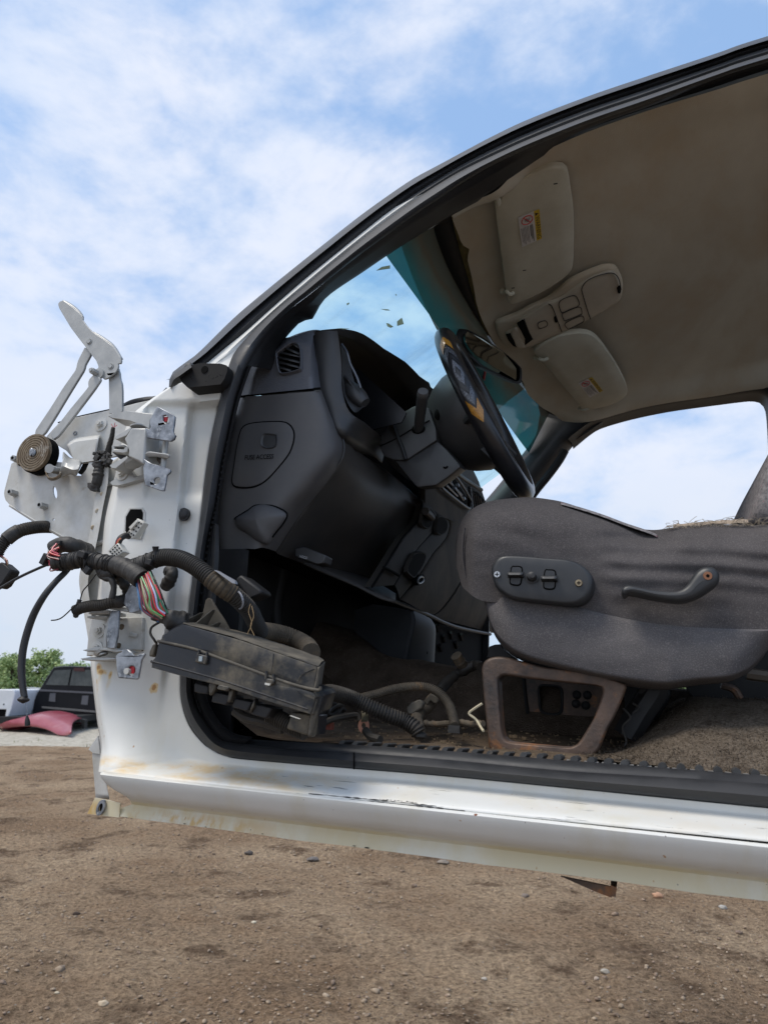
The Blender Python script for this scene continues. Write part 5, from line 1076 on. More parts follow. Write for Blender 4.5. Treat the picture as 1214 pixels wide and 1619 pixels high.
# ================================================================== steering column and wheel
SW0 = (P(710, 540, .45)+P(830, 780, .45))/2
WX = V((.085, .996, 0)).normalized(); WU = (P(710, 536, .45)-P(831, 783, .45)).normalized(); WN = WX.cross(WU).normalized()
if WN.x < 0: WN = -WN
WR = (P(710, 536, .45)-P(831, 783, .45)).length/2*.905
def W3(a, r, n): return SW0+WX*math.cos(a)*r*0.90+WU*math.sin(a)*r+WN*n
g = G(); n = 96; seg = 14; rows = []
for i in range(n):
    a = 2*math.pi*i/n; e = WX*math.cos(a)+WU*math.sin(a); c = W3(a, WR, 0)
    rows.append([c+(e*math.cos(t)*.0190+WN*math.sin(t)*.018) for t in [2*math.pi*k/seg for k in range(seg)]])
g.grid(rows+[rows[0]], closed=True); ST = obj('steering_wheel', g, WHEELM, TR, sharp=180)
g = G()
for a0 in (math.radians(200), math.radians(-20), math.radians(245), math.radians(-65)):
    g.tube([W3(a0, WR*.98, 0), W3(a0, WR*.7, -.012), W3(a0*.98, WR*.35, -.028)], lambda s: .014+.012*s, 10, n=16, flat=.5)
obj('spoke', g, HOODPL, ST)
g = G(); rows = []
for r, nn in ((.001, .012), (.05, .011), (.082, .004), (.088, -.012), (.080, -.032)):
    rows.append([SW0+WX*math.cos(t)*r*1.05+WU*math.sin(t)*r*(.85 if math.sin(t) > 0 else 1.0)+WN*nn for t in [2*math.pi*k/40 for k in range(40)]])
g.grid(rows, closed=True); obj('airbag_cover', g, HOODPL, ST, sharp=60)
# back shell of the wheel hub: wide cone toward the column
rows = []
for r, nn in ((.094, -.016), (.101, -.022), (.099, -.040), (.088, -.066), (.070, -.090), (.045, -.104)):
    rows.append([SW0+WX*math.cos(t)*r*1.0+WU*math.sin(t)*r*1.0+WN*nn for t in [2*math.pi*k/48 for k in range(48)]])
g = G(); g.grid(rows, closed=True); HS = obj('hub_shell', g, HOODPL, ST, sharp=50)
g = G(); g.ball(P(692, 655, .372), .0085, 12, (.8, .6, 1.3)); obj('shell_hole', g, CAVITY, ST)
# woven patches on the near rim
def rimpt(a, t, lift=.0010): e = WX*math.cos(a)+WU*math.sin(a); return W3(a, WR, 0)+(e*math.cos(t)*(.0190+lift)+WN*math.sin(t)*(.0150+lift))
def patch(f, m, nm, na=10, nt_=6, lift=.0010):
    g = G(); g.grid([[rimpt(*f(i/na, j/nt_), lift) for j in range(nt_+1)] for i in range(na+1)]); return obj(nm, g, m, ST)
D2 = math.radians
AC = 180  # near side of the rim is at WX = -1
def chev(a0, sgn, m, w_=7, lift=.0012, spread=1.0, t0=100, tw=85, nm='rim_patch'):
    # V shaped band: two arms either side of the patch centreline
    for s in (0, 1):
        def f(u, v_):
            t = (v_ if s == 0 else -v_)*tw*spread
            return (D2(a0+sgn*(u*w_ + abs(v_)*7.0)), D2(t0+t*.5-0))
        patch(f, m, nm, 6, 6, lift)
FACE = 12
chev(146, 1, AMBER, 8, t0=FACE, tw=85); chev(156, 1, SILV, 6, t0=FACE, tw=70, lift=.0016); chev(163.5, 1, WHEELM, 3, t0=FACE, tw=60, lift=.0018)
chev(168, 1, SILV, 5, t0=FACE, tw=54, lift=.0016); chev(198, -1, SILV, 6, t0=FACE, tw=70, lift=.0016); chev(190.5, -1, WHEELM, 3, t0=FACE, tw=60, lift=.0018); chev(186, -1, SILV, 5, t0=FACE, tw=54, lift=.0017)
chev(208, -1, AMBER, 8, t0=FACE, tw=85)
# column shroud
cs = lambda p: cvt(p, 560, 520, 4.047)
yA, yB = .33, .50
sh = [(160, 670), (185, 640), (240, 570), (330, 520), (390, 485), (480, 500), (530, 600), (610, 780), (680, 870), (670, 900), (520, 1000), (380, 1010), (300, 850), (220, 830), (165, 760)]
near = [P(*q, .372) for q in cs([(165, 690), (240, 575), (385, 487), (475, 495), (525, 640), (528, 710), (330, 840), (250, 838), (190, 815), (165, 770)])]
c = sum(near, V((0, 0, 0)))/len(near)
R0 = rnd(near, 60, False)
g = G(); g.grid([[c+(p-c)*.001 for p in R0], [c+(p-c)*.9 for p in R0], [c+(p-c)*.975+V((0, .001, 0)) for p in R0], [p+V((0, .006, 0)) for p in R0], [p+V((0, .06, -.004)) for p in R0], [c+(p-c)*.95+V((0, .135, -.004)) for p in R0]], closed=True); SH = obj('column_shroud', g, HOODPL, TR, sharp=40)
low = [P(*q, .378) for q in cs([(255, 836), (330, 842), (530, 715), (590, 770), (660, 850), (682, 880), (600, 945), (520, 1000), (400, 1012), (330, 930)])]
R0 = rnd(low, 60, False); c = sum(R0, V((0, 0, 0)))/60
g = G(); g.grid([[c+(p-c)*.001 for p in R0], [c+(p-c)*.92 for p in R0], [c+(p-c)*.98+V((0, .001, 0)) for p in R0], [p+V((0, .006, 0)) for p in R0], [p+V((0, .045, .008)) for p in R0]], closed=True); obj('shroud_lower', g, HOODPL, SH, sharp=40)
g = G(); g.tube([P(*q, .371) for q in cs([(165, 750), (270, 700), (370, 640)])], .0012, 6); g.tube([P(*q, .371) for q in cs([(430, 610), (482, 585)])], .0012, 6); obj('shroud_seam', g, CAVITY, SH)
g = G(); g.tube([P(*q, .369) for q in cs([(245, 590), (275, 680), (310, 770), (330, 835)])], .0042, 8, n=20, flat=.8); obj('shroud_band', g, TRIM, SH)
g = G(); g.tube([P(*q, .376) for q in cs([(570, 885), (585, 888), (598, 878)])], .0016, 6); obj('shroud_notch', g, CAVITY, SH)
g = G(); g.ball(P(*cs([(410, 640)])[0], .371), .012, 14, (1.1, .3, .8)); g.ball(P(*cs([(305, 550)])[0], .371), .006, 12, (1.1, .3, .7)); obj('stalk_slot', g, CAVITY, SH)
a, b = [P(*q, y) for q, y in zip(cs([(412, 640), (438, 415)]), (.372, .300))]
m_ = a.lerp(b, .45)
g = G(); g.tube([a+(a-b)*.1, a.lerp(b, .3), m_, a.lerp(b, .75), b], lambda s: .0088+.0014*s, 16, n=24); TS = obj('turn_signal_stalk', g, HOODPL, TR)
g = G(); d = (b-a).normalized(); g.tube([b-d*.003, b+d*.0035, b+d*.0065], lambda s: .0102-.0012*s*s, 18, n=8); obj('stalk_cap', g, DASH, TS)
a, b = [P(*q, y) for q, y in zip(cs([(275, 570), (238, 502)]), (.40, .37))]
g = G(); g.tube([a, b], lambda s: .0058, 12, n=8); SL2 = obj('tilt_lever', g, HOODPL, TR)
g = G(); g.ball(b, .0068, 12); obj('lever_tip', g, DASH, SL2)

# ================================================================== windshield, header, headliner
A1 = P(690, 356, .255); A0 = P(432, 585, .150)
F1 = P(869, 651, 1.37); 
TN = [(606, 398), (660, 472), (704, 532), (755, 602), (800, 667), (836, 716)]       # boundary of the shade band
TT = [(688, 357), (694, 380), (712, 426), (739, 476), (764, 515), (800, 566), (840, 618), (869, 651)]
def lat(c, y0, y1, n=30):
    r = pxres(c, n); Ls = [0]
    for i in range(1, n): Ls.append(Ls[-1]+math.hypot(r[i][0]-r[i-1][0], r[i][1]-r[i-1][1]))
    return [P(a, b, ylat(l/Ls[-1], y0, y1)) for (a, b), l in zip(r, Ls)]
tn = lat(TN, .245, 1.375)
hpA, hpB = P(785, 300, .33)+V((0, 0, .004)), P(915, 640, 1.25)+V((0, 0, .004)); hpC = hpA+V((.30, 0, .050))
hN = (hpB-hpA).cross(hpC-hpA).normalized()
if hN.z < 0: hN = -hN
def PH(px, py, off=0.0):
    t = ray(px, py); o = hpA + hN*(-off); return EYE + t*((o-EYE).dot(hN)/t.dot(hN))
def hz_(x, y): return hpA.z-(hN.x*(x-hpA.x)+hN.y*(y-hpA.y))/hN.z
tt = [PH(a, b, -.014) for a, b in pxres(TT, 30)]
dv = (A0-A1); bn_ = tn[0]+(A0-tn[0]); 
low_ = [V((p.x, p.y, p.z))+ (V((-.30, 0, -.215)) if True else 0) for p in tn]
g = G(); g.grid([tn, [p.lerp(q, .33) for p, q in zip(tn, low_)], [p.lerp(q, .66) for p, q in zip(tn, low_)], low_]); WS = obj('windshield', g, GLASS, TR, sharp=180)
g = G(); rows = [[p.lerp(q, k/10) for p, q in zip(tn, tt)] for k in range(11)]
rows.append([p+V((.02, 0, .012)) for p in tt]); g.grid(rows); g.att = [min(1, i//30/10) for i in range(len(g.v))]; BD = obj('shade_band', g, BAND, WS, sharp=180)
# darker teal lobes within the band, reflections of the pillar trim are left to the renderer
HE = [(714, 340), (718, 355), (723.5, 367), (731, 387), (742, 391), (742, 399), (738, 405), (742, 422), (746, 439), (750, 460), (753, 478), (759, 498), (768, 518), (783, 545), (800, 568), (815, 588), (827, 604), (833, 621), (845, 634), (859, 646), (871, 652), (889, 665)]
hb_ = [PH(a, b, -.012) for a, b in pxres(TT, 40)]; he = [PH(a, b) for a, b in pxres(HE, 60)]
g = G(); r0 = resamp(hb_, 60); g.grid([[p+V((-.004, 0, -.003)) for p in r0], [p.lerp(q, .55) for p, q in zip(r0, [PH(a, b, -.012) for a, b in pxres([(708, 342), (722, 400), (745, 470), (774, 526), (815, 590), (880, 660)], 60)])], [PH(a, b, -.014) for a, b in pxres([(722, 336), (740, 400), (756, 470), (786, 540), (830, 600), (892, 658)], 60)]]); obj('windshield_header', g, TRIM, TR, solid=.003)
g = G(); g.grid([[PH(a, b, -.010) for a, b in pxres([(713, 338), (724, 385), (737, 430), (748, 470), (760, 508), (770, 530)], 30)], [PH(a, b, -.007) for a, b in pxres([(724, 335), (748, 390), (752, 440), (762, 480), (772, 515), (778, 530)], 30)]]); obj('headliner_foam', g, FOAM, TR, solid=.002)
NR = [(700, 345), (745, 318), (768, 313), (786, 300), (798, 287), (805, 266), (826, 255), (853, 242), (928, 209), (1022, 176), (1134, 141), (1214, 115), (1600, -2)]
FR = [(889, 665), (905, 668), (925, 668), (950, 663), (1000, 648), (1060, 636), (1130, 626), (1200, 615), (1330, 604), (1600, 590)]
nr = [P(a, b, .262) for a, b in pxres([(714, 341), (745, 318), (786, 300), (826, 257), (853, 242), (928, 209), (1022, 176), (1134, 141), (1214, 115), (1600, -2)], 90)]
fr = [P(a, b, 1.355) for a, b in pxres(FR, 90)]
rows = []
M_ = 70
for k in range(M_):
    t = k/(M_-1); row = []
    for i in range(90):
        p = nr[i].lerp(fr[i], t); e_ = min(t, 1-t); w_ = sst(0, .10, e_)
        z2 = hz_(p.x, p.y)+.006+.012*math.sin(math.pi*t)
        p = V((p.x, p.y, p.z*(1-w_)+z2*w_+.002*noise.noise(V((p.x*5, p.y*5, 0)))))
        row.append(p)
    yy = row[0].y
    if yy <= he[0].y: e = he[0]+(row[0]-he[0])*min(1, (he[0].y-yy)/max(1e-6, he[0].y-nr[0].y))
    else:
        q_ = [m for m in range(59) if min(he[m].y, he[m+1].y) <= yy <= max(he[m].y, he[m+1].y)]
        e = he[-1] if not q_ else he[q_[0]].lerp(he[q_[0]+1], (yy-he[q_[0]].y)/((he[q_[0]+1].y-he[q_[0]].y) or 1e-6))
    d0 = e-row[0]
    for i in range(12):
        w_ = (1-i/12); p = row[i]+V((d0.x*w_, d0.y*w_, 0)); p.z = row[i].z*(1-w_**2)+(row[i].z+d0.z)*w_**2; row[i] = p
    rows.append(row)
g = G().grid(rows); HLN = obj('headliner', g, HEADL, TR, sharp=180)
g = G(); g.grid([[p+V((0, -.02, .012)) for p in nr], [p+V((0, .0, .008)) for p in nr]]); obj('rail_filler', g, TRIM, TR, solid=.003)
def slab(nm, pts, m, off, th, par=TR, rn=70, edge=.004, sm=True, bulge=0):
    R0 = rnd([PH(a, b, off) for a, b in pts], rn, sm); c = sum(R0, V((0, 0, 0)))/rn; dn = -hN
    g = G(); sh_ = lambda s: [c+(p-c)*s for p in R0]; L_ = (R0[0]-c).length; k = 1-edge/L_
    g.grid([[c-dn*th*1.0+(p-c)*k for p in R0], [p-dn*th for p in R0], [p-dn*edge for p in R0], [c+(p-c)*(1-(1-k)*.3)-dn*edge*.3 for p in R0], [c+(p-c)*k for p in R0], [c+(p-c)*k*.6+dn*bulge for p in R0], [c+(p-c)*.001+dn*bulge for p in R0]], closed=True)
    return obj(nm, g, m, par, sharp=60)
v1 = cvt([(118, 440), (128, 425), (150, 400), (200, 300), (240, 265), (400, 190), (520, 135), (600, 120), (660, 125), (700, 165), (715, 260), (735, 400), (745, 560), (745, 760), (735, 920), (700, 980), (600, 1060), (450, 1145), (330, 1200), (250, 1225), (222, 1210), (205, 1130), (185, 1000), (160, 800), (130, 560)], 760, 240, 5.058)
v2 = cvt([(375, 790), (420, 750), (520, 690), (620, 655), (740, 640), (820, 652), (880, 690), (960, 790), (1050, 930), (1110, 1050), (1122, 1110), (1105, 1150), (1040, 1195), (930, 1235), (820, 1252), (780, 1250), (735, 1215), (680, 1150), (570, 1020), (460, 890), (430, 850), (385, 815)], 770, 400, 5.058)
VI1 = slab('sun_visor', v1, VISOR, .024, .014); VI2 = slab('sun_visor', v2, VISOR, .024, .014)
cc_ = cvt([(70, 600), (80, 560), (130, 540), (240, 500), (350, 440), (500, 370), (640, 250), (760, 185), (900, 130), (980, 115), (1040, 135), (1085, 230), (1090, 300), (1075, 370), (1020, 420), (900, 490), (780, 555), (600, 650), (450, 715), (340, 765), (250, 775), (160, 760), (100, 700)], 770, 400, 5.058)
OC = slab('overhead_console', cc_, HEADL, .012, .012, edge=.008)
ci = cvt([(150, 650), (175, 635), (235, 590), (260, 545), (360, 480), (480, 410), (560, 385), (650, 330), (760, 250), (880, 190), (990, 158), (1040, 190), (1070, 290), (1062, 350), (1010, 410), (900, 480), (800, 540), (700, 590), (600, 640), (480, 690), (390, 735), (300, 765), (230, 760), (180, 720)], 770, 400, 5.058)
OP = slab('console_panel', ci, CONS, .020, .010, par=OC, edge=.005)
cc2 = lambda p: cvt(p, 770, 400, 5.058)
def line(nm, pts, off=.0212, r=.0011, m=INK, par=OC, closed=False, n=50):
    q = [PH(a, b, off) for a, b in cc2(pts)]
    if closed: q = rnd(q, 40); q = q+[q[0]]
    g = G(); g.tube(q, r, 6, n=n, smooth=not closed); return obj(nm, g, m, par)
line('console_seam', [(825, 525), (800, 450), (765, 330), (758, 280), (800, 220), (900, 175), (1000, 158), (1050, 200), (1072, 290)])
line('console_seam', [(597, 630), (560, 530), (520, 430), (490, 405)]); line('console_seam', [(365, 690), (330, 620), (295, 525)])
for q in ([(575, 400), (600, 370), (680, 340), (715, 350), (735, 415), (660, 450), (600, 475), (580, 440)], [(598, 490), (620, 475), (735, 430), (758, 480), (740, 495), (625, 540), (612, 530)], [(625, 560), (740, 505), (770, 510), (772, 545), (750, 560), (660, 605), (640, 600)], [(405, 575), (415, 555), (460, 540), (480, 555), (482, 575), (465, 590), (425, 602), (410, 592)]):
    line('switch_outline', q, closed=True, r=.0009)
    slab('console_switch', [tuple(a) for a in cc2(q)], CONS, .0208, .003, par=OC, rn=30, edge=.001)
slab('glasses_slot', cc2([(240, 570), (290, 530), (365, 690), (300, 740), (310, 700), (270, 620)]), CAVITY, .0215, .004, par=OC, rn=40, edge=.0005, sm=False)
slab('glasses_slot', cc2([(150, 655), (185, 640), (245, 755), (210, 745), (170, 700)]), CAVITY, .0215, .004, par=OC, rn=40, edge=.0005, sm=False)
slab('console_tongue', cc2([(190, 640), (235, 600), (262, 680), (305, 750), (245, 760), (215, 700)]), CONS, .0225, .004, par=OC, rn=40, edge=.001)
for q in ([(535, 520), (555, 512), (565, 550), (545, 555)], [(1040, 280), (1065, 268), (1070, 310), (1050, 325)]): slab('latch', cc2(q), CAVITY, .0225, .004, par=OC, rn=16, edge=.0006)
# visor pivots and clips
def clip(par, pts, r=.0045):
    g = G(); g.tube([PH(a, b, o) for (a, b), o in pts], r, 8, n=20); g.ball(PH(*pts[0][0], pts[0][1]), r*1.8, 10); obj('visor_clip', g, VISOR, par)
clip(VI1, [((795, 460), .012), ((801, 461), .026), ((806, 465), .030), ((812, 462), .026)]); clip(VI2, [((847, 565), .012), ((853, 568), .026), ((860, 569), .030), ((866, 566), .026)])
clip(VI1, [((773, 311), .010), ((782, 308), .022), ((786, 315), .027), ((787, 322), .024)], .006); clip(VI2, [((916, 646), .010), ((922, 648), .024), ((930, 646), .024)], .0035)
g = G()
for a, b in ((878, 290), (829, 427), (811, 455)): g.box(PH(a, b, .0285), (.007, .002, .001))
obj('visor_scuff', g, INK, VI1)
# warning stickers
def sticker(par, quad, off=.0255):
    q = [PH(a, b, off) for a, b in quad]      # yellow end near, white: corners A(top-left) B(top-right) C(bottom-right) D(bottom-left)
    A_, B_, C_, D_ = q
    def S(u, v_, o=0): return (A_*(1-u)*(1-v_)+B_*u*(1-v_)+C_*u*v_+D_*(1-u)*v_)-hN*o
    def pt(nm, u0, u1, v0, v1, m, o): g = G(); g.prism([S(u0, v0, o), S(u1, v0, o), S(u1, v1, o), S(u0, v1, o)], tuple(hN*.0004)); return obj(nm, g, m, par)
    pt('visor_label', 0, .74, 0, 1, PAPER, .0004); pt('visor_label', .74, 1, 0, 1, YEL, .0004)
    ex = (S(.5, 1)-S(.5, 0)); L_ = ex.length; ex.normalize(); ey = (S(1, .5)-S(0, .5)); W_ = ey.length; ey.normalize()
    g = text('t', 'WARNING', 1.0, (0, 0, 0), (1, 0, 0), (0, 1, 0), INK, None); xs = [p.x for p in g.v]; s = L_*.74/(max(xs)-min(xs)); o_ = S(.87, .57, .0007)
    g.v = [o_+ex*p.x*s+ey*p.y*min(s, W_*.26/.9)*1.0-hN*.0001 for p in g.v]; 
    g.prism([S(.79, .06, .0008), S(.79, .16, .0008), S(.95, .11, .0008)], tuple(-hN*.0002)); obj('label_lettering', g, INK, par)
    g = G()
    for k in range(3): g.prism([S(.60-.055*k, .38, .0008), S(.635-.055*k, .38, .0008), S(.635-.055*k, .96-.1*k, .0008), S(.60-.055*k, .96-.1*k, .0008)], tuple(-hN*.0001))
    for k in range(6): g.prism([S(.40-.065*k, .38, .0008), S(.42-.065*k, .38, .0008), S(.42-.065*k, .95-.05*(k % 3), .0008), S(.40-.065*k, .95-.05*(k % 3), .0008)], tuple(-hN*.0001))
    for (a, b), (c_, d_) in (((.30, .20), (.44, .14)), ((.35, .12), (.42, .24)), ((.40, .20), (.28, .12)), ((.45, .24), (.5, .15))): g.tube([S(a, b, .0009), S(c_, d_, .0009)], .0007, 5)
    obj('label_print', g, GINK, par)
    g = G(); ring = [S(.40+.26*math.cos(t), .185+.13*math.sin(t), .0009) for t in [2*math.pi*k/30 for k in range(31)]]; g.tube(ring, .0009, 6, n=60, cap=False, smooth=False); g.tube([S(.25, .08, .001), S(.55, .29, .001)], .0008, 6); obj('label_symbol', g, RINK, par)
qc = cvt([(297, 522), (468, 455), (488, 690), (330, 760)], 760, 240, 5.058); sticker(VI1, qc)
qc = cvt([(727, 1042), (838, 990), (925, 1100), (820, 1155)], 770, 400, 5.058); sticker(VI2, qc)
# rear-view mirror
mo = cvt([(510, 840), (530, 815), (560, 812), (620, 840), (700, 890), (800, 960), (890, 1040), (910, 1070), (908, 1140), (890, 1160), (840, 1145), (740, 1095), (640, 1040), (560, 960), (515, 890)], 600, 320, 4.047)
def latp(pts, y0, y1, dx=0):
    xs = [p[0] for p in pts]; a, b = min(xs), max(xs); return [P(px, py, ylat((px-a)/(b-a), y0, y1))+V((dx, 0, 0)) for px, py in pts]
R0 = rnd(latp(mo, .60, .80), 60); c = sum(R0, V((0, 0, 0)))/60
g = G(); g.grid([[c+(p-c)*.7+V((-.03, 0, .012)) for p in R0], [p+V((-.018, 0, .004)) for p in R0], R0, [c+(p-c)*.9+V((.002, 0, 0)) for p in R0]], closed=True); MR = obj('rearview_mirror', g, TRIM, TR, sharp=60)
mi = cvt([(540, 840), (560, 830), (640, 872), (740, 930), (850, 1010), (888, 1062), (885, 1130), (870, 1140), (800, 1100), (700, 1040), (600, 970), (545, 900)], 600, 320, 4.047)
g = G(); q = latp(mi, .60, .80, .004); g.prism(rnd(q, 50), (-.001, 0, 0)); obj('mirror_face', g, MIRG, MR)
g = G(); g.tube([P(778, 560, .80), P(768, 545, .80), P(760, 530, .79)], .010, 8); obj('mirror_stem', g, TRIM, MR)
g = G(); g.prism([P(*q, .80) for q in cvt([(650, 1062), (678, 1072), (668, 1130), (650, 1120)], 600, 320, 4.047)], (0, .01, 0)); obj('red_tag', g, RED, WS)
# stuck paper scraps and scratches on the glass
g = G(); cg = lambda p: cvt(p, 480, 220, 4.047)
for q, y in (([(465, 838), (500, 815), (552, 805), (552, 825), (500, 832)], .34), ([(597, 1165), (628, 1140), (640, 1180), (598, 1193)], .52), ([(528, 1175), (545, 1178), (573, 1198), (555, 1205), (535, 1195)], .50), ([(495, 1085), (540, 1087), (552, 1094), (525, 1093)], .46), ([(275, 1050), (290, 1043), (292, 1048), (278, 1062)], .40), ([(585, 988), (595, 992), (592, 1002)], .48), ([(210, 1210), (240, 1208), (290, 1211), (250, 1216)], .42)):
    g.prism([P(*p, y) for p in cg(q)], (0, .001, 0))
obj('paper_scrap', g, mat('old_paper', (.22, .21, .15), (.3, .3, .2), ns=60, rough=.9), WS)
# far windshield pillar and door frame
g = G().prism(pl([(850, 640), (880, 645), (925, 655), (962, 658), (950, 668), (912, 694), (880, 700), (858, 672)], 1.40), (0, .03, 0)); obj('far_pillar_top', g, TRIM, TR, bev=.003)
g = G(); o0 = lat([(889, 664), (878, 672), (850, 710), (835, 728), (800, 768), (760, 815)], 1.36, 1.36, 30); o1 = lat([(952, 662), (938, 670), (905, 700), (868, 748), (845, 782), (800, 840)], 1.42, 1.42, 30)
g.grid([[p+V((-.03, .03, 0)) for p in lat([(866, 650), (860, 682), (836, 716), (815, 744), (780, 786), (740, 830)], 1.37, 1.37, 30)], o0, [p.lerp(q, .45)+V((.01, -.02, 0)) for p, q in zip(o0, o1)], o1, [p+V((0, .03, 0)) for p in o1]]); FP = obj('far_windshield_pillar', g, HOODPL, TR, sharp=60)
g = G(); g.tube(pl([(893, 712), (884, 728), (868, 750), (850, 772), (838, 788)], 1.36), .013, 10, n=30); obj('grab_handle', g, TRIM, FP)
g = G(); o0 = [P(a, b, 1.36) for a, b in pxres([(898, 694), (925, 674), (950, 662), (1000, 647), (1060, 635), (1130, 625), (1190, 617), (1206, 618), (1214, 622), (1226, 640), (1232, 700), (1240, 830), (1250, 1000)], 80)]; o1 = [P(a, b, 1.40) for a, b in pxres([(904, 700), (932, 677), (952, 666), (1000, 652), (1060, 639.5), (1130, 629.5), (1185, 622.5), (1200, 623), (1209, 627), (1216, 642), (1220, 700), (1226, 830), (1236, 1000)], 80)]
g.grid([[p+V((0.01, -.01, .006)) for p in o0], o0, o1, [p+V((0, .06, 0)) for p in o1]]); obj('far_door_frame', g, TRIM, TR, sharp=60)
xr = PX(0, 0, .5).x
g = G(); q = P(1216, 640, 1.44); g.box((q.x+.20, 1.46, q.z-.46), (.40, .06, 1.0)); g.box((q.x+.38, .8, .30), (.04, 1.36, .9)); obj('cab_back', g, TRIM, TR, bev=.01)
# ================================================================== driver seat
cs6 = lambda p: cvt(p, 700, 760, 2.362)
TOPE = cs6([(50, 330), (47, 260), (52, 200), (70, 150), (110, 105), (170, 78), (250, 66), (330, 62), (400, 70), (450, 80), (520, 103), (600, 130), (660, 152), (700, 168), (750, 182), (800, 185), (850, 178), (900, 170), (950, 168), (1000, 162), (1050, 165), (1100, 166), (1160, 168), (1214, 164), (1400, 170)])
BOTE = cs6([(55, 330), (62, 360), (72, 395), (85, 408), (110, 430), (146, 448), (200, 455), (300, 462), (400, 478), (500, 498), (600, 520), (700, 540), (800, 555), (900, 566), (1000, 572), (1100, 576), (1214, 577), (1400, 575)])
def seat_y(px, py, t):
    y = .205
    y += .055*math.exp(-((t)/.10)**1.2)*1.0 + .012*(1-t)*0            # top bolster rolls over
    y += .075*max(0, 1-(px-719)/34.0)**2.2                              # front edge rolls round
    y -= .010*math.exp(-((px-800)**2/9000+(py-860)**2/5000)) + .006*math.exp(-((px-980)**2/9000+(py-900)**2/4000))
    y += .012*math.exp(-((px-1010)**2/2500.+(py-855)**2/900.))
    # pull folds in the cloth
    y += .0022*math.sin((py-.10*px)*.23+1.5*math.sin(px*.012))*math.exp(-((py-895)/40.)**2)*sst(930, 980, px)
    y += .0016*math.sin((py-.28*px)*.16)*math.exp(-((px-800)/60.)**2)*sst(880, 840, py)*-1
    y += .004*math.exp(-((py-(845+.05*(px-900)))/7.)**2)*sst(905, 1000, px)*(1-sst(1060, 1120, px))
    y += .0015*noise.noise(V((px*.03, py*.05, 0)))
    return y
def quilt():
    n = 130; t0 = pxres(TOPE, n); b0 = pxres(BOTE, n); rows = []
    # match columns mostly by x so the sheet is not skewed
    for i in range(n):
        a, b = t0[i], b0[i]; row = []
        for j in range(60):
            t = (j/59); t = t*t*.35+t*.65; px = a[0]+(b[0]-a[0])*t; py = a[1]+(b[1]-a[1])*t; row.append(P(px, py, seat_y(px, py, t)))
        p = row[0]; pre = [p+V((.02 if i < 20 else 0, .42, -.02 if i > 20 else 0)), p+V((.006*(i < 16), .30, .002)), p+V((0, .10, .012)), p+V((0, .04, .010))]
        rows.append(pre+row)
    return G().grid(rows)
ST_ = thing if False else None
g = quilt(); SEAT = obj('seat', g, FABRIC, TR, sharp=180)
# welt stitching down the front edge and thin patterned bolster top
g = G(); g.loft([pl(cs6([(78, 175), (70, 250), (76, 330), (100, 418)]), .216), pl(cs6([(81, 175), (74, 250), (80, 330), (104, 418)]), .2130), pl(cs6([(86, 175), (79, 250), (85, 330), (108, 418)]), .216)], 40)
obj('seat_seam', g, FABRIC, SEAT)
g = G(); R = random.Random(8)
tp_ = [P(a, b, .240) for a, b in pxres(cs6([(440, 76), (520, 98), (600, 124), (680, 154), (740, 174), (780, 188), (800, 198)]), 40)]
g.grid([[p+V((0, .0, -.005)) for p in tp_], [p+V((0, .006, .0002)) for p in tp_], [p+V((0, .03, .0035)) for p in tp_], [p+V((0, .16, .008)) for p in tp_]]); obj('seat_insert', g, PATT, SEAT)
g = G()
for k in range(70):
    a = R.uniform(820, 1200); b = 182-(a-800)*.04 if a > 800 else 80+(a-430)*.272
    p = P(*cs6([(a, b)])[0], .252); L_ = R.uniform(.004, .016 if a > 850 else .005)
    q1 = p+V((R.gauss(0, .006), R.gauss(0, .004), L_*.7)); q2 = q1+V((R.gauss(.004, .008), R.gauss(0, .004), L_*R.uniform(-.5, .5))); g.tube([p, q1, q2], .00035, 4, n=8)
obj('frayed_threads', g, THREAD, SEAT)
g = G(); g.loft([[P(*q, .262)+V((0, 0, 0)) for q in cs6([(860, 176), (930, 168), (1000, 162), (1080, 160), (1140, 158)])], [P(*q, .275)+V((0, 0, .004)) for q in cs6([(860, 175), (930, 167), (1000, 161), (1080, 156), (1140, 154)])], [P(*q, .34) for q in cs6([(860, 176), (930, 168), (1000, 166), (1080, 162), (1140, 160)])]], 40, 14)
for p in g.v: p.z += .002*noise.noise(p*120)
obj('torn_foam', g, mat('seat_foam', (.42, .33, .24), (.30, .24, .19), ns=90, rough=1, bump=.6, bs=400), SEAT)
# front bolster seen edge-on, cushion underside
g = G().box(P(985, 985, .50), (.30, .34, .05)); obj('seat_pan', g, CAVITY, SEAT, bev=.01)
g = G().prism(pl([(1082, 1082), (1092, 1098), (1110, 1108), (1300, 1108), (1300, 1020), (1190, 1030)], .55), (0, .02, 0)); g.prism(pl([(985, 1080), (1050, 1088), (1058, 1092), (1058, 1104), (1030, 1130), (990, 1150)], .56), (0, .02, 0)); obj('seat_frame', g, TRIM, SEAT)
# skirt
T2 = cs6([(143, 421), (200, 427), (300, 440), (400, 455), (500, 474), (600, 497), (700, 519), (800, 535), (900, 545), (1000, 551), (1100, 554), (1214, 556), (1400, 556)])
B2 = cs6([(146, 425), (165, 480), (180, 550), (215, 610), (280, 660), (400, 705), (560, 745), (700, 768), (820, 782), (900, 775), (1030, 760), (1110, 735), (1170, 690), (1400, 560)])
B2 = cs6([(144, 423), (160, 470), (178, 540), (205, 597), (250, 645), (310, 680), (390, 705), (480, 727), (560, 745), (640, 760), (730, 774), (820, 782), (880, 775), (960, 764), (1040, 757), (1090, 745), (1140, 718), (1180, 680), (1210, 640), (1230, 600), (1240, 557)])
g = G(); n = 110; a_ = pxres([p for p in T2 if p[0] < 1226]+[cs6([(1240, 556)])[0]], n); b_ = pxres(B2, n); rows = []
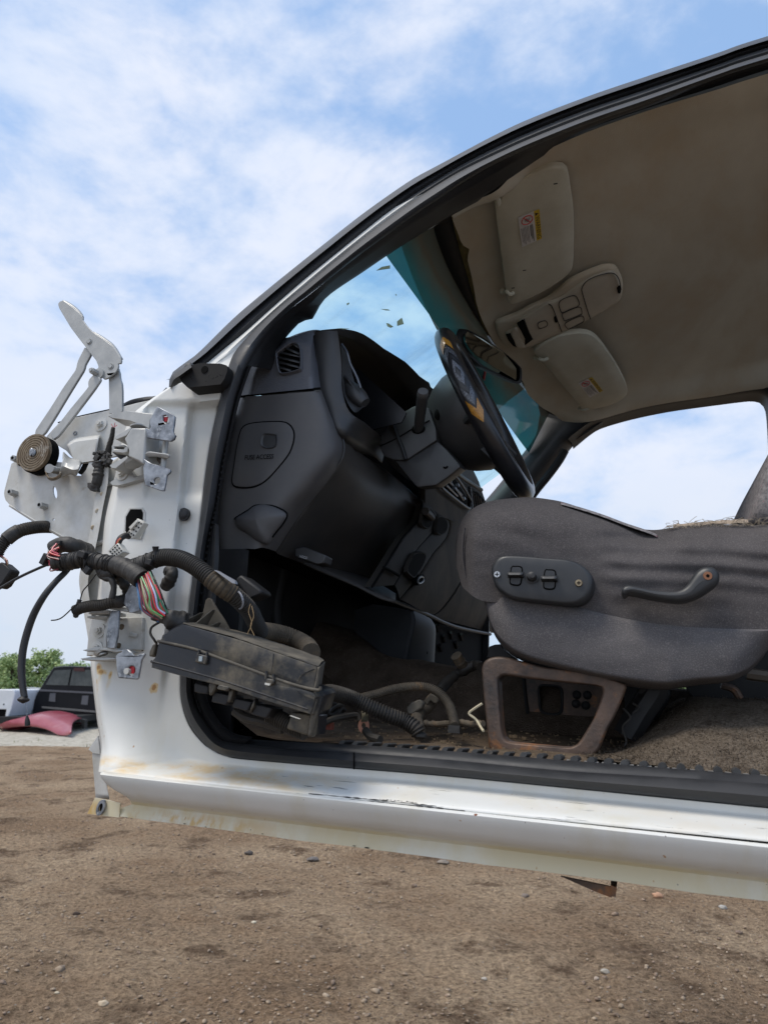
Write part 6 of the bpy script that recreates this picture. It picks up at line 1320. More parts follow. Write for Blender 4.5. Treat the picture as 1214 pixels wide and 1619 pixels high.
# map the top row by x of the bottom row
def topat(x):
    for i in range(n-1):
        if a_[i][0] <= x <= a_[i+1][0]:
            f = (x-a_[i][0])/max(1e-6, a_[i+1][0]-a_[i][0]); return seg_lerp(a_[i], a_[i+1], f)
    return a_[0] if x < a_[0][0] else a_[-1]
for i in range(n):
    b = b_[i]; a = topat(b[0]); row = []
    for j in range(40):
        t = j/39; px = a[0]+(b[0]-a[0])*t; py = a[1]+(b[1]-a[1])*t
        y = .196+.004*(1-sst(0, .04, t))+.055*sst(.86, 1, t)**1.6+.03*max(0, 1-(px-761)/60.)**2-.008*math.sin(math.pi*t)+.035*sst(1150, 1215, px)*t
        y += .0012*noise.noise(V((px*.02, py*.04, 9)))-.003*math.exp(-((px-1058)/14.)**2)*t
        row.append(P(px, py, y))
    row.append(row[-1]+V((0, .03, .012))); row.append(row[-1]+V((0, .30, .02))); rows.append(row)
g.grid(rows); obj('seat_skirt', g, FABRIC2, SEAT, sharp=180)
# switch panel
c5 = lambda p: cvt(p, 660, 500, 2.891)
so = c5([(335, 1170), (340, 1140), (355, 1115), (380, 1098), (420, 1094), (500, 1098), (600, 1106), (680, 1112), (730, 1125), (775, 1155), (803, 1195), (806, 1230), (795, 1270), (770, 1300), (735, 1316), (690, 1320), (600, 1312), (520, 1303), (440, 1292), (390, 1270), (355, 1235)])
R0 = rnd(pl(so, .176), 100); c = sum(R0, V((0, 0, 0)))/100
g = G(); g.grid([[c+(p-c)*1.005+V((0, .030, 0)) for p in R0], [c+(p-c)*1.0+V((0, .004, 0)) for p in R0], [c+(p-c)*.985+V((0, -.001, 0)) for p in R0], [c+(p-c)*.94+V((0, -.0045, 0)) for p in R0], [c+(p-c)*.88+V((0, -.0055, 0)) for p in R0], [c+(p-c)*.5+V((0, -.0058, 0)) for p in R0], [c+(p-c)*.001+V((0, -.0058, 0)) for p in R0]], closed=True); SP = obj('switch_panel', g, PANELM, SEAT, sharp=50)
yf = .1695
for q in ([(430, 1150), (445, 1144), (470, 1146), (477, 1160), (472, 1215), (462, 1229), (432, 1226), (423, 1212)], [(583, 1165), (598, 1160), (622, 1162), (630, 1176), (627, 1235), (617, 1247), (590, 1246), (577, 1234)]):
    R1 = rnd(pl(c5(q), yf), 30); g = G(); g.tube(R1+[R1[0]], .0011, 6, n=60, cap=False); obj('switch_recess', g, CAVITY, SEAT)
    c1 = sum(R1, V((0, 0, 0)))/30
    g = G(); g.prism([c1+(p-c1)*.93+V((0, -.0008, 0)) for p in R1], (0, .002, 0)); obj('seat_switch', g, PANELM, SEAT)
    g = G(); g.loft([[c1+V((-.0105, -.001, .0045)), c1+V((.0105, -.001, .0045))], [c1+V((-.0105, -.009, .002)), c1+V((.0105, -.009, .002))], [c1+V((-.0105, -.010, -.0005)), c1+V((.0105, -.010, -.0005))], [c1+V((-.0105, -.001, -.003)), c1+V((.0105, -.001, -.003))]], 6); obj('switch_lever', g, PANELM, SEAT, solid=.0012, sharp=80)
g = G(); cN = P(*c5([(523, 1195)])[0], yf)
R1 = [V((math.cos(a)*.0095, 0, math.sin(a)*.0085)) for a in [2*math.pi*k/24 for k in range(24)]]
g.grid([[cN+p+V((0, -.001, 0)) for p in R1], [cN+p*.72+V((0, -.0015, 0)) for p in R1], [cN+p*.62+V((.001, -.010, .001)) for p in R1], [cN+V((.002, -.012, .001))+p*.35 for p in R1], [cN+V((.002, -.012, .001))+p*.001 for p in R1]], closed=True); obj('seat_knob', g, RUBBER, SEAT)
for a, m in (((364, 1181), STEEL), ((737, 1220), BRASS)):
    g = G(); c1 = P(*c5([a])[0], yf); g.cyl(c1+V((0, .001, 0)), c1+V((0, -.0018, 0)), .0052, .0042, 20); q = obj('panel_screw', g, m, SEAT)
    g = G(); g.box(c1+V((0, -.0019, 0)), (.0055, .0006, .0012)); g.box(c1+V((0, -.0020, 0)), (.0012, .0006, .0055)); obj('screw_slot', g, CAVITY, SEAT)
# recliner lever
lv = cs6([(668, 425), (667, 408), (680, 394), (700, 391), (730, 398), (780, 408), (840, 414), (880, 411), (908, 392), (930, 360), (950, 335), (975, 322), (1005, 322), (1028, 340), (1034, 365), (1025, 388), (1000, 408), (965, 430), (920, 448), (870, 453), (800, 443), (740, 431), (700, 424), (686, 428), (678, 436)])
R0 = rnd(pl(lv, .168), 90); 
ctr = resamp([P(*q, .168) for q in cs6([(680, 412), (720, 410), (800, 427), (870, 432), (920, 420), (960, 385), (1000, 362)])], 200)
def near_c(p): return min(ctr, key=lambda q: (q-p).length_squared)
g = G(); rows = []
for f, yy in ((1, .022), (1.0, .003), (.94, -.002), (.72, -.006), (.40, -.0075), (.02, -.008)): rows.append([near_c(p)+(p-near_c(p))*f+V((0, yy, 0)) for p in R0])
g.grid(rows, closed=True); LV = obj('recline_lever', g, PANELM, SEAT, sharp=70)
g = G(); c1 = P(*cs6([(989, 356)])[0], .1605); g.cyl(c1, c1+V((0, -.0012, 0)), .0055, .0050, 20); obj('lever_screw', g, mat('rusty_screw', (.28, .13, .07), rough=.6, metal=.5), SEAT)
g = G(); g.cyl(c1+V((0, -.0012, 0)), c1+V((0, -.0016, 0)), .0022, .0022, 6); obj('screw_slot', g, CAVITY, SEAT)
# backrest at the right border, belt
g = G(); bk = [(1190, 826), (1190, 810), (1194, 795), (1200, 775), (1206, 745), (1216, 720), (1235, 680), (1300, 560), (1500, 420), (1640, 560), (1560, 830), (1400, 840), (1240, 835)]
r0 = pl(bk, .27); c = sum(r0, V((0, 0, 0)))/len(r0); q = rnd(r0, 60, False)
g.grid([[c+(p-c)*1.0+V((0, .40, 0)) for p in q], [p+V((0, .03, 0)) for p in q], [c+(p-c)*.97+V((0, 0, 0)) for p in q], [c+(p-c)*.85+V((0, -.012, 0)) for p in q], [c+(p-c)*.001+V((0, -.02, 0)) for p in q]], closed=True); BKR = obj('backrest', g, PATT, SEAT, sharp=180)
g = G(); g.prism(pl([(1179, 817), (1188, 790), (1198, 762), (1213, 727), (1222, 712), (1226, 735), (1205, 790), (1196, 820)], .72), (0, .01, 0)); g.prism(pl([(1172, 818), (1196, 816), (1200, 826), (1174, 827)], .40), (0, .03, 0)); obj('seat_belt', g, mat('belt_webbing', (.07, .065, .065), ns=10, rough=.8, bump=.4, bs=300), TR)
# riser
c6 = lambda p: cvt(p, 740, 1000, 4.047)
ro = [(84, 235), (92, 200), (115, 172), (150, 157), (200, 153), (260, 160), (330, 180), (480, 220), (800, 260), (1010, 330), (1015, 350), (985, 430), (960, 490), (925, 560), (890, 620), (860, 700), (835, 760), (805, 790), (770, 800), (600, 802), (400, 792), (200, 778), (145, 765), (130, 730), (118, 620), (104, 480), (90, 330)]
rh = [(193, 310), (200, 288), (222, 276), (260, 277), (350, 291), (600, 318), (820, 340), (855, 352), (862, 380), (845, 440), (800, 555), (750, 640), (715, 695), (690, 722), (655, 736), (600, 735), (450, 722), (300, 708), (250, 697), (228, 672), (214, 620), (202, 480)]
o = rnd(pl(c6(ro), .222), 130, False); h_ = rnd(pl(c6(rh), .222), 110, False)
def resmp_from(loop, n, anchor):
    k = min(range(len(loop)), key=lambda i: (loop[i]-anchor).length); L = loop[k:]+loop[:k]; return resamp(L+[L[0]], n+1, False)[:-1]
cen = sum(h_, V((0, 0, 0)))/len(h_)
def bydir(loop, n):   # resample a loop by angle around the hole centre
    out_ = []
    for k in range(n):
        a = 2*math.pi*k/n; d = V((math.cos(a), 0, math.sin(a))); best = None
        for i in range(len(loop)):
            p, q = loop[i]-cen, loop[(i+1) % len(loop)]-cen; e = q-p; den = d.x*e.z-d.z*e.x
            if abs(den) < 1e-12: continue
            t = (p.x*e.z-p.z*e.x)/den; u = (p.x*d.z-p.z*d.x)/den
            if t > 0 and -1e-6 <= u <= 1+1e-6 and (best is None or t > best): best = t
        out_.append(cen+d*(best or .05))
    return out_
oo, ii = bydir(o, 180), bydir(h_, 180)
rows = []
for f, yy in ((0, .030), (0, .0035), (.04, .0008), (.10, -.0008), (.16, -.0010), (.84, -.0010), (.90, -.0008), (.96, .0008), (1, .0035), (1, .030)): rows.append([p.lerp(q, f)+V((0, yy, 0)) for p, q in zip(oo, ii)])
g = G(); g.grid(rows, closed=True); RS = obj('seat_riser', g, RUST, SEAT, sharp=60)
rb_ = [(355, 292), (640, 318), (840, 345), (900, 400), (860, 590), (640, 585), (500, 575), (395, 560), (385, 540)]
hh_ = [(452, 360), (475, 340), (560, 345), (592, 360), (600, 400), (598, 490), (580, 520), (530, 525), (485, 515), (462, 490), (455, 420)]
g = G(); g.prism([rnd(pl(c6(rb_), .56), 60, False), rnd(pl(c6(hh_), .56), 40)], (0, .012, 0)); RI = obj('inner_riser', g, RUST, SEAT, bev=.003)
g = G(); q = rnd(pl(c6(hh_), .558), 40); g.tube(q+[q[0]], .0026, 6, n=60, cap=False); g.tube(pl(c6([(355, 295), (365, 400), (385, 550)]), .558), .0035, 6); obj('riser_rim', g, GALV if False else TRIM, SEAT)
g = G()
for a in ((695, 400), (762, 402), (690, 457), (752, 468)): g.ball(P(*c6([a])[0], .559), .008, 10, (1, .4, 1))
obj('riser_rivet', g, TRIM, SEAT)
# seat track, wiring and motor gear in the shadow behind the riser
g = G()
for pts, r, y in (([(1010, 1082), (1035, 1088), (1010, 1130), (990, 1165)], .020, .30), ([(1035, 1085), (1048, 1095), (1022, 1140), (1000, 1170)], .012, .36)): g.tube(pl(pts, y), r, 8)
g.box(P(1012, 1125, .30), (.03, .02, .05), Matrix.Rotation(.5, 3, 'Y')); obj('seat_track', g, TRIM, SEAT, bev=.002)
g = G(); g.tube(pl([(985, 1120), (996, 1135), (984, 1150), (990, 1172), (987, 1180)], .26), .0016, 6); g.tube(pl([(1000, 1112), (1010, 1120), (1000, 1128)], .27), .0016, 6); obj('seat_wire', g, LOOM, SEAT)
g = G(); g.tube(pl([(1045, 1092), (1048, 1098), (1044, 1102)], .42), .003, 8); obj('bright_bracket', g, STEEL, SEAT)
g = G(); g.tube(pl([(1140, 1083), (1160, 1090), (1170, 1105)], .40), .006, 8); obj('track_bracket', g, RUST, SEAT)
g = G(); g.tube(pl([(1180, 1065), (1200, 1068), (1260, 1075)], .36), .009, 8); obj('track_rail', g, mat('dull_rail', (.16, .13, .10), rough=.5, metal=.4), SEAT)
g = G(); g.prism(pl(cvt([(115, 165), (135, 90), (170, 78), (215, 75), (225, 110), (260, 135), (300, 165), (200, 160)], 740, 1000, 4.047), .40), (0, .05, 0)); obj('seat_motor', g, TRIM, SEAT, bev=.003)

# ================================================================== loose things: fuse box, harness, cables
cf = lambda p: cvt(p, 230, 940, 4.047)
FB = thing('fuse_box', 'dusty black underhood fuse box hanging across the door sill on its harness', 'fuse box', P(370, 1080, 0.0))
def bx(nm, pts, y, th, m=FUSEM, par=FB, bev=.002): return obj(nm, G().prism(pl(cf(pts), y), (0, th, 0)), m, par, bev=bev)
yF = -.045
def shell(nm, pts, m, back, inset=.0025):   # traced front face carried back to a deeper, shifted outline
    f = pl(cf(pts), yF); c = sum(f, V((0, 0, 0)))/len(f)
    g = G(); n = len(f); f2 = rnd(f, 80, False); 
    g.grid([[c+(p-c)*.001 for p in f2], [c+(p-c)*.94 for p in f2], [c+(p-c)*.985+V((0, .0006, 0)) for p in f2], [p+V((0, .0035, 0)) for p in f2], [p+V(back) for p in f2]], closed=True); return obj(nm, g, m, FB, sharp=40)
g = G()
lidf = pl(cf([(80, 297), (98, 282), (104, 258), (170, 215), (235, 187), (600, 290), (1108, 466), (1082, 622), (900, 560), (500, 415), (300, 345)]), yF)
bk_ = [P(*q, y) for q, y in zip(cf([(150, 300), (150, 280), (150, 250), (230, 185), (275, 176), (640, 262), (1146, 430), (1118, 600), (900, 560), (500, 415), (300, 345)]), [.06]*4+[.03, .045, .035, .035]+[.06]*3)]
f2 = resamp(lidf+[lidf[0]], 121, False)[:-1]; 
# parametrise the back loop identically
def para(loop, ref, n):
    d = [0]
    for i in range(len(ref)): d.append(d[-1]+(ref[(i+1) % len(ref)]-ref[i]).length)
    T = d[-1]; out_ = []
    for k in range(n):
        s = T*k/n; j = max(i for i in range(len(ref)) if d[i] <= s); f = (s-d[j])/(d[j+1]-d[j]); out_.append(loop[j].lerp(loop[(j+1) % len(loop)], f))
    return out_
f2 = para(lidf, lidf, 120); b2 = para(bk_, lidf, 120); c = sum(f2, V((0, 0, 0)))/120
g.grid([[c+(p-c)*.001 for p in f2], [c+(p-c)*.90 for p in f2], [c+(p-c)*.975+V((0, .0005, 0)) for p in f2], [p+V((0, .003, 0)) for p in f2], [p.lerp(q, .12) for p, q in zip(f2, b2)], b2], closed=True); LID = obj('lid', g, FUSEM, FB, sharp=35)
g = G(); tpf = [P(*q, yF+.002) for q in cf([(238, 188), (420, 236), (600, 288), (850, 376), (1106, 464)])]; tpb = [P(*q, y) for q, y in zip(cf([(275, 174), (540, 226), (700, 268), (1060, 388), (1143, 428)]), (.03, .05, .05, .045, .035))]
g.loft([[p+V((0, 0, .0006)) for p in tpf], [p.lerp(q, .5)+V((0, 0, .0022)) for p, q in zip(tpf, tpb)], [p+V((0, 0, .0012)) for p in tpb]], 60, 16); 
for p in g.v: p.z += .0006*noise.noise(p*90)
obj('lid_top', g, FUSET, LID, sharp=180)
bas = [(80, 302), (300, 350), (500, 420), (900, 566), (1080, 628), (1098, 655), (1062, 770), (1030, 762), (830, 702), (500, 590), (200, 515), (32, 468), (36, 425), (60, 400)]
bf = pl(cf(bas), yF-.001); f2 = para(bf, bf, 120); c = sum(f2, V((0, 0, 0)))/120
g = G(); g.grid([[c+(p-c)*.001+V((0, -.001, 0)) for p in f2], [c+(p-c)*.93+V((0, -.001, 0)) for p in f2], [c+(p-c)*.985+V((0, 0, 0)) for p in f2], [p+V((0, .003, 0)) for p in f2], [p+V((.002, .05, .006)) for p in f2]], closed=True); obj('base', g, FUSEM, FB, sharp=35)
g = G(); g.tube([P(*q, yF-.0015) for q in cf([(78, 298), (300, 347), (500, 418), (900, 563), (1098, 612), (1118, 590)])], .0018, 8, n=80); obj('rim', g, FUSET, FB)
g = G(); g.tube([P(*q, yF-.001) for q in cf([(36, 428), (200, 470), (500, 555), (830, 665), (1040, 735)])], .0016, 8, n=80); obj('lower_rib', g, FUSEM, FB)
# end cap at the right: upright edge, catches
g = G(); g.loft([pl(cf([(1108, 466), (1096, 540), (1080, 620), (1095, 660), (1065, 770)]), yF+.001), [P(*q, .035) for q in cf([(1146, 430), (1132, 510), (1118, 600), (1100, 660), (1075, 770)])]], 30, 6); obj('end_wall', g, FUSET, FB, solid=.002)
bx('mount_rail', [(1050, 770), (1085, 660), (1128, 640), (1120, 700), (1085, 790), (1062, 915), (1035, 912)], yF+.01, .012); bx('mount_rail', [(930, 750), (1060, 770), (1045, 890), (1035, 905), (900, 860), (920, 800)], yF+.02, .05)
# mounting fin on the lid
g = G(); g.prism([P(*q, .025) for q in cf([(262, 176), (330, 140), (368, 110), (385, 35), (400, 22), (420, 28), (450, 85), (500, 160), (542, 238), (520, 252), (440, 232)])], (0, .005, 0)); 
for a, b in (((365, 118), (318, 190)), ((440, 100), (378, 215)), ((478, 180), (440, 236))):
    u, v_ = [P(*q, .020) for q in cf([a, b])]; g.prism([u, u+V((.0, -.018, -.004)) if False else u+V((0, -.006, 0)), v_+V((0, -.030, 0)), v_], (.0022, 0, 0))
obj('mounting_fin', g, FUSET, FB, bev=.0008)
# clips
for q, m in (([(322, 388), (345, 382), (395, 395), (385, 445), (372, 448), (315, 432)], FUSEM), ([(770, 535), (825, 545), (815, 580), (765, 570)], FUSEM)):
    bx('clip', q, yF-.007, .008, m)
for a, b in (((345, 355), (335, 395)), ((395, 370), (388, 405)), ((775, 490), (770, 540)), ((822, 510), (815, 555))):
    u, v_ = [P(*q, yF-.004) for q in cf([a, b])]; g = G().tube([u, v_], .0016, 8); obj('clip_rib', g, FUSEM, FB)
g = G(); g.box(P(*cf([(353, 412)])[0], yF-.0078), (.0045, .001, .006)); obj('clip_glint', g, mat('painted_clip_glint', (.35, .40, .42), rough=.3), FB)  # small pale tile paints a glint on the clip
g = G(); g.prism(pl(cf([(765, 565), (800, 572), (790, 584), (762, 577)]), yF-.009), (0, .003, 0)); g.prism(pl(cf([(925, 774), (988, 796), (984, 799), (923, 778)]), yF-.002), (0, .003, 0)); obj('pale_edge', g, WHITEP, FB)
g = G(); g.prism([P(*q, yF-.006) for q in cf([(965, 612), (1085, 660), (1080, 672), (1030, 655)])], (0, .008, 0)); obj('rib', g, FUSEM, FB)
g = G(); g.tube([P(*q, yF-.003) for q in cf([(820, 380), (815, 440), (800, 500)])], .0008, 5); obj('rib', g, FUSEM, FB)
g = G(); g.tube([P(*q, yF-.003) for q in cf([(1080, 478), (1000, 515), (975, 555)])], .0008, 5); obj('rib', g, FUSEM, FB)
bx('side_lug', [(50, 315), (68, 320), (48, 400), (20, 398), (22, 370)], -.02, .02)
# relays and ports hanging under the base
for q in ([(310, 565), (405, 588), (398, 640), (308, 625)], [(432, 622), (552, 650), (520, 712), (418, 688)], [(565, 665), (680, 690), (655, 752), (550, 722)], [(695, 700), (810, 728), (775, 798), (672, 768)]): bx('relay', q, -.035, .032, TRIM)
for q in ([(400, 580), (430, 530), (460, 520), (450, 600), (425, 640), (405, 650)], [(535, 600), (560, 555), (575, 560), (555, 640), (540, 690), (520, 690)], [(680, 700), (700, 660), (690, 720), (660, 760)]): bx('relay_rib', q, -.040, .012)
bx('latch', [(465, 575), (540, 592), (520, 622), (450, 606)], -.048, .01)
g = G(); g.tube([P(*q, -.01) for q in cf([(790, 770), (860, 800), (950, 850), (1030, 880)])], .0095, 14, corr=.18, pitch=.0032); g.tube([P(*q, 0.01) for q in cf([(570, 745), (640, 790), (760, 820), (880, 860)])], .006, 10); obj('conduit_stub', g, LOOM, FB)

# main engine harness
HN = thing('wiring_harness', 'thick black taped engine harness with cut coloured wires draped over the hinge pillar', 'wiring harness', P(200, 900, -.01))
trunk = [(88, 890, -.02), (110, 888, -.02), (131, 884, -.02), (149, 887, -.02), (180, 893, -.02), (207, 898, -.02), (226, 892, -.02), (245, 884, -.02), (262, 881, -.02), (285, 884, -.02), (309, 896, -.02), (332, 914, -.02), (350, 928, -.015), (368, 940, -.005), (384, 954, .01), (396, 968, .03), (404, 985, .06), (412, 1000, .09)]
def tp3(pts): return [P(*q) for q in pts]
def lump(seed, r, am=.10, f=9): 
    return lambda s: r*(1+am*noise.noise(V((s*f, seed, 0)))+.04*noise.noise(V((s*60, seed, 3))))
g = G(); g.tube(tp3(trunk[:8]), lump(1, .0112, .16, 14), 16, n=150); TRK = obj('taped_trunk', g, TAPE, HN, sharp=180)
g = G(); g.tube(tp3(trunk[7:]), .0112, 16, corr=.13, pitch=.0034); obj('corrugated_conduit', g, LOOM, HN, sharp=50)
g = G(); g.tube(tp3(trunk[11:14]), .0122, 16, n=30, corr=.05, pitch=.006); obj('tape_wrap', g, mat('brown_dusty_tape', (.05, .035, .02), (.09, .07, .045), ns=40, rough=.8, bump=.6, bs=150), HN)
g = G(); R = random.Random(22)
pts = resamp(tp3(trunk[:8]), 60)
for i in range(1, 58):   # tape turns as thin raised rings, slightly tilted
    if R.random() < .25: continue
    p = pts[i]; t = (pts[i+1]-pts[i-1]).normalized(); u = t.orthogonal().normalized(); w_ = t.cross(u); tl = R.uniform(-.5, .5); rr_ = .0115+R.uniform(-.0002, .0006)
    ring = [p+(u*math.cos(a)+w_*math.sin(a))*rr_+t*math.sin(a+1)*tl*.008 for a in [2*math.pi*k/16 for k in range(17)]]; g.tube(ring, .0007, 5, n=17, smooth=False, cap=False)
obj('tape_edge', g, TAPE, HN)
# junction swelling and branch to the coloured wires
g = G(); g.tube([P(184, 893, -.022), P(196, 897, -.026), P(206, 903, -.028), P(213, 907, -.030), P(219, 912, -.030), P(224, 916, -.030)], lump(21, .0128, .18, 5), 16, n=50); obj('branch_wrap', g, TAPE, HN)
R = random.Random(31); names = list(range(len(WIRES)))
seqc = [0, 3, 5, 0, 7, 3, 2, 9, 1, 3, 2, 4, 1, 6, 3, 8, 1, 4, 0, 3, 2, 1, 5, 8, 7, 3]
for k, ci_ in enumerate(seqc):
    f = k/(len(seqc)-1); a0 = (216+f*22+R.uniform(-1, 1), 916-f*12+R.uniform(-2, 2)); bul = (-12+f*34)
    m1 = (221+f*33+R.uniform(-2, 2), 944+R.uniform(-4, 4)-f*6); m2 = (226+f*34+R.uniform(-2, 2), 966-f*8+R.uniform(-3, 3)); e = (252+f*14+R.uniform(-1, 1), 982-f*14+R.uniform(-2, 2))
    yy = -.030+R.uniform(-.008, .012)-.008*math.sin(f*3.14)
    g = G(); g.tube([P(*a0, yy+.004), P(*m1, yy-.004), P(*m2, yy-.004), P(*e, yy)], R.choice((.0011, .0013, .0016)), 7, n=22); obj('wire', g, WIRES[ci_], HN)
g = G(); rows = [P(250, 972, -.03), P(262, 976, -.03), P(275, 981, -.028), P(288, 988, -.015)]; g.tube(rows, lambda s: .0095+.006*s+.002*noise.noise(V((s*7, 4, 0))), 18, n=70)
for p in g.v: p += V((1, .5, 1))*(.0035*noise.noise(p*55)+.0022*noise.noise(p*140))
obj('bundle_wrap', g, TAPE, HN)
g = G(); g.tube([P(252, 984, -.03), P(240, 992, -.03), P(238, 1002, -.03), P(244, 1012, -.028), P(248, 1018, -.022)], .0016, 7); obj('loose_wire', g, LOOM, HN)
# cut end at the left: bulging loop of pink, red and dark wires
for k in range(22):
    f = R.random(); a0 = (93+R.uniform(-2, 2), 876+f*26); m_ = (81-4*math.sin(f*3.1)+R.uniform(-4, 3), 868+f*34+R.uniform(-4, 4)); e = (88+R.uniform(-5, 8), 861+f*18+R.uniform(-4, 3)); yy = -.020+R.uniform(-.012, .012)
    g = G(); g.tube([P(*a0, yy), P(*m_, yy-.003), P(*e, yy+.006)], R.choice((.0011, .0014)), 7, n=16); obj('wire', g, WIRES[R.choice((1, 7, 1, 7, 6, 3, 1, 7, 5))], HN)
g = G(); g.tube(tp3([(84, 868, .0), (95, 862, .0), (108, 861, .0), (122, 866, .01), (138, 872, .05)]), lump(7, .0115, .2), 14, n=60); obj('back_branch', g, TAPE, HN)
for (a, b, y), sz, rt in (((94, 859, -.012), (.009, .008, .007), 0), ((73, 885, -.02), (.009, .012, .016), .4), ((131, 877, -.036), (.012, .008, .009), .3), ((139, 902, -.03), (.009, .008, .010), .6), ((236, 889, -.035), (.009, .006, .008), .2)):
    g = G().box(P(a, b, y), sz, Matrix.Rotation(rt, 3, 'Y')); obj('harness_clip', g, TRIM, HN, bev=.001)
g = G().tube(tp3([(246, 864, -.03), (246, 869, -.029), (246, 878, -.028)]), lambda s: .0045-.002*s+.004*max(0, s-.6), 10, n=14); obj('harness_clip', g, TRIM, HN)
g = G(); ring = [P(131+4*math.cos(a)*.8, 886+15*math.sin(a), -.020-.012*math.cos(a)) for a in [2*math.pi*k/20 for k in range(21)]]; g.tube(ring, .0018, 6, cap=False); obj('cable_tie', g, TRIM, HN)
# lower branches
for pts, r_, n_ in (([(155, 895, -.02), (158, 908, -.02), (166, 914, -.02), (176, 917, -.02), (180, 928, -.02), (177, 947, -.02)], .0042, 60), ([(188, 900, -.01), (192, 915, 0), (197, 925, 0), (203, 935, .01)], .0075, 40), ([(162, 903, -.015), (170, 908, -.018), (180, 905, -.015)], .0085, 30), ([(261, 928, .02), (268, 918, .015), (272, 908, .015), (268, 902, .02)], .0085, 30)):
    g = G(); g.tube(tp3(pts), lump(r_*999, r_, .22), 12, n=n_); obj('taped_branch', g, TAPE, HN)
g = G(); g.tube(tp3([(118, 966, -.012), (130, 961, -.012), (145, 958, -.012), (160, 957, -.012), (172, 954, -.010), (182, 952, -.006)]), .0075, 14, corr=.12, pitch=.0028); obj('small_conduit', g, LOOM, HN)
g = G(); g.tube(tp3([(180, 952, -.006), (190, 951, -.002), (198, 948, .01)]), .0085, 12, n=20); obj('conduit_sleeve', g, TAPE, HN)
g = G().ball(P(120, 973, -.012), .004, 8); obj('cut_end', g, TAPE, HN)
g = G(); g.tube(tp3([(152, 908, -.02), (140, 924, -.02), (131, 935, -.02), (126, 950, -.015), (118, 958, -.02), (100, 975, -.02), (90, 980, -.02), (81, 981, -.02)]), .0009, 6, n=60); g.tube(tp3([(126, 948, -.015), (125, 952, -.015), (123, 957, -.015)]), .003, 6); obj('tie_tail', g, LOOM, HN)
g = G(); ring = [P(377+6*math.cos(a)+4*math.sin(a), 949-4*math.cos(a)+13*math.sin(a), -.002-.012*math.cos(a)) for a in [2*math.pi*k/24 for k in range(25)]]; g.tube(ring, .0013, 6, cap=False); g.prism(pl([(338, 901), (343, 902), (371, 918), (372, 923), (367, 922)], -.028), (0, .006, 0)); obj('pale_tie', g, mat('pale_tie', (.28, .29, .32), rough=.4), HN)
g = G(); g.tube(tp3([(396, 955, -.004), (393, 968, -.006), (398, 985, -.008), (391, 1003, -.008)]), .0005, 5, n=20); g.tube(tp3([(398, 958, -.004), (401, 975, -.006), (396, 990, -.008), (402, 1005, -.008)]), .0005, 5, n=20); obj('straw', g, mat('straw', (.30, .20, .10), rough=.9), HN)
g = G(); g.prism(pl([(372, 915), (380, 908), (412, 932), (414, 938), (392, 948), (384, 935)], .02), (0, .03, 0)); obj('harness_connector', g, TRIM, HN, bev=.003)
g = G(); g.tube(tp3([(412, 998, .09), (430, 1000, .12), (450, 1004, .14), (470, 1012, .15), (486, 1022, .13), (492, 1032, .10)]), .0125, 16, corr=.10, pitch=.0045); obj('wide_conduit', g, LOOMD, HN)
# white connectors dangling from the hole
WC = thing('wire_connector', 'white multi-pin connector coming out of the octagonal pillar hole', 'connector', P(213, 832, .03))
def conn(par, pts, y, th, n=(4, 3)):
    o = pl(pts, y); b = obj('housing', G().prism(o, (.0, th, .0)), WHITEP, par, bev=.0012)
    g = G(); a_, b_, c_, d_ = o[0], o[1], o[2], o[3]
    for i in range(n[0]):
        for j in range(n[1]):
            u, v_ = (i+.6)/(n[0]+.2), (j+.6)/(n[1]+.2); p = a_*(1-u)*(1-v_)+b_*u*(1-v_)+c_*u*v_+d_*(1-u)*v_; g.box(p+V((0, -.0004, 0)), (.0022, .001, .0022), Matrix.Rotation(.5, 3, 'Y'))
    obj('pin_cavity', g, INK, par); return b
conn(WC, [(200, 844), (217, 819), (228, 826), (211, 851)], .022, .012, (4, 3))
g = G(); g.prism(pl([(203, 834), (215, 822), (218, 824), (206, 838)], .018), (0, .006, 0)); obj('latch', g, WHITEP, WC, bev=.001)
WC2 = thing('wire_connector', 'white block connector hanging on short wires just above the black harness trunk', 'connector', P(184, 866, .02))
conn(WC2, [(171, 872), (186, 858), (196, 872), (181, 882)], .002, .014, (4, 3)); g = G(); g.prism([P(171, 872, .002), P(186, 856, .004), P(193, 860, .016), P(178, 874, .016)], (0, .001, 0)); obj('housing_top', g, WHITEP, WC2)
g = G(); g.tube(tp3([(204, 848, .026), (198, 847, .018), (191, 851, .012), (187, 858, .010)]), .0045, 10); obj('wire_sleeve', g, TAPE, WC2)
for k, dx in ((1, 0), (6, 1.5), (3, -1.5)): g = G(); g.tube(tp3([(190+dx, 851, .006), (186+dx, 855, .004), (184+dx, 860, .004)]), .0009, 6); obj('wire', g, WIRES[k], WC2)
# left conduit with plug, leaving the frame
LC_ = thing('wiring_harness', 'corrugated black harness arching out of the left edge with a frayed black plug', 'wiring harness', P(40, 845, .08))
g = G(); g.tube(tp3([(90, 834, .13), (72, 833, .10), (55, 834, .08), (35, 838, .06), (20, 845, .05), (8, 855, .045), (-2, 868, .04), (-6, 880, .04)]), .0098, 14, corr=.14, pitch=.0036); obj('corrugated_conduit', g, LOOM, LC_)
g = G(); g.tube(tp3([(30, 839, .058), (20, 845, .05), (10, 853, .045)]), .0112, 14, n=30); obj('tape_wrap', g, TAPE, LC_)
for k in range(9): g = G(); f = k/8; g.tube(tp3([(-3+f*3, 878, .04), (7+f*4, 885+R.uniform(-2, 2), .035), (10+f*2, 893, .035), (6+f*3, 902, .04)]), .0011, 6, n=16); obj('wire', g, WIRES[R.choice((3, 9, 3, 5, 6))], LC_)
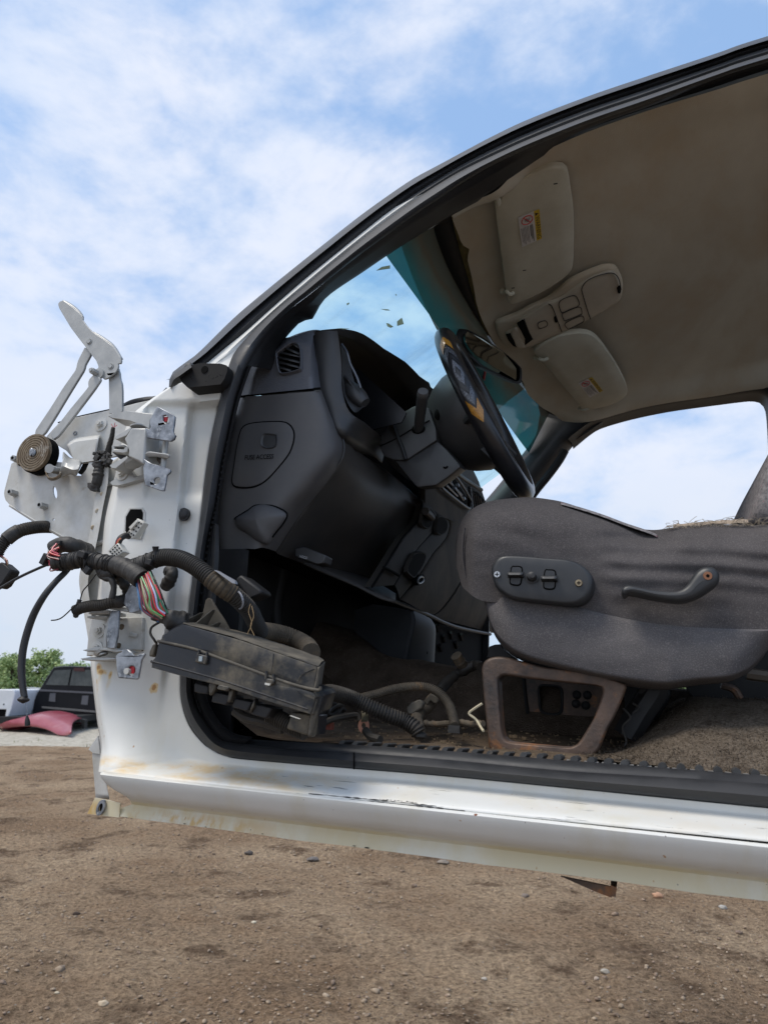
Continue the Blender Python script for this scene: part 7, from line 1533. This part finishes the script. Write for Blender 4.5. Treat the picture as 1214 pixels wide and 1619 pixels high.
g = G(); g.prism(pl([(-12, 893), (2, 888), (17, 901), (14, 908), (3, 925), (-4, 930), (-16, 925)], .03), (0, .02, 0)); obj('plug', g, TRIM, LC_, bev=.003)
g = G(); g.tube(tp3([(82, 890, .02), (60, 899, .02), (30, 913, .02), (0, 930, .02), (-30, 946, .02)]), .0022, 8, n=30); LC2 = obj('cable', g, RUBBER, None); tag(LC2, 'thin straight black cable running from the harness end out past the left edge', 'cable')
# hanging rubber hose with its wire and knob
HC = thing('hood_cable', 'black hood cable hanging in a long curve beside the pillar, bead at its tip', 'cable', P(40, 1100, -.03))
g = G(); g.tube(tp3([(112, 893, .0), (103, 905, -.01), (88, 920, -.02), (70, 942, -.03), (54, 970, -.03), (43, 1000, -.03), (36, 1030, -.03), (34, 1060, -.03), (36, 1085, -.03), (39, 1103, -.03)]), lambda s: .0036+.0008*sst(.1, .5, s)*(1-sst(.8, 1, s))+.0006, 12, n=70); obj('cable_sheath', g, RUBBER, HC)
g = G(); c1 = P(37, 1107, -.03); g.grid([[c1+V((math.cos(a)*r, math.sin(a)*r, z)) for a in [2*math.pi*k/18 for k in range(18)]] for r, z in ((.003, .006), (.0055, .003), (.0078, .001), (.0072, -.001), (.004, -.003), (.0005, -.0045))], closed=True); obj('end_cap', g, TRIM, HC)
g = G(); g.tube(tp3([(40, 1109, -.03), (42, 1120, -.03), (43, 1134, -.03)]), .0006, 5); obj('inner_wire', g, GALV, HC)
g = G(); g.tube(tp3([(42.5, 1132, -.03), (43, 1138, -.03), (43.5, 1144, -.03), (43.5, 1148, -.03)]), lambda s: .0012+.0022*math.sin(min(1, s*1.1)*1.9), 12, n=14); obj('bead', g, TRIM, HC)
# cowl wire: short black braided pigtail behind the upper hinge
PG = thing('wiring_pigtail', 'short black braided pigtail stuck to the cowl beside the upper hinge', 'wiring', P(170, 720, .09))
g = G(); g.tube(tp3([(179, 676, .085), (177, 690, .085), (173, 705, .085), (170, 720, .085)]), lambda s: .0030+.0022*s, 12, corr=.25, pitch=.0024); obj('braid', g, LOOM, PG)
g = G(); R = random.Random(77)
for k in range(34): g.box(P(R.uniform(150, 176), R.uniform(716, 735), .085+R.uniform(-.008, .008)), (R.uniform(.003, .010), .006, R.uniform(.003, .010)), Matrix.Rotation(R.random()*3, 3, 'Y'))
g.tube(tp3([(158, 730, .085), (156, 745, .085), (154, 760, .085), (150, 772, .088)]), lump(5, .0085, .3), 10, n=30); g.prism(pl([(138, 763), (152, 763), (154, 776), (142, 775), (138, 770)], .082), (0, .01, 0)); obj('torn_tape', g, TAPE, PG, bev=.0005)
g = G()
for a, b in (((179, 676), (176, 670)), ((180, 676), (182, 668)), ((179, 676), (185, 672))): g.tube(tp3([(*a, .085), (*b, .083)]), .0006, 5)
obj('bare_strand', g, WIRES[7], PG)
# small black flap at the plate corner
g = G(); g.prism(pl([(122, 748), (130, 733), (141, 730), (138, 741), (130, 751)], .108), (0, .02, 0)); obj('rubber_block', g, RUBMATTE, BP, bev=.002)

# loose looms on the cab floor
z5 = lambda p: cvt(p, 480, 960, 4.047)
def fl(pts): return [P(*z5([(a, b)])[0], y) for a, b, y in pts]
C1_ = thing('wiring_loom', 'thick black corrugated loom lying on the cab floor right of the fuse box', 'wiring harness', P(600, 1130, .15))
g = G(); g.tube(fl([(110, 565, .06), (160, 548, .08), (230, 560, .10), (320, 590, .12), (420, 640, .13), (540, 690, .14), (640, 730, .15), (710, 770, .15), (738, 810, .15)]), .0098, 16, corr=.22, pitch=.0042); obj('conduit', g, LOOM, C1_)
g = G(); g.ball(P(*z5([(742, 822)])[0], .15), .009, 10, (1.2, .8, .6)); g.tube(fl([(725, 815, .15), (775, 830, .15)]), .003, 6); obj('cut_end', g, TAPE, C1_)
C2_ = thing('wiring_loom', 'thin dusty brown loom arching over the carpet to the seat riser', 'wiring harness', P(640, 1110, .22))
g = G(); g.tube(fl([(170, 640, .15), (240, 605, .16), (330, 590, .18), (440, 565, .20), (560, 530, .22), (680, 510, .24), (780, 512, .25), (860, 545, .25), (920, 610, .24), (950, 680, .22), (965, 760, .20)]), .0062, 14, corr=.2, pitch=.0032); obj('conduit', g, LOOMD, C2_)
g = G(); g.box(P(*z5([(965, 782)])[0], .20), (.016, .01, .010)); g.tube(fl([(940, 790, .2), (990, 785, .2)]), .003, 6); obj('cut_end', g, TAPE, C2_)
C3_ = thing('wiring_loom', 'dusty taped loom with a grey connector leaning up to the riser top', 'wiring harness', P(690, 1110, .3))
g = G(); g.tube(fl([(735, 790, .2), (720, 720, .24), (745, 670, .27), (790, 640, .28), (820, 600, .30), (850, 560, .32)]), lump(2, .0095, .2), 12, n=60); obj('dusty_branch', g, LOOMD, C3_)
g = G(); g.tube(fl([(870, 540, .33), (920, 480, .36), (980, 430, .38), (1040, 395, .38), (1100, 372, .38), (1140, 385, .36)]), lump(6, .0085, .25), 12, n=60); obj('taped_branch', g, LOOM, C3_)
g = G(); g.prism([P(*q, .24) for q in z5([(655, 645), (690, 610), (740, 590), (765, 615), (755, 645), (700, 685), (665, 690)])], (0, .015, 0)); g.prism([P(*q, .27) for q in z5([(765, 600), (810, 555), (870, 575), (862, 610), (835, 620), (810, 600), (790, 635)])], (0, .012, 0)); obj('connector', g, mat('dusty_grey_connector', (.14, .12, .09), (.08, .07, .055), ns=50, rough=.8), C3_, bev=.002)
g = G(); g.tube(fl([(975, 310, .36), (1000, 350, .37), (1025, 380, .38)]), lump(8, .0095, .2), 12, n=20); obj('upper_stub', g, LOOMD, C3_)
C4_ = thing('wiring_loom', 'tangle of thin black wires between fuse box and floor', 'wiring harness', P(520, 1120, .12)); R = random.Random(40)
g = G()
for k in range(10): g.tube(fl([(70, 740+R.uniform(-50, 40), .08), (120+R.uniform(-20, 20), 700+R.uniform(-50, 60), .12), (170+R.uniform(-20, 20), 650+R.uniform(-50, 90), .14), (250+R.uniform(-20, 30), 610+R.uniform(-30, 100), .17)]), R.uniform(.0018, .004), 7, n=30)
g.tube(fl([(90, 760, .1), (180, 720, .12), (280, 700, .14), (340, 695, .15), (360, 730, .15)]), .0045, 8, n=40); g.tube(fl([(395, 790, .14), (430, 830, .13), (490, 850, .12)]), .0055, 8, n=20); obj('wires', g, LOOM, C4_)
g = G(); g.box(P(*z5([(140, 760)])[0], .13), (.022, .01, .010)); obj('red_connector', g, mat('dark_orange', (.20, .05, .03), rough=.6), C4_, bev=.001)
RT = thing('ring_terminal', 'coppery ring terminal on a dusty cable end at the sill', 'ring terminal', P(575, 1145, .14))
g = G(); c1 = P(*z5([(383, 760)])[0], .14)
lp_ = [[c1+V((math.cos(a)*.0080, 0, math.sin(a)*.0095)) for a in [2*math.pi*k/20 for k in range(20)]], [c1+V((math.cos(a)*.0032, 0, math.sin(a)*.004)) for a in [2*math.pi*k/14 for k in range(14)]]]
g.prism(lp_, (0, .002, 0)); obj('ring', g, mat('copper', (.40, .20, .14), rough=.5, metal=.5), RT); g = G(); g.tube(fl([(390, 665, .15), (395, 700, .145), (388, 735, .14)]), .0048, 10, n=16); obj('crimp', g, mat('dusty_olive', (.13, .12, .08), rough=.8), RT)
WT = thing('wire_bracket', 'bent pale wire bracket leaning by the front edge of the seat riser', 'bracket', P(760, 1130, .2))
g = G(); g.tube(fl([(1142, 618, .20), (1100, 645, .20), (1058, 680, .20), (1090, 710, .20), (1110, 730, .20), (1130, 765, .19), (1150, 795, .18)]), .0018, 6, n=40); obj('bent_wire', g, mat('cream_plastic', (.55, .48, .33), rough=.6), WT)
g = G(); g.tube(fl([(770, 745, .24), (850, 750, .24), (930, 745, .23), (1010, 740, .22), (1080, 750, .21), (1150, 745, .2)]), lump(1, .0045, .5, 20), 10, n=60); C5 = obj('dusty_hose', g, LOOMD, None); tag(C5, 'lumpy dust-covered hose lying along the tunnel foot left of the riser', 'hose')
# crumbs of dirt on the floor and sill
g = G(); R = random.Random(50)
for k in range(520):
    x = R.uniform(-.62, .15); y = R.uniform(.135, .45); s = R.uniform(.0006, .0022)*(1 if R.random() < .93 else 2); g.box((x, y, zf+.016*sst(.12, .5, y)-.001), (s*R.uniform(1, 3), s, s), Matrix.Rotation(R.random()*3, 3, 'Z'))
o = obj('floor_crumbs', g, mat('straw_crumb', (.30, .22, .13), (.12, .08, .05), ns=300, rough=1), FL, kind='stuff')
print('objects', len(bpy.data.objects))
